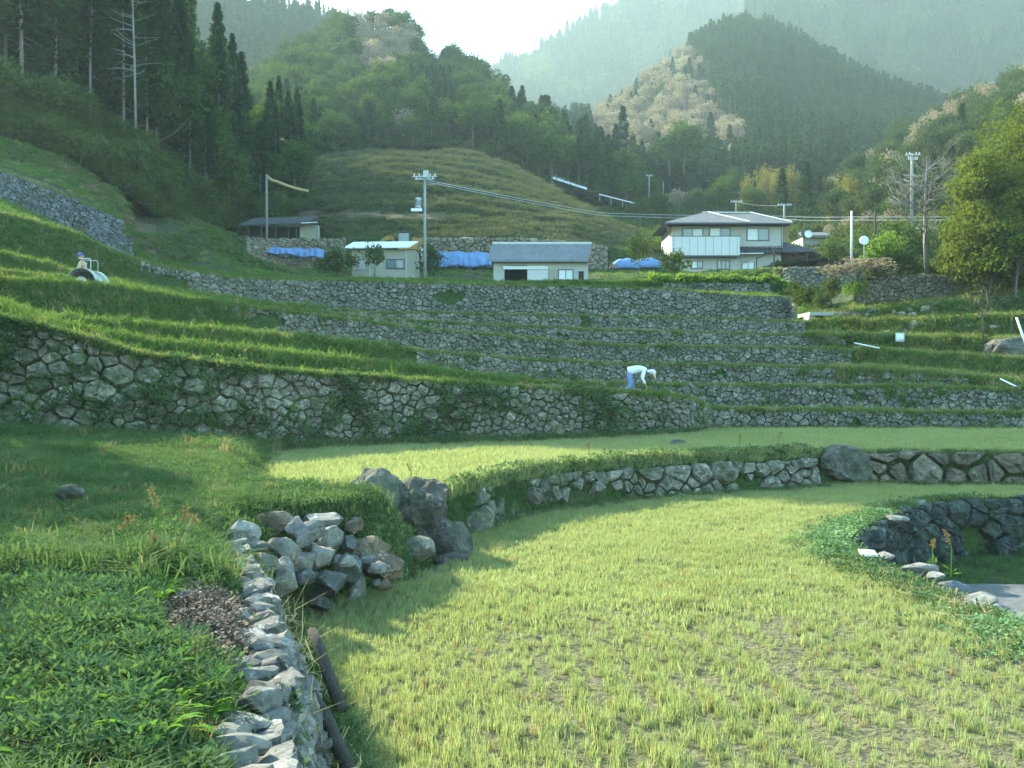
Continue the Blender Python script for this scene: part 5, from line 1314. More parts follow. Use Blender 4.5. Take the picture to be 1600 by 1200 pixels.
# beige shed with pale tin roof
Y0 = 84.5; hx, hz = hxf(Y0), hzf(Y0); BB = np.array((hx(600), Y0 + 1.5, hz(434)))
Bh = thing('shed', 'small beige shed with bright tin lean roof beside the utility pole', 'shed', tuple(BB)); zg = BB[2] - .4
MB().box(hx(550), hx(650), Y0, Y0 + 3, zg, hz(391)).build('wall', M['wall_beige'], Bh, BB)
MB().box(hx(577), hx(577) + .12, Y0 - .06, Y0 - .005, zg, hz(391)).box(hx(634), hx(634) + .1, Y0 - .06, Y0 - .005, zg, hz(391)).build('corner_post', M['wall_pale'], Bh, BB)
rt = MB().poly_prism([(hx(541), Y0 - .7, hz(390)), (hx(641), Y0 - .7, hz(389)), (hx(650), Y0 + 2.0, hz(379, 2)), (hx(548), Y0 + 2.0, hz(380, 2))], (0, 0, .09))
tiled(rt, (hx(541), Y0 - .7, hz(390) + .07), (hx(641), Y0 - .7, hz(389) + .07), (hx(650), Y0 + 2, hz(379, 2) + .07), (hx(548), Y0 + 2, hz(380, 2) + .07), 26, .035)
rt.build('roof', M['tin'], Bh, BB)
MB().poly_prism([(hx(651), Y0 + 2.0, hz(379, 2)), (hx(651), Y0 + 3.4, hz(386)), (hx(656), Y0 + 3.4, hz(400)), (hx(648), Y0 + 2.0, hz(386))], (.08, 0, 0)).build('barge_board', M['timber'], Bh, BB)
window(Bh, BB, hx(604), hx(632), hz(420), hz(405), Y0 - .03, mats=['glass', 'glass'])
MB().box(hx(552), hx(572), Y0 - .05, Y0 - .005, hz(421), hz(408)).build('shutter', M['wall_pale'], Bh, BB)
MB().tube([(hx(658.5), Y0 + .6, hz(382)), (hx(658.5), Y0 + .6, hz(407))], .07, 8).build('vent_pipe', M['white'], Bh, BB)

# low dark barn at the forest edge
Y0 = 116.0; hx, hz = hxf(Y0), hzf(Y0); NB = np.array((hx(440), Y0 + 3, hz(371)))
Nb = thing('barn', 'low dark barn with long grey roof under the left forest', 'barn', tuple(NB)); zg = NB[2] - .8
MB().box(hx(385), hx(478), Y0 + 1.5, Y0 + 5, zg, hz(352)).build('wall', M['dark'], Nb, NB)
MB().box(hx(467), hx(496), Y0 + .6, Y0 + 1.45, zg, hz(351)).build('wall', M['wall_beige'], Nb, NB)
rt = MB().poly_prism([(hx(376), Y0 - .6, hz(355)), (hx(478), Y0 - .6, hz(352)), (hx(486), Y0 + 4, hz(340, 4)), (hx(386), Y0 + 4, hz(343, 4))], (0, 0, .15))
tiled(rt, (hx(376), Y0 - .6, hz(355) + .13), (hx(478), Y0 - .6, hz(352) + .13), (hx(486), Y0 + 4, hz(340, 4) + .13), (hx(386), Y0 + 4, hz(343, 4) + .13), 30, .05); rt.build('roof', M['tile_dark'], Nb, NB)
MB().poly_prism([(hx(473), Y0 - .8, hz(351)), (hx(497), Y0 - .8, hz(350)), (hx(494), Y0 + .9, hz(346.5)), (hx(478), Y0 + .9, hz(347))], (0, 0, .1)).build('porch_roof', M['tin'], Nb, NB)
for x in (390, 410, 432, 452, 464, 497): 
    MB().tube([(hx(x), Y0 - .3, zg), (hx(x), Y0 - .3, hz(354))], .09, 6).build('post', M['bark_pale'] if x > 490 else M['wood'], Nb, NB)

# distant buildings and road guard above the knoll's right shoulder
DB = P(890, 300, 190); dr = thing('greenhouse', 'long distant shed with shining pale roof edge at the knoll shoulder', 'shed', tuple(DB))
MB().poly_prism([P(861, 279, 186), P(917, 297, 184), P(914, 294, 189), P(866, 276, 190)], (0, 0, .35)).build('roof', M['tin'], dr, DB)
MB().poly_prism([P(862, 281, 187), P(916, 299, 185), P(916, 303, 185), P(862, 296, 187)], (0, 2.5, 0)).build('wall', M['dark'], dr, DB)
DB = P(951, 312, 205); dr = thing('house', 'tiny distant house with white roof by the valley road', 'house', tuple(DB))
MB().poly_prism([P(945, 294, 204), P(956, 294, 204), P(956, 290.5, 206), P(946, 290.5, 206)], (0, 0, .3)).build('roof', M['tin'], dr, DB)
MB().box(P(946, 0, 205)[0], P(956, 0, 205)[0], 204.4, 208, P(0, 312, 205)[2] - 1, P(0, 295, 205)[2]).build('wall', M['wall_pale'], dr, DB)
MB().box(P(946.5, 0, 205)[0], P(955.5, 0, 205)[0], 204.2, 204.38, P(0, 300, 205)[2], P(0, 297.5, 205)[2]).build('window', M['glass'], dr, DB)
DB = P(965, 312, 178); dr = thing('guard_rail', 'pale guard rail of the distant road right of the knoll', 'guard rail', tuple(DB))
MB().poly_prism([P(936, 303, 176), P(992, 317, 172), P(992, 318.6, 172), P(936, 304.6, 176)], (0, .2, 0)).build('rail', M['white'], dr, DB)
for u in (0, .33, .66, 1): q = lerp(P(937, 304, 176.2), P(991, 317.5, 172.2), u); MB().tube([q - [0, 0, 1.2], q], .08, 5).build('post', M['concrete'], dr, DB)
DB = P(1318, 385, 125); dr = thing('house', 'low grey house half hidden behind the leafless cherry trees', 'house', tuple(DB))
hx, hz = hxf(126.), hzf(126.)
MB().box(hx(1254), hx(1330), 126, 131, hz(405), hz(371)).build('wall', M['wall_pale'], dr, DB)
MB().poly_prism([(hx(1248), 125, hz(372)), (hx(1336), 125, hz(372)), (hx(1330), 128.5, hz(361)), (hx(1256), 128.5, hz(361))], (0, 0, .2)).build('roof', M['tile'], dr, DB)
MB().box(hx(1285), hx(1300), 125.9, 125.99, hz(392), hz(378)).build('window', M['glass'], dr, DB)

# blue sheets
def sheet_over(label, x0, x1, ytop, ybot, Y):
    xs = np.arange(x0, x1 + .1, 2.0); v = []; nr = 9
    for r_ in range(nr):
        u = r_ / (nr - 1)
        for x in xs:
            y = lerp(ytop(x), ybot(x), u); p = P(x, y, Y - .5 - .7 * u + .10 * float(fnoise(x / 5, u * 3, 4)) + .16 * math.sin(x * .55 + 2 * math.sin(x * .13)) * u)
            v.append(p)
    n = len(xs); f = [(i * n + j, i * n + j + 1, (i + 1) * n + j + 1, (i + 1) * n + j) for i in range(nr - 1) for j in range(n - 1)]
    b = v[0]; o = mobj('tarpaulin', meshdata('tarpaulin', [p - b for p in v], f, M['tarp'], True), None, tuple(b)); tag(o, label, 'tarpaulin'); 
    s = o.modifiers.new('thickness', 'SOLIDIFY'); s.thickness = .03
sheet_over('long bright blue sheet hung below the pale stone wall, behind the sheds', 668, 800, lambda x: 393 + .02 * (x - 668) + 1.2 * math.sin(x * .2), lambda x: 416 + 1.5 * math.sin(x * .13), 107.2)
sheet_over('faded blue sheet below the barn wall at the left', 402, 507, lambda x: 386 + .035 * (x - 402) + math.sin(x * .2), lambda x: 393 + .10 * (x - 402) + 1.5 * math.sin(x * .15), 107.2)
for i, (x, y, Y, s) in enumerate([(978, 416, 104, 1.0), (1012, 415, 105, 1.0)]):
    c = P(x, y, Y); v, f = ICO[3]; v = v * np.array([1.5, .8, .8]) * s; v[:, 2] = np.maximum(v[:, 2], -.3) * (1 + .1 * np.sin(v[:, 0] * 6))
    o = mobj('covered_pile', meshdata('covered_pile', v, f, M['tarp'], True), None, tuple(c)); tag(o, ['pile under a blue sheet left of the narrow bush', 'pile under a blue sheet right of the narrow bush'][i], 'covered pile')
    t_ = MB().tube([(-1.7, -.3, -.3), (-1.45, -.5, .25), (-1.2, -.6, -.3)], .12, 6); q = mobj('sandbag', meshdata('sandbag', t_.v, t_.f, M['timber'], True), o)

# yellow digger behind the beige shed
Y0 = 108.0; hx, hz = hxf(Y0), hzf(Y0); EB = np.array((hx(632), Y0 + 1, hz(400)))
E = thing('excavator', 'yellow excavator half hidden behind the beige shed roof', 'excavator', tuple(EB)); zt = EB[2]
MB().box(hx(622), hx(662), Y0, Y0 + 2.2, zt + .7, zt + 1.35).poly_prism([(hx(641), Y0 - .02, zt + 1.355), (hx(663), Y0 - .02, zt + 1.355), (hx(663), Y0 - .02, zt + 1.85), (hx(645), Y0 - .02, zt + 2.0)], (0, 2.1, 0)).build('body', M['yellow'], E, EB)
cab = MB()
for (a, b_) in ((622, 0), (640, 0), (622, 1.3), (640, 1.3)): cab.tube([(hx(a), Y0 + b_, zt + 1.355), (hx(a), Y0 + b_, hz(362.5))], .07, 5)
cab.box(hx(621), hx(641), Y0 - .1, Y0 + 1.4, hz(363), hz(361.5)).build('cab', M['frame'], E, EB)
MB().box(hx(623), hx(639), Y0 + .05, Y0 + 1.25, zt + 1.4, hz(364)).build('cab_window', M['glass'], E, EB)
MB().poly_prism([(hx(620), Y0 + .6, zt + 1.4), (hx(611), Y0 + .6, zt + 2.35), (hx(602), Y0 + .6, zt + 2.2), (hx(588), Y0 + .6, zt + 1.5), (hx(590), Y0 + .6, zt + 1.2), (hx(602), Y0 + .6, zt + 1.75), (hx(610), Y0 + .6, zt + 1.85), (hx(619), Y0 + .6, zt + .9)], (0, .4, 0)).build('boom', M['yellow'], E, EB)
for d in (-.1, 1.7): MB().poly_prism([(hx(618), Y0 + d, zt), (hx(664), Y0 + d, zt), (hx(666), Y0 + d, zt + .35), (hx(662), Y0 + d, zt + .65), (hx(620), Y0 + d, zt + .65), (hx(616), Y0 + d, zt + .35)], (0, .5, 0)).build('track', M['rubber'], E, EB)
MB().poly_prism([(hx(590), Y0 + .4, zt + 1.4), (hx(583), Y0 + .4, zt + .9), (hx(582), Y0 + .4, zt + .2), (hx(590), Y0 + .4, zt + .1), (hx(592), Y0 + .4, zt + .7)], (0, .9, 0)).build('bucket', M['tractor_dark'], E, EB)

# ------------------------------------------------------------------ poles, cables
def pole(label, x, yt, yb, Y, r=.14, mat='concrete', arms=(), extra=None, cat='utility pole', name='utility_pole'):
    a, b_ = P(x, yb, Y), P(x, yt, Y); o = thing(name, label, cat, tuple(a))
    MB().tube([a - [0, 0, .4], lerp(a, b_, .5), b_], [r, r * .85, r * .68], 10).build('post', M[mat], o, a, True)
    for (y, w, th) in arms:
        z = P(x, y, Y)[2]; c = MB().box(a[0] - w, a[0] + w, Y - r - .1, Y - r - .02, z - th, z + th).build('crossarm', M['metal'], o, a)
        for k in (-.85, -.45, .45, .85): 
            i_ = MB().tube([(a[0] + w * k, Y - r - .06, z + th), (a[0] + w * k, Y - r - .06, z + th + .10), (a[0] + w * k, Y - r - .06, z + th + .22)], [.03, .045, .02], 7).build('insulator', M['white'], c, a)
    if extra: extra(o, a)
    return o
def transformer(o, a):
    Y = a[1]; z1 = P(0, 318, Y)[2]
    MB().wheel((a[0] - .55, Y - .1, z1), .28, .8, 12, 2).wheel((a[0] - .55, Y - .1, z1), .28, .8, 12, 2, [(-.4, 0), (-.4, .28), (.4, .28), (.45, .1), (.45, 0)]).build('transformer', M['metal'], o, a)
    z2 = P(0, 329, Y)[2]; MB().box(a[0] - 1.1, a[0] - .2, Y - .35, Y - .25, z2 - .12, z2 + .12).build('junction_box', M['white'], o, a)
    z3 = P(0, 274, Y)[2]; MB().box(a[0] - .1, a[0] + .35, Y - .5, Y - .15, z3 - .3, z3 + .3).build('switch_box', M['metal'], o, a)
    MB().tube([(a[0], Y, P(0, 290, Y)[2]), (a[0] + 1.2, Y - .2, P(0, 288, Y)[2])], .035, 5).build('side_arm', M['metal'], o, a)
    for k in range(14): 
        z = a[2] + 1.8 + k * .45; MB().tube([(a[0] - .24, Y - .02, z), (a[0] + .24, Y - .02, z)], .015, 4).build('step_bolt', M['metal'], o, a)
pole('tall concrete utility pole with transformer beside the beige shed', 664, 268, 440, 82, .14, arms=[(277, 1.0, .05), (281, .8, .05)], extra=transformer)
pole('tall pole on the right slope with two crossarms above the bare tree', 1424, 240, 345, 100, .17, arms=[(243, .75, .05), (250, .5, .05)])
pole('plain white utility pole right of the house', 1330, 330, 418, 82, .10, 'white')
pole('weathered wooden post right of the white pole', 1367, 328, 395, 86, .11, 'wood', name='wooden_post', cat='post')
pole('short pole with crossarm behind the left part of the house roof', 1150, 312, 350, 150, .16, 'timber', arms=[(316, .9, .06)])
pole('short pole with crossarm behind the right part of the house roof', 1225, 319, 352, 140, .18, 'concrete', arms=[(321, 1.0, .06)])
pole('faint thin pole far behind in the valley, left of the house', 1014, 275, 312, 190, .13, 'concrete', arms=[(275.5, .6, .05)])
pole('very faint thin pole far in the valley beside the road', 1036, 284, 312, 200, .1, 'concrete')
pole('bare pole at the knoll foot carrying a sagging straw rope', 417, 273, 372, 103, .15, 'bark_pale', name='pole', cat='pole')
def cable(label, pts, r=.03, mat='wire', sag=0.0, name='cable', cat='cable'):
    pp = []
    for i in range(len(pts) - 1):
        a, b_ = np.array(pts[i]), np.array(pts[i + 1])
        for u in np.linspace(0, 1, 12, endpoint=(i == len(pts) - 2)): q = lerp(a, b_, u).copy(); q[2] -= sag * 4 * u * (1 - u); pp.append(q)
    b = pp[0]; o = mobj(name, meshdata(name, *(lambda m: (([p - b for p in m.v]), m.f))(MB().tube(pp, r, 5)), M[mat], True), None, tuple(b)); tag(o, label, cat)
cable('ragged straw rope sagging from the bare pole towards the knoll', [P(418, 276, 103), P(432, 284, 103.5), P(482, 299, 106)], .16, 'straw', .12, 'straw_rope', 'rope')
cable('upper blue grey cable crossing behind the house', [P(664, 281, 82), P(940, 333, 127), P(1225, 338, 128), P(1330, 339, 118), P(1700, 336, 95)], .02, 'wire_pale', .1)
cable('lower blue grey cable crossing behind the house', [P(664, 284, 82), P(940, 337, 127), P(1225, 343, 127.5), P(1330, 344, 118), P(1700, 340, 94)], .02, 'wire_pale', .1)
cable('thin cable between the two short poles behind the roof', [P(1150, 316, 150), P(1225, 321, 140)], .03, 'wire', .25)
cable('dark thin cable from the distant white roof to the knoll', [P(917, 299, 184), P(965, 297, 188)], .05, 'wire', .1)
# dish and round lamp
dp = P(1262, 366, 112); d = thing('satellite_dish', 'white satellite dish on a dark bracket right of the house', 'satellite dish', tuple(dp - [0, 0, 1.6]))
MB().wheel(dp, .42, .1, 16, 1, [(-.16, .42), (-.06, .30), (0, 0), (.03, 0), (-.03, .32), (-.13, .44)]).build('dish', M['white'], d, dp - [0, 0, 1.6]); MB().tube([dp - [0, 0, 3.2], dp - [.3, 0, 1.0], dp + [-.35, .1, .1]], .05, 6).box(dp[0] - .75, dp[0] - .42, dp[1], dp[1] + .2, dp[2] - .3, dp[2] + .35).build('bracket', M['frame'], d, dp - [0, 0, 1.6])
dp = P(1350, 376, 65.5); d = thing('round_mirror', 'round white disc on a thin post above the bright shrub', 'mirror', tuple(dp - [0, 0, 2.6]))
MB().wheel(dp, .26, .08, 18, 1, [(-.08, 0), (-.08, .26), (-.02, .30), (.05, .30), (.05, 0)]).build('disc', M['white'], d, dp - [0, 0, 2.6]); MB().tube([dp - [0, 0, 2.8], dp + [0, .05, .1]], .035, 6).build('post', M['metal'], d, dp - [0, 0, 2.6])

# sign board, pipes, culvert, kerb on the right
c = surf(1406, 543, 'CDEF') + [0, 0, .56]; d = thing('sign_board', 'small white sign board with blue grey frame standing in the rubble', 'sign', tuple(c - [0, 0, .5]))
MB().box(c[0] - .20, c[0] + .20, c[1], c[1] + .02, c[2] - .21, c[2] + .21).build('board', M['white'], d, c - [0, 0, .5])
MB().box(c[0] - .24, c[0] + .24, c[1] - .015, c[1] + .03, c[2] + .212, c[2] + .25).box(c[0] - .24, c[0] + .24, c[1] - .015, c[1] + .03, c[2] - .25, c[2] - .212).box(c[0] - .24, c[0] - .202, c[1] - .015, c[1] + .03, c[2] - .21, c[2] + .21).box(c[0] + .202, c[0] + .24, c[1] - .015, c[1] + .03, c[2] - .21, c[2] + .21).build('frame', M['wire_pale'], d, c - [0, 0, .5])
for s in (-.15, .15): MB().tube([c + [s, .03, -.5], c + [s, .03, -.2]], .018, 6).build('leg', M['metal'], d, c - [0, 0, .5])
def pipe(label, a, b_, r, mat='white', name='pipe'):
    o = mobj(name, meshdata(name, *(lambda m: ([p - a for p in m.v], m.f))(MB().tube([a, lerp(a, b_, .5), b_], r, 8)), M[mat], True), None, tuple(a)); return tag(o, label, 'pipe')
pipe('white plastic pipe lying across the edge of the upper wall at the right', P(1563, 592, 44.2), P(1604, 612, 43.2), .04)
pipe('white post leaning beside the huge dark boulder', P(1605, 545, 48.5), P(1588, 496, 48.8), .055, name='post')
pipe('white pipe running from the wall end to the rubble', P(1335, 536, 51.4), P(1374, 544, 50.6), .035)
cb = on_line('G', 1275); cb[1] -= .2
cv = thing('culvert', 'dark concrete culvert mouth below the end of the long grey wall', 'culvert', tuple(cb))
k_ = cb[1] / F; xl, xr = cb[0] - 19 * k_, cb[0] + 18 * k_
MB().box(xl, xr, cb[1] - 1.0, cb[1] + 1.6, cb[2] - .05, cb[2] + .16).build('slab', M['concrete'], cv, cb)
MB().box(xl + .25, xr - .1, cb[1] - .5, cb[1] - .3, cb[2] - 1.0, cb[2] - .055).build('opening', M['dark'], cv, cb)
MB().box(xl, xl + .24, cb[1] - .9, cb[1] + .3, cb[2] - 1.3, cb[2] - .055).build('side_wall', M['concrete'], cv, cb)
MB().box(xr - .09, xr + .12, cb[1] - .9, cb[1] + .3, cb[2] - 1.3, cb[2] - .055).build('side_wall', M['concrete'], cv, cb)
# road on the right: sheet with a concrete edge
xs = np.arange(1290, 1900, 12.)
ed = np.array([on_line('G', x, 'top', .15) for x in xs]); bk = np.array([on_line('G', x, 'top', 2.0) for x in xs]); ed[:, 2] += .06; bk[:, 2] += .10
grid_obj('road', np.array([ed, bk]), M['bank'], 'narrow grass covered lane along the foot of the rounded wall')
e0 = np.array([on_line('G', x, 'top', -.05) for x in xs]); v = np.concatenate([e0 + [0, 0, -.3], e0 + [0, 0, .10], e0 + [0, .2, .10], e0 + [0, .2, -.3]]); n = len(xs)
f = [(k * n + j, k * n + j + 1, (k + 1) * n + j + 1, (k + 1) * n + j) for k in range(3) for j in range(n - 1)]
tag(mobj('kerb', meshdata('kerb', v, f, M['concrete'])), 'low concrete kerb along the outer edge of the lane', None, None, 'structure')

# ------------------------------------------------------------------ people: one skinned body each, clothing as children
def skin(name, joints, edges, mat, parent, base=(0, 0, 0), rot=None, sub=2, root=0):
    """joints: {name: (pos, radius or (rx, ry))}"""
    ks = list(joints); pos = [np.array(joints[k][0], float) for k in ks]
    md = bpy.data.meshes.new(name); md.from_pydata([tuple(p) for p in pos], [(ks.index(a), ks.index(b)) for a, b in edges], [])
    o = mobj(name, md, parent); md.materials.append(mat)
    m = o.modifiers.new('Skin', 'SKIN'); m.use_smooth_shade = True
    sv = md.skin_vertices[0].data
    for i, k in enumerate(ks):
        r = joints[k][1]; sv[i].radius = (r, r) if not isinstance(r, tuple) else r
        sv[i].use_root = (i == root)
    s = o.modifiers.new('Sub', 'SUBSURF'); s.levels = s.render_levels = sub
    return o
def head_mesh(name, c, fwd, up, r, mat, parent):
    v, f = ICO[4]; v = v.copy(); f_ = np.array(fwd, float); f_ /= np.linalg.norm(f_); u = np.array(up, float); u -= f_ * u.dot(f_); u /= np.linalg.norm(u); s = np.cross(f_, u)
    q = v * [.78, .95, 1.12]      # side, forward, up
    jaw = sstep(.1, -.9, v[:, 2]); q[:, 0] *= 1 - .28 * jaw; q[:, 1] += .06 * jaw * (v[:, 1] > 0)
    nose = np.exp(-((v[:, 0] / .14) ** 2 + ((v[:, 2] + .12) / .22) ** 2)) * (v[:, 1] > 0); q[:, 1] += .24 * nose
    for sx in (-.33, .33): 
        eye = np.exp(-(((v[:, 0] - sx) / .15) ** 2 + ((v[:, 2] - .08) / .09) ** 2)) * (v[:, 1] > 0); q[:, 1] -= .10 * eye
    lip = np.exp(-((v[:, 0] / .26) ** 2 + ((v[:, 2] + .52) / .05) ** 2)) * (v[:, 1] > 0); q[:, 1] -= .06 * lip
    for sx in (-1, 1):
        ear = np.exp(-(((v[:, 1]) / .16) ** 2 + ((v[:, 2] - .0) / .22) ** 2)) * (v[:, 0] * sx > .5); q[:, 0] += sx * .16 * ear
    w = np.array(c) + r * (q[:, :1] * s + q[:, 1:2] * f_ + q[:, 2:] * u)
    return mobj(name, meshdata(name, w, f, mat, True), parent), (s, f_, u)
def hand(parent, wrist, d, palm_n, mat, L=.18):
    """palm with five separate curled fingers"""
    d = np.array(d, float); d /= np.linalg.norm(d); n = np.array(palm_n, float); n -= d * n.dot(d); n /= np.linalg.norm(n); s = np.cross(d, n); w = np.array(wrist)
    J = {'w': (w, (.026, .018)), 'p': (w + d * L * .28, (.036, .015)), 'k': (w + d * L * .48, (.038, .014))}; Ed = [('w', 'p'), ('p', 'k')]
    for i, (o, l) in enumerate([(-.030, .36), (-.010, .43), (.010, .40), (.029, .31)]):
        a = w + d * L * .46 + s * o; l *= L
        J['a%d' % i] = (a, .0085); J['b%d' % i] = (a + d * l * .45 + n * l * .12 + s * o * .2, .009); J['c%d' % i] = (a + d * l * .72 + n * l * .42 + s * o * .25, .0078); J['d%d' % i] = (a + d * l * .78 + n * l * .72 + s * o * .25, .006)
        Ed += [('k', 'a%d' % i), ('a%d' % i, 'b%d' % i), ('b%d' % i, 'c%d' % i), ('c%d' % i, 'd%d' % i)]
    a = w + d * L * .16 - s * .030; J['t0'] = (a, .012); J['t1'] = (a + d * L * .16 - s * .022 + n * .012, .010); J['t2'] = (a + d * L * .32 - s * .024 + n * .03, .007); Ed += [('p', 't0'), ('t0', 't1'), ('t1', 't2')]
    return skin('hand', J, Ed, mat, parent, sub=1)

# the person bending over on the big wall
A = on_line('A', 990, 'top', 1.15); gz = on_line('A', 990)[2] + .0
pb = np.array((P(990, 600, 34.3)[0], 34.3, P(0, 615.0, 34.3)[2])); 
pr = thing('person', 'person in white shirt, blue trousers and straw brimmed bonnet bending down to the ground', 'person', tuple(pb))
fy = .0
leg = {'pel': ((-.20, 0, .72), (.15, .13))}
J = {'pel': ((-.17, 0, .71), (.085, .085)), 'sp': ((.02, 0, .83), (.12, .13)), 'ch': ((.26, 0, .86), (.13, .15)), 'nk': ((.45, 0, .80), .055), 'nk2': ((.53, 0, .75), .05)}
E_ = [('pel', 'sp'), ('sp', 'ch'), ('ch', 'nk'), ('nk', 'nk2')]
for s, n_ in ((-1, 'l'), (1, 'r')):
    J.update({'h' + n_: ((-.165, .11 * s, .54), .05), 'k' + n_: ((-.06 + .05 * s, .13 * s, .40), .05), 'a' + n_: ((-.13 + .05 * s, .14 * s, .08), .042), 'f' + n_: ((.02 + .05 * s, .15 * s, .03), .035),
              's' + n_: ((.34, .18 * s, .80), .06), 'e' + n_: ((.30 + .03 * s, .23 * s, .52), .042), 'w' + n_: ((.42 + .03 * s, .17 * s, .28), .028)})
    E_ += [('pel', 'h' + n_), ('h' + n_, 'k' + n_), ('k' + n_, 'a' + n_), ('a' + n_, 'f' + n_), ('ch', 's' + n_), ('s' + n_, 'e' + n_), ('e' + n_, 'w' + n_)]
body = skin('body', J, E_, M['skin'], pr)
sh = {k: (J[k][0], tuple(np.array(J[k][1]) * 1.18) if isinstance(J[k][1], tuple) else J[k][1] * 1.3) for k in ('sp', 'ch', 'nk', 'sl', 'sr', 'el', 'er')}
sh['lo'] = ((-.22, 0, .755), (.165, .18)); sh['nk'] = ((.42, 0, .82), .09)
for n_, s in (('l', -1), ('r', 1)): sh['w' + n_] = (tuple(lerp(np.array(J['e' + n_][0]), np.array(J['w' + n_][0]), .75)), .048)
skin('shirt', sh, [('ch', 'sp'), ('sp', 'lo'), ('ch', 'nk'), ('ch', 'sl'), ('ch', 'sr'), ('sl', 'el'), ('sr', 'er'), ('el', 'wl'), ('er', 'wr')], M['cloth_white'], pr)
tr_ = {'wa': ((-.06, 0, .79), .12), 'pel': ((-.20, 0, .71), .16)}
for n_, s in (('l', -1), ('r', 1)): tr_.update({'h' + n_: ((-.175, .105 * s, .53), .12), 'k' + n_: (J['k' + n_][0], .088), 'a' + n_: (tuple(np.array(J['a' + n_][0]) + [0, 0, .06]), .075)})
skin('trousers', tr_, [('pel', 'wa'), ('pel', 'hl'), ('pel', 'hr'), ('hl', 'kl'), ('hr', 'kr'), ('kl', 'al'), ('kr', 'ar')], M['denim'], pr)
for n_, s in (('l', -1), ('r', 1)):
    a = np.array(J['a' + n_][0]); skin('boot', {'t': (a + [0, 0, .12], .062), 'a': (a + [0, 0, -.0], .055), 'h': (a + [-.03, 0, -.05], .045), 'f': (a + [.14, 0, -.055], .04)}, [('t', 'a'), ('a', 'h'), ('a', 'f')], M['boot'], pr, sub=1)
    w_ = np.array(J['w' + n_][0]); hand(pr, w_, np.array([.15, -.05 * s, -1]), (.8, -.4 * s, .1), M['glove'])
hc = np.array((.63, 0, .70)); hd, ax = head_mesh('head', hc, (.45, 0, -.9), (.9, 0, .42), .115, M['skin'], pr)
s_, f_, u_ = ax
v, fcs = ICO[3]; q = v.copy(); k = v[:, 2] > -.15
cap_v = hc + .135 * (v[:, :1] * s_ * .9 + (v[:, 1:2] * .98 - .06) * f_ + np.maximum(v[:, 2:], -.55 + .5 * (v[:, 1:2] > .2)) * 1.1 * u_)
mobj('bonnet', meshdata('bonnet', cap_v, fcs, M['cloth_lilac'], True), pr)
bm_ = []; fb = []; nb = 28
for i in range(nb):
    t = PI * (i / (nb - 1)) ; 
    for (rr, dz, dz2) in ((.125, .045, 0), (.19, .02, 0), (.25, -.035, 0)): bm_.append(hc + s_ * rr * math.cos(t) + f_ * (rr * math.sin(t) * 1.05) + u_ * (dz + .02))
for i in range(nb - 1):
    for j in range(2): a = i * 3 + j; fb.append((a, a + 3, a + 4, a + 1))
o = mobj('hat_brim', meshdata('hat_brim', bm_, fb, M['cloth_straw'], True), pr); o.modifiers.new('thick', 'SOLIDIFY').thickness = .008
cape = [hc + .15 * (math.cos(t) * s_ * .95 - .75 * abs(math.sin(t)) * f_) + u_ * (.05 - .13 * w_) - f_ * .06 * w_ for w_ in (0, .5, 1, 1.5) for t in np.linspace(0, PI, 14)]
o = mobj('neck_cloth', meshdata('neck_cloth', cape, [(r_ * 14 + i, r_ * 14 + i + 1, (r_ + 1) * 14 + i + 1, (r_ + 1) * 14 + i) for r_ in range(3) for i in range(13)], M['cloth_lilac'], True), pr); o.modifiers.new('thick', 'SOLIDIFY').thickness = .006

# tractor on the terrace at the left, seen from its left side, nose to the right
tb_ = P(135, 451, 38.4); tz = tb_[2] - .28
TBp = np.array((tb_[0], 38.6, tz))
TR = thing('tractor', 'small pale green tractor with roll bar, half hidden by the terrace crest', 'tractor', tuple(TBp))
X0, Yt = TBp[0], TBp[1]
def tx(x): return (x - CX) / F * Yt
def tzz(y): return CZ + (HY - y) / F * Yt
for (x, r, w_) in ((138, .46, .26), (112, .30, .18)):
    for sgn in (-1, 1):
        c = (tx(x), Yt + sgn * .52, tz + r); 
        t = MB().wheel(c, r, w_, 24, 1); 
        for k in range(18): a = 2 * PI * k / 18; t.box(c[0] + r * .98 * math.cos(a) - .025, c[0] + r * .98 * math.cos(a) + .025, c[1] - w_ * .45, c[1] + w_ * .45, c[2] + r * .98 * math.sin(a) - .025, c[2] + r * .98 * math.sin(a) + .025)
        wh = MB().wheel(c, r * .55, w_ * .7, 16, 1, [(-w_ * .3, 0), (-w_ * .3, r * .5), (-w_ * .4, r * .56), (w_ * .4, r * .56), (w_ * .3, r * .5), (w_ * .3, 0)]).build('wheel', M['white'], TR, TBp)
        t_o = t.build('tyre', M['rubber'], wh, TBp)
MB().poly_prism([(tx(103), Yt - .26, tz + .42), (tx(121), Yt - .26, tz + .42), (tx(121), Yt - .26, tzz(436)), (tx(105), Yt - .26, tzz(438)), (tx(102), Yt - .26, tzz(442))], (0, .52, 0)).build('hood', M['tractor'], TR, TBp)
MB().box(tx(102) - .06, tx(102) - .005, Yt - .2, Yt + .2, tz + .5, tzz(443)).build('grille', M['tractor_dark'], TR, TBp)
for s in (-.15, .15): MB().wheel((tx(102) - .05, Yt + s, tzz(445)), .06, .05, 12, 0, [(-.03, 0), (-.03, .055), (.02, .06)]).build('headlight', M['white'], TR, TBp)
MB().box(tx(104), tx(140), Yt - .16, Yt + .16, tz + .28, tz + .42).build('chassis', M['tractor_dark'], TR, TBp)
MB().box(tx(120), tx(134), Yt - .45, Yt + .45, tz + .40, tz + .46).build('foot_plate', M['tractor_dark'], TR, TBp)
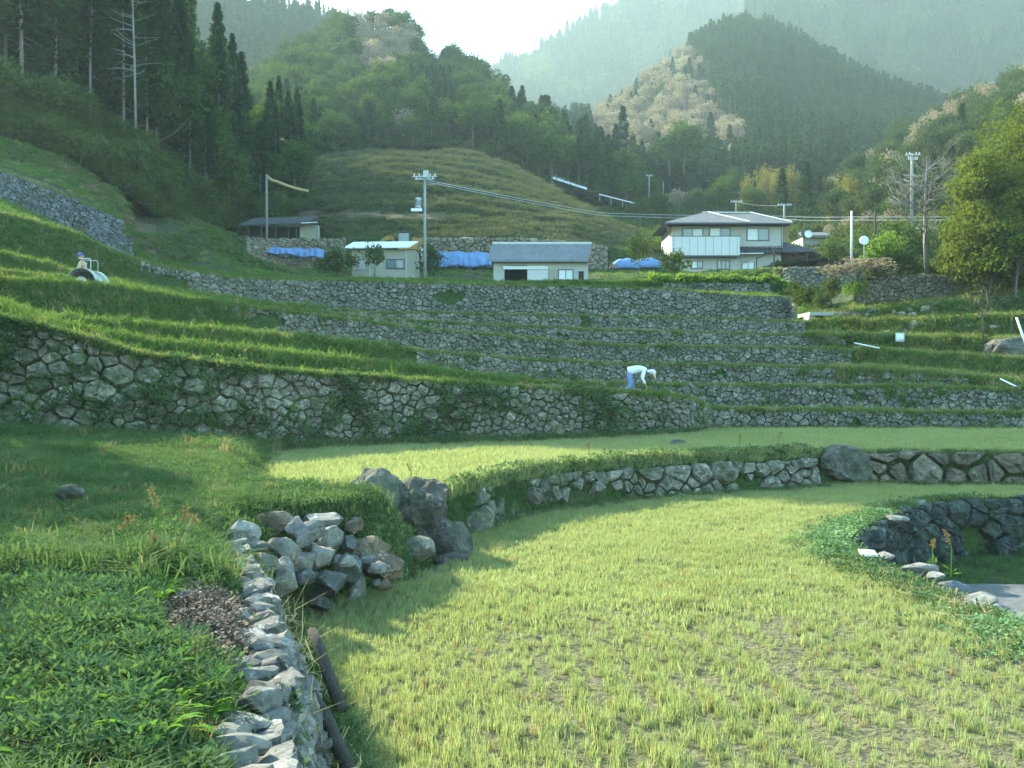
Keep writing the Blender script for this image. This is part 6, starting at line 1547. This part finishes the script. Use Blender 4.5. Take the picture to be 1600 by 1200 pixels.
for s in (-1, 1):
    arc = [(tx(138) + .56 * math.cos(a), Yt + s * .38, tz + .46 + .55 * math.sin(a)) for a in np.linspace(.12, 2.75, 16)]; inner = [(tx(138) + .46 * math.cos(a), Yt + s * .38, tz + .46 + .44 * math.sin(a)) for a in np.linspace(2.75, .12, 16)]
    MB().poly_prism(arc + [(tx(138) - .48, Yt + s * .38, tz + .45), (tx(138) + .48, Yt + s * .38, tz + .45)], (0, s * .04, 0)).build('fender', M['tractor'], TR, TBp)
    mbb = MB(); 
    for i in range(15): mbb.poly_prism([arc[i], arc[i + 1], (arc[i + 1][0], arc[i + 1][1] + s * .30, arc[i + 1][2]), (arc[i][0], arc[i][1] + s * .30, arc[i][2])], (0, 0, .025))
    mbb.build('fender_top', M['tractor'], TR, TBp)
MB().poly_prism([(tx(146), Yt - .5, tz + .5), (tx(160), Yt - .5, tz + .28), (tx(160), Yt - .5, tz + .40), (tx(152), Yt - .5, tz + .78), (tx(146), Yt - .5, tz + .86)], (0, 1.0, 0)).build('tiller_cover', M['tractor'], TR, TBp)
MB().tube([(tx(147.5), Yt - .33, tz + .5), (tx(148), Yt - .33, tzz(409)), (tx(147), Yt - .33, tzz(406)), (tx(130), Yt - .33, tzz(405.5)), ], .018, 8).build('roll_bar', M['wire_pale'], TR, TBp)
MB().tube([(tx(147.5), Yt + .33, tz + .5), (tx(148), Yt + .33, tzz(409)), (tx(147), Yt + .33, tzz(406)), (tx(130), Yt + .33, tzz(405.5)), (tx(129), Yt, tzz(405.5)), (tx(130), Yt - .33, tzz(405.5))], .018, 8).build('roll_bar', M['metal'], TR, TBp)
MB().box(tx(130), tx(138), Yt - .2, Yt + .2, tz + .66, tz + .76).box(tx(138), tx(140), Yt - .2, Yt + .2, tz + .76, tz + 1.05).build('seat', M['tractor_dark'], TR, TBp)
wc = np.array((tx(119.5), Yt, tzz(432))); MB().tube([wc + .16 * (np.array([0, 1, 0]) * math.cos(t) + np.array([.5, 0, .85]) * math.sin(t)) for t in np.linspace(0, 2 * PI, 18)], .014, 6).build('steering_wheel', M['rubber'], TR, TBp)
MB().tube([wc, (tx(117), Yt, tz + .8)], .03, 6).build('steering_column', M['tractor_dark'], TR, TBp)
# the driver
db = np.array((tx(133), Yt, tz + .78))
dv = thing('person', 'tractor driver in blue cap and tan jacket sitting turned to the front', 'person', tuple(db))
J = {'pel': ((0, 0, .06), (.13, .14)), 'sp': ((-.02, 0, .26), (.12, .13)), 'ch': ((-.08, 0, .44), (.13, .15)), 'nk': ((-.11, 0, .58), .055), 'nk2': ((-.13, 0, .66), .05)}
E_ = [('pel', 'sp'), ('sp', 'ch'), ('ch', 'nk'), ('nk', 'nk2')]
for s, n_ in ((-1, 'l'), (1, 'r')):
    J.update({'h' + n_: ((-.04, .10 * s, .05), .095), 'k' + n_: ((-.40, .17 * s, .08), .07), 'a' + n_: ((-.42, .17 * s, -.30), .045), 'f' + n_: ((-.56, .17 * s, -.34), .038),
              's' + n_: ((-.08, .19 * s, .50), .062), 'e' + n_: ((-.14, .24 * s, .26), .048), 'w' + n_: ((-.31, .15 * s, .22), .03)})
    E_ += [('pel', 'h' + n_), ('h' + n_, 'k' + n_), ('k' + n_, 'a' + n_), ('a' + n_, 'f' + n_), ('ch', 's' + n_), ('s' + n_, 'e' + n_), ('e' + n_, 'w' + n_)]
skin('body', J, E_, M['skin'], dv)
jk = {k: (J[k][0], tuple(np.array(J[k][1]) * 1.2) if isinstance(J[k][1], tuple) else J[k][1] * 1.35) for k in ('sp', 'ch', 'nk', 'sl', 'sr', 'el', 'er')}; jk['lo'] = ((0, 0, .08), (.17, .17)); jk['nk'] = ((-.10, 0, .56), .085)
for n_ in 'lr': jk['w' + n_] = (tuple(lerp(np.array(J['e' + n_][0]), np.array(J['w' + n_][0]), .85)), .045)
skin('jacket', jk, [('ch', 'sp'), ('sp', 'lo'), ('ch', 'nk'), ('ch', 'sl'), ('ch', 'sr'), ('sl', 'el'), ('sr', 'er'), ('el', 'wl'), ('er', 'wr')], M['cloth_tan'], dv)
tr_ = {'pel': ((0, 0, .05), (.15, .15))}
for n_ in 'lr': tr_.update({'h' + n_: (J['h' + n_][0], .115), 'k' + n_: (J['k' + n_][0], .09), 'a' + n_: (J['a' + n_][0], .065)})
skin('trousers', tr_, [('pel', 'hl'), ('pel', 'hr'), ('hl', 'kl'), ('hr', 'kr'), ('kl', 'al'), ('kr', 'ar')], M['cloth_tan'], dv)
for n_, s in (('l', -1), ('r', 1)):
    a = np.array(J['a' + n_][0]); skin('boot', {'t': (a + [0, 0, .06], .06), 'a': (a + [0, 0, -.02], .052), 'f': (a + [-.15, 0, -.05], .04)}, [('t', 'a'), ('a', 'f')], M['boot'], dv, sub=1)
    hand(dv, np.array(J['w' + n_][0]), np.array([-1, -.15 * s, .05]), (0, -.5 * s, -1), M['glove'])
hc = np.array((-.15, 0, .77)); hd, (s_, f_, u_) = head_mesh('head', hc, (-1, -.25, -.05), (0, 0, 1), .115, M['skin'], dv)
v, fcs = ICO[3]; mobj('cap', meshdata('cap', hc + .128 * (v[:, :1] * s_ * .88 + v[:, 1:2] * f_ + np.maximum(v[:, 2:], .18) * 1.12 * u_), fcs, M['cap'], True), dv)
MBp = MB(); MBp.poly_prism([hc + .115 * math.cos(t) * s_ + f_ * (.06 + .17 * math.sin(t)) + u_ * (.028 - .03 * math.sin(t)) for t in np.linspace(0, PI, 10)], u_ * .012); q = MBp.build('cap_peak', M['cap'], dv)

# ------------------------------------------------------------------ grass and weeds (stuff)
def on(G, n, mask=None): return sample_grid(G, n, mask)
wallz = lambda q: q
# near paddy: thin clumps in patches, bare streaks near the viewer
def paddy_mask(q):
    x, y = q[:, 0], q[:, 1]
    n = fnoise(x * .9 + .1 * y, y * .55, 101, 3) + .5 * fnoise(x * 3, y * 2.2, 102, 2)
    bare = np.clip((n - .02) * 3, 0, 1) * sstep(12.5, 6.9, y) * sstep(-.6, .6, x)
    strip = np.exp(-((x - 1.55 - .03 * (y - 8)) / .28) ** 2) * sstep(7.6, 6.4, y) * sstep(.3, 1.2, x + 1) + np.exp(-((x - 2.9 + .12 * (11 - y)) / .22) ** 2) * sstep(12.2, 11, y) * sstep(7.5, 9, y)
    edge = sstep(0.0, .5, x - (bank_r(y) + np.where(y < 11, .45, .7))) * (y < loww(x) - .0) * (x < np.interp(y, EDGE_R[:, 1], EDGE_R[:, 0]) - .1)
    rowp = (.5 + .5 * np.cos(2 * PI * (x + .10 * y + .08 * fnoise(x * .8, y * .5, 105, 2)) / .36)) ** 1.4 * 1.15
    edge = edge * lerp(1.0, rowp, .8 * sstep(15, 9, y) * sstep(-1, .5, x))
    return np.clip(edge * (1 - .75 * np.clip(bare + strip, 0, 1)), 0, 1)
q = on(PG, 92000, lambda q: paddy_mask(q) * np.where(q[:, 1] < 12, 1, .6))
scatter('grass', 'thin pale green grass growing over the near paddy', 'grass', q, G_PADDY, 6, tilt=.12, scale=rng.uniform(.5, 1.0, len(q)) * (.85 + .35 * fnoise(q[:, 0] * .8, q[:, 1] * .8, 107, 2)))
q = on(PG, 5000, lambda q: paddy_mask(q) * sstep(12, 9, q[:, 1])); scatter('grass', 'fine low grass between the paddy clumps near the viewer', 'grass', q, G_FINE, 5, .3, .6, .15)
q = on(PG, 21000, lambda q: paddy_mask(q) * sstep(9.5, 13, q[:, 1]))
scatter('grass', 'short dense grass of the far half of the near paddy', 'grass', q, G_FINE, 5, .6, 1.0, .12)
q = on(PG, 1100, lambda q: paddy_mask(q) * .6 + .05)
scatter('straw', 'dry straw bits between the paddy grass', 'straw', q, G_STRAW, 4, .4, .9, .3)
# rim weeds of the near paddy
y = rng.uniform(7, 22.4, 600); x = edge_r(y) - np.abs(rng.normal(.1, .35, 600)); scatter('weeds', 'low weeds along the right rim of the near paddy', 'weeds', np.stack([x, y, 0 * x + .02], 1), W_SMALL, 6, .6, 1.2)
y = rng.uniform(14.6, 19.5, 230); x = edge_r(y) - .1 - np.abs(rng.normal(.2, .3, 230)) * sstep(21, 16, y); scatter('clover', 'clover patch on the rim above the dark wall', 'clover', np.stack([x, y, 0 * x + .03], 1), W_CLOVER, 4, .8, 1.5)
x = rng.normal(5.35, .3, 130); y = rng.normal(10.3, .35, 130); scatter('clover', 'clover patch at the right edge above the mud', 'clover', np.stack([x, y, 0 * x + .03], 1), W_CLOVER, 4, .8, 1.3)
y = rng.uniform(9, 13.5, 70); x = edge_r(y) - np.abs(rng.normal(.2, .25, 70)); scatter('straw', 'dry straw on the rim beside the flat rocks', 'straw', np.stack([x, y, 0 * x + .04], 1), G_STRAW, 4, .6, 1.2)
# lower paddy rim
q = on(gl, 5200, lambda q: ((q[:, 0] - 9.3) / 4.7) ** 2 + ((q[:, 1] - 13.2) / 5.3) ** 2 > 1.0)
scatter('grass', 'green grass around the mud of the lower paddy', 'grass', q, G_BANK, 6, .8, 1.5)
# the shaded bank on the left
BGt = BG[:, 2:]
def nb(q): return sstep(30, 3, q[:, 1]) 
lit = lambda q: np.where((q[:, 2] > .2) & (q[:, 0] > -14), 1.0, 0) * (1 - ((np.abs(q[:, 0] - (bank_r(q[:, 1]) - .5 )) < .3) & (q[:, 1] < 7.6) & (q[:, 1] > 5.9))) * np.where(q[:, 0] > bank_r(q[:, 1]) - .22, np.where(q[:, 1] < 11.5, .04, 1), 1)
near = lambda q: lit(q) * (q[:, 1] < 9) * (q[:, 1] > 1.5) * (q[:, 0] > -1.1 - q[:, 1] * .62)
q = on(BGt, 300000, lambda q: near(q)); q = q[:26000]
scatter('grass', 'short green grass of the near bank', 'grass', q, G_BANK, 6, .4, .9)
q = on(BGt, 160000, lambda q: lit(q) * ((q[:, 1] >= 8.5) & (q[:, 1] < 24) & (q[:, 0] > -1.5 - q[:, 1] * .62)) * (1 - .9 * sstep(0, 1.2, q[:, 0] - bank_boundary(q[:, 1])))); q = q[:20000]
scatter('grass', 'shaded grass of the bank toward the big wall', 'grass', q, G_BANK, 6, .7, 1.4)
patch = lambda s, f, th: (lambda q: lit(q) * (fnoise(q[:, 0] * f, q[:, 1] * f, s, 3) > th) * (q[:, 1] > 1.8) * (q[:, 1] < 23) * (q[:, 0] > -1.3 - q[:, 1] * .62) * (1 - .9 * sstep(0, 1.2, q[:, 0] - bank_boundary(q[:, 1]))))
q = on(BGt, 120000, patch(201, .8, .0)); scatter('weeds', 'low broad leaved weeds on the near bank', 'weeds', q[:9000], W_SMALL, 6, .45, 1.0)
q = on(BGt, 60000, patch(202, .55, .16)); scatter('weeds', 'taller mugwort weeds in clumps on the shaded bank', 'weeds', q[:3000], W_MUG, 5, .5, 1.1)
q = on(BGt, 60000, patch(203, .5, .2)); scatter('grass', 'tall arching grass tufts on the shaded bank', 'grass', q[:2200], G_TALL, 5, .7, 1.4)
q = on(BGt, 60000, patch(204, .6, .25)); scatter('weeds', 'broad dock leaves standing among the bank grass', 'weeds', q[:420], W_BROAD, 5, .6, 1.15)
# weeds next to the wall, in the sun
y = rng.uniform(4.0, 11.5, 520); x = bank_r(y) - .55 - np.abs(rng.normal(0, .35, 520)) - .3 * ((y > 5.6) & (y < 7.9)); z = bank_z(x, y)
scatter('weeds', 'sunlit leafy weeds beside the foreground wall', 'weeds', np.stack([x, y, z], 1), W_MUG, 5, .5, 1.0)
y = rng.uniform(4.0, 11.5, 150); x = bank_r(y) - .5 - np.abs(rng.normal(0, .3, 150)) - .25 * ((y > 5.6) & (y < 7.9)); z = bank_z(x, y)
scatter('weeds', 'upright dock leaves beside the foreground wall', 'weeds', np.stack([x, y, z], 1), W_BROAD, 5, .6, 1.2)
y = rng.uniform(5.8, 7.6, 480); x = bank_r(y) - .38 + rng.normal(0, .12, 480); z = bank_z(x, y) + .01
scatter('leaf_litter', 'brown dry leaf litter behind the wall top', 'leaf litter', np.stack([x, y, z], 1), LITTER, 3, .6, 1.3, .3)
y = rng.uniform(4.8, 11, 60); x = bank_r(y) + rng.uniform(.1, .6, 60); z = .95 - (x - bank_r(y)) * 1.5; 
scatter('straw', 'dry bent grass hanging over the foreground wall', 'straw', np.stack([x, y, z], 1), G_STRAW, 4, .7, 1.3, .5)
y = rng.uniform(5.5, 11.3, 700); x = bank_r(y) + rng.uniform(.42, .62, 700); scatter('grass', 'grass at the foot of the foreground wall', 'grass', np.stack([x, y, 0 * x], 1), G_TALL, 5, .5, 1.0)
# slope between stone heap and boulder, and around
q = on(BG[:, :14], 60000, lambda q: ((q[:, 1] > 12.4) & (q[:, 1] < 16.2) & (q[:, 0] > -4)) * 1.0); scatter('grass', 'grass slope between the stone heap and the boulder, in a sunlit colour', 'grass', q[:1500], G_LIP, 5, .4, .8)
q2 = on(BG[:, :5], 60000, lambda q: ((q[:, 1] > 12.7) & (q[:, 1] < 16.2)) * 1.0); scatter('grass', 'shaded grass on the drop between stone heap and boulder', 'grass', q2[:1700], G_BANK, 6, .45, .9, .5)
scatter('weeds', 'leafy weeds on the slope behind the stone heap', 'weeds', q[2200:2500], W_SMALL, 6, .6, 1.1)
# second paddy
q = on(P2[:, 3:], 90000, lambda q: (q[:, 1] < np.interp(pxy(q)[0], [0, 1085, 1100], [34, 35, 37.5])) & (pxy(q)[0] > 150) & (pxy(q)[0] < 1750) & (q[:, 1] > 13.8))
scatter('grass', 'thin grass of the second paddy', 'grass', q[:26000], G_FINE, 5, .8, 1.5, .12)
q = on(P2[:, :16], 90000, lambda q: (q[:, 0] > -1.1) & (q[:, 0] < 8) & (q[:, 1] < loww(q[:, 0]) + 1.1) & (q[:, 2] > .30) & (fnoise(q[:, 0] * 1.2, q[:, 2] * 2, 301, 2) > -.35 - .8 * (q[:, 2] > .62)))
qt = q[q[:, 2] > .70]; qf = q[q[:, 2] <= .70]
scatter('grass', 'grass falling over the face of the low curved wall', 'grass', qf[rng.random(len(qf)) < .35][:900], G_BANK, 6, .5, 1.0, .4)
scatter('grass', 'grass on top of the low curved wall, in a sunlit colour', 'grass', qt[:2600], G_LIP, 5, .6, 1.2, .25)
scatter('weeds', 'leafy weeds on top of the low curved wall', 'weeds', qt[2600:3300] + [0, 0, .02], W_SMALL, 6, .7, 1.3, .3)
x = rng.uniform(8.6, 19, 500); y = loww(x) + .3 + rng.random(500) * .5; scatter('grass', 'grass along the top of the boulder row', 'grass', np.stack([x, y, 0 * x + .74], 1), G_BANK, 6, .6, 1.2)
x = rng.uniform(-.9, 19, 1500); y = loww(x) - .1 - np.abs(rng.normal(0, .22, 1500)); scatter('grass', 'grass along the foot of the low wall and boulders', 'grass', np.stack([x, y, 0 * x], 1), G_BANK, 6, .5, 1.2)
# terrace crests and grassy faces
pts = []; ptf = []
for n, k in enumerate(KEYS[:8]):
    for m in range(1500):
        x = random.uniform(-180, 1780); pts.append(on_line(k, x, 'top', random.uniform(-.12, .55)) + [0, 0, random.uniform(-.08, .02)])
    G = TG[k][1:8]; q = sample_grid(G, 9000, lambda q: (pxy(q)[0] > -180) & (pxy(q)[0] < 1750)); xx, yy = pxy(q)
    inst = np.zeros(len(q))
    for a, b_ in STONE[k]: inst = np.maximum(inst, sstep(a - 50, a + 20, xx) * sstep(b_ + 20, b_ - 10, xx))
    keep = rng.random(len(q)) < np.where(inst > .5, .02 + .09 * (fnoise(q[:, 0] * .9, q[:, 2] * 1.5, 5 + n * 3, 2) > .25), .75)
    ptf.append(q[keep])
pts = np.array(pts); ptf = np.concatenate(ptf)
scatter('grass', 'grass growing along the crests of the terrace walls', 'grass', pts, G_DRY, 5, scale=rng.uniform(.45, 1.1, len(pts)) * np.interp(px(pts[:, 0], pts[:, 1]), [400, 900], [1.1, .95]), tilt=.2)
scatter('grass', 'grass and weeds covering the terrace banks', 'grass', ptf, G_DRY, 5, .7, 1.5, .45)
cr = np.array([on_line(k, random.uniform(-60, 1700), 'top', random.uniform(-.06, .3)) for k in 'ABCDEFG' for _ in range(900)]); scatter('grass', 'tufts along the terrace ledges, sunlight put into their colour', 'grass', cr, G_SLOPE, 5, .45, 1.0, .2)  # second, brighter tufts paint the sun along the crests
x = rng.uniform(-60, 620, 700); q = np.array([on_line('A', a, 'top', rng.uniform(-.2, .5)) for a in x]); scatter('weeds', 'leafy weeds on the crest of the big wall', 'weeds', q, W_IVY, 5, .4, .9)
q = sample_grid(TG['A'][1:8], 5200, lambda q: (pxy(q)[0] > -50) & (pxy(q)[0] < 960) & (fnoise(q[:, 0] * 1.1, q[:, 2] * 1.5, 5, 2) > .05)); q[:, 1] -= .18
scatter('weeds', 'green plants growing in the joints of the big wall', 'weeds', q[rng.permutation(len(q))[:520]], W_IVY, 5, .5, 1.2, .6)
x = rng.uniform(-60, 1090, 1500); q = np.array([on_line('A', a, 'bot', -abs(rng.normal(0, .5))) for a in x]); scatter('grass', 'taller grass along the foot of the big wall', 'grass', q, G_TALL, 5, .7, 1.4)
x = rng.uniform(1090, 1800, 700); q = np.array([on_line('A', a, 'bot', -abs(rng.normal(0, .5))) for a in x]); scatter('grass', 'grass along the foot of the stacked walls', 'grass', q, G_TALL, 5, .5, 1.0)
# green wedge on the right and the right slope
q = np.concatenate([sample_grid(TG['C'][1:], 9000, lambda q: (pxy(q)[0] > 1300) & (pxy(q)[0] < 1750)), sample_grid(TG['D'][1:], 9000, lambda q: (pxy(q)[0] > 1340) & (pxy(q)[0] < 1750))])
scatter('grass', 'green grass on the wedge above the stacked walls, lightened as if sunlit', 'grass', q[:4200], G_SLOPE, 5, .8, 1.6, .3)
q = np.concatenate([sample_grid(TG[k][1:], 8000, lambda q: (pxy(q)[0] > 1262) & (pxy(q)[0] < 1750)) for k in 'EFG'])
scatter('grass', 'dry and green grass of the right slope, lightened as if sunlit', 'grass', q[rng.permutation(len(q))[:8500]], G_SLOPE, 5, .8, 1.7, .35)
scatter('undergrowth', 'leafy undergrowth on the sunlit right slope', 'undergrowth', q[rng.permutation(len(q))[:420]], W_BUSH, 5, .35, .9)
# upper slopes, knoll
def off_stone(k):
    def m(q):
        xx = pxy(q)[0]; r = (xx > -150) & (xx < 1280); face = np.ones(len(q), bool)
        for a, b_ in STONE[k]: face &= ~((xx > a - 5) & (xx < b_ + 5))
        return r & face
    return m
q = np.concatenate([sample_grid(TG[k][:8], 5000, off_stone(k)) for k in 'GHIJ'] + [sample_grid(TG[k][8:], 4500, lambda q: (pxy(q)[0] > -150) & (pxy(q)[0] < 1280)) for k in 'GHIJ'])
scatter('grass', 'rough grass around the sheds and upper banks', 'grass', q[rng.permutation(len(q))[:13000]], G_FAR, 4, .25, .6, .25)
q = sample_grid(KN, 13000, lambda q: ~((pxy(q)[0] > 470) & (pxy(q)[0] < 700) & (np.abs(pxy(q)[1] - 336) < 7)) * 1.0); scatter('grass', 'rough tufted grass of the knoll', 'grass', q, G_DULL, 4, .4, 1.3, .25)
q = sample_grid(LF, 40000, lambda q: (pxy(q)[0] > -300) * np.where(pxy(q)[1] > np.interp(pxy(q)[0], [-250, 0, 200, 380], [70, 125, 215, 325]), 1, .35)); scatter('undergrowth', 'dark undergrowth at the foot of the left forest', 'undergrowth', q[:6500], W_BUSH, 5, .6, 1.5)
q = np.concatenate([sample_grid(MH, 4200), sample_grid(VAL, 1800), sample_grid(R4, 6000, lambda q: (pxy(q)[0] > 1300) | (q[:, 1] > 150))]); scatter('undergrowth', 'dark undergrowth between the hill trees', 'undergrowth', q, W_BUSH, 5, 1.2, 3.2)
# tall seed stalks
def stalk(label, x, y, Y, h, z=None):
    p = P(x, y, Y); 
    if z is not None: p[2] = z
    o = thing('dock_plant', label, 'plant', tuple(p)); r = np.random.default_rng(int(x))
    l1 = np.array([r.normal(0, .04), 0, h * .6]); l2 = np.array([r.normal(0, .08), 0, h])
    m = MB().tube([(0, 0, -.02), l1, l2], [.008, .007, .004], 5); mobj('stalk', meshdata('stalk', m.v, m.f, M['dock']), o)
    n = 40; t = r.uniform(.7, 1, n); p0 = np.array([lerp(l1, l2, max((a - .6) / .4, 0)) for a in t]) + r.normal(0, .012, (n, 3)); d = r.normal(0, 1, (n, 3)) + [0, 0, .6]; d /= np.linalg.norm(d, axis=1, keepdims=True); d *= .05
    v, f = quads_mesh('', p0, d, cross_w(d, .008 * np.ones(n), r), None); mobj('seed_head', meshdata('seed_head', v, f, M['seed']), o)
    v, f = leafy(r, 8, .04, .12, .018, .10, .9); mobj('leaves', meshdata('leaves', v, f, M['dock']), o)
for (lab, x, y, Y, h, z) in [('tall dock plant with brown seed head beside the flat rim rocks', 1487, 903, 13.6, .62, .0), ('shorter dock plant with seed head left of the tall rim one', 1460, 880, 14.4, .36, .0), ('dock plant with pale seed head behind the boulder crack', 640, 745, 17.5, .42, .78),
        ('tall dock plant with two seed heads behind the stone heap corner', 247, 800, 9.2, .62, None), ('reddish dock stalk left of the big dock cluster', 190, 830, 8.6, .42, None), ('dock plant with bent brown seed head in the shade', 232, 852, 8.2, .30, None), ('thin dock plant in the leafy cluster above the wall corner', 285, 805, 9.4, .45, None), ('leafy dock plant nearest the wall corner', 305, 815, 9.5, .36, None),
        ('pale stalk standing on the low curved wall', 922, 720, 21.8, .40, .86), ('dry stalk near the right end of the low curved wall', 1150, 708, 24.3, .42, .86), ('thin dry stalk left of the right boulder', 1217, 705, 25.0, .5, .85), ('reddish dock plant before the right boulder', 1376, 765, 24.0, .25, .0), ('yellow stalk on the crest of the big wall', 765, 600, 30.4, .45, None), ('pale dock pair in the shaded upper bank', 160, 740, 15.5, .4, None)]:
    if z is None and Y < 20: z = float(bank_z(np.array([(x - CX) / F * Y]), np.array([Y]))[0])
    stalk(lab, x, y, Y, h, z)

# ------------------------------------------------------------------ haze
hz_ = MB().box(-1300, 1300, -40, 1520, -3.4, 486).build('haze', None)
hz_.data.materials.clear()
hm = bpy.data.materials.new('haze_air'); hm.use_nodes = True; t = hm.node_tree; t.nodes.clear()
ov = t.nodes.new('ShaderNodeOutputMaterial'); vol = t.nodes.new('ShaderNodeVolumePrincipled')
vol.inputs['Color'].default_value = (.74, .95, .96, 1); vol.inputs['Density'].default_value = HAZE
vol.inputs['Anisotropy'].default_value = .2
t.links.new(vol.outputs[0], ov.inputs['Volume']); hz_.data.materials.append(hm)
hm.cycles.homogeneous_volume = True
tag(hz_, 'thin bluish haze filling the valley', 'haze', None, 'stuff')
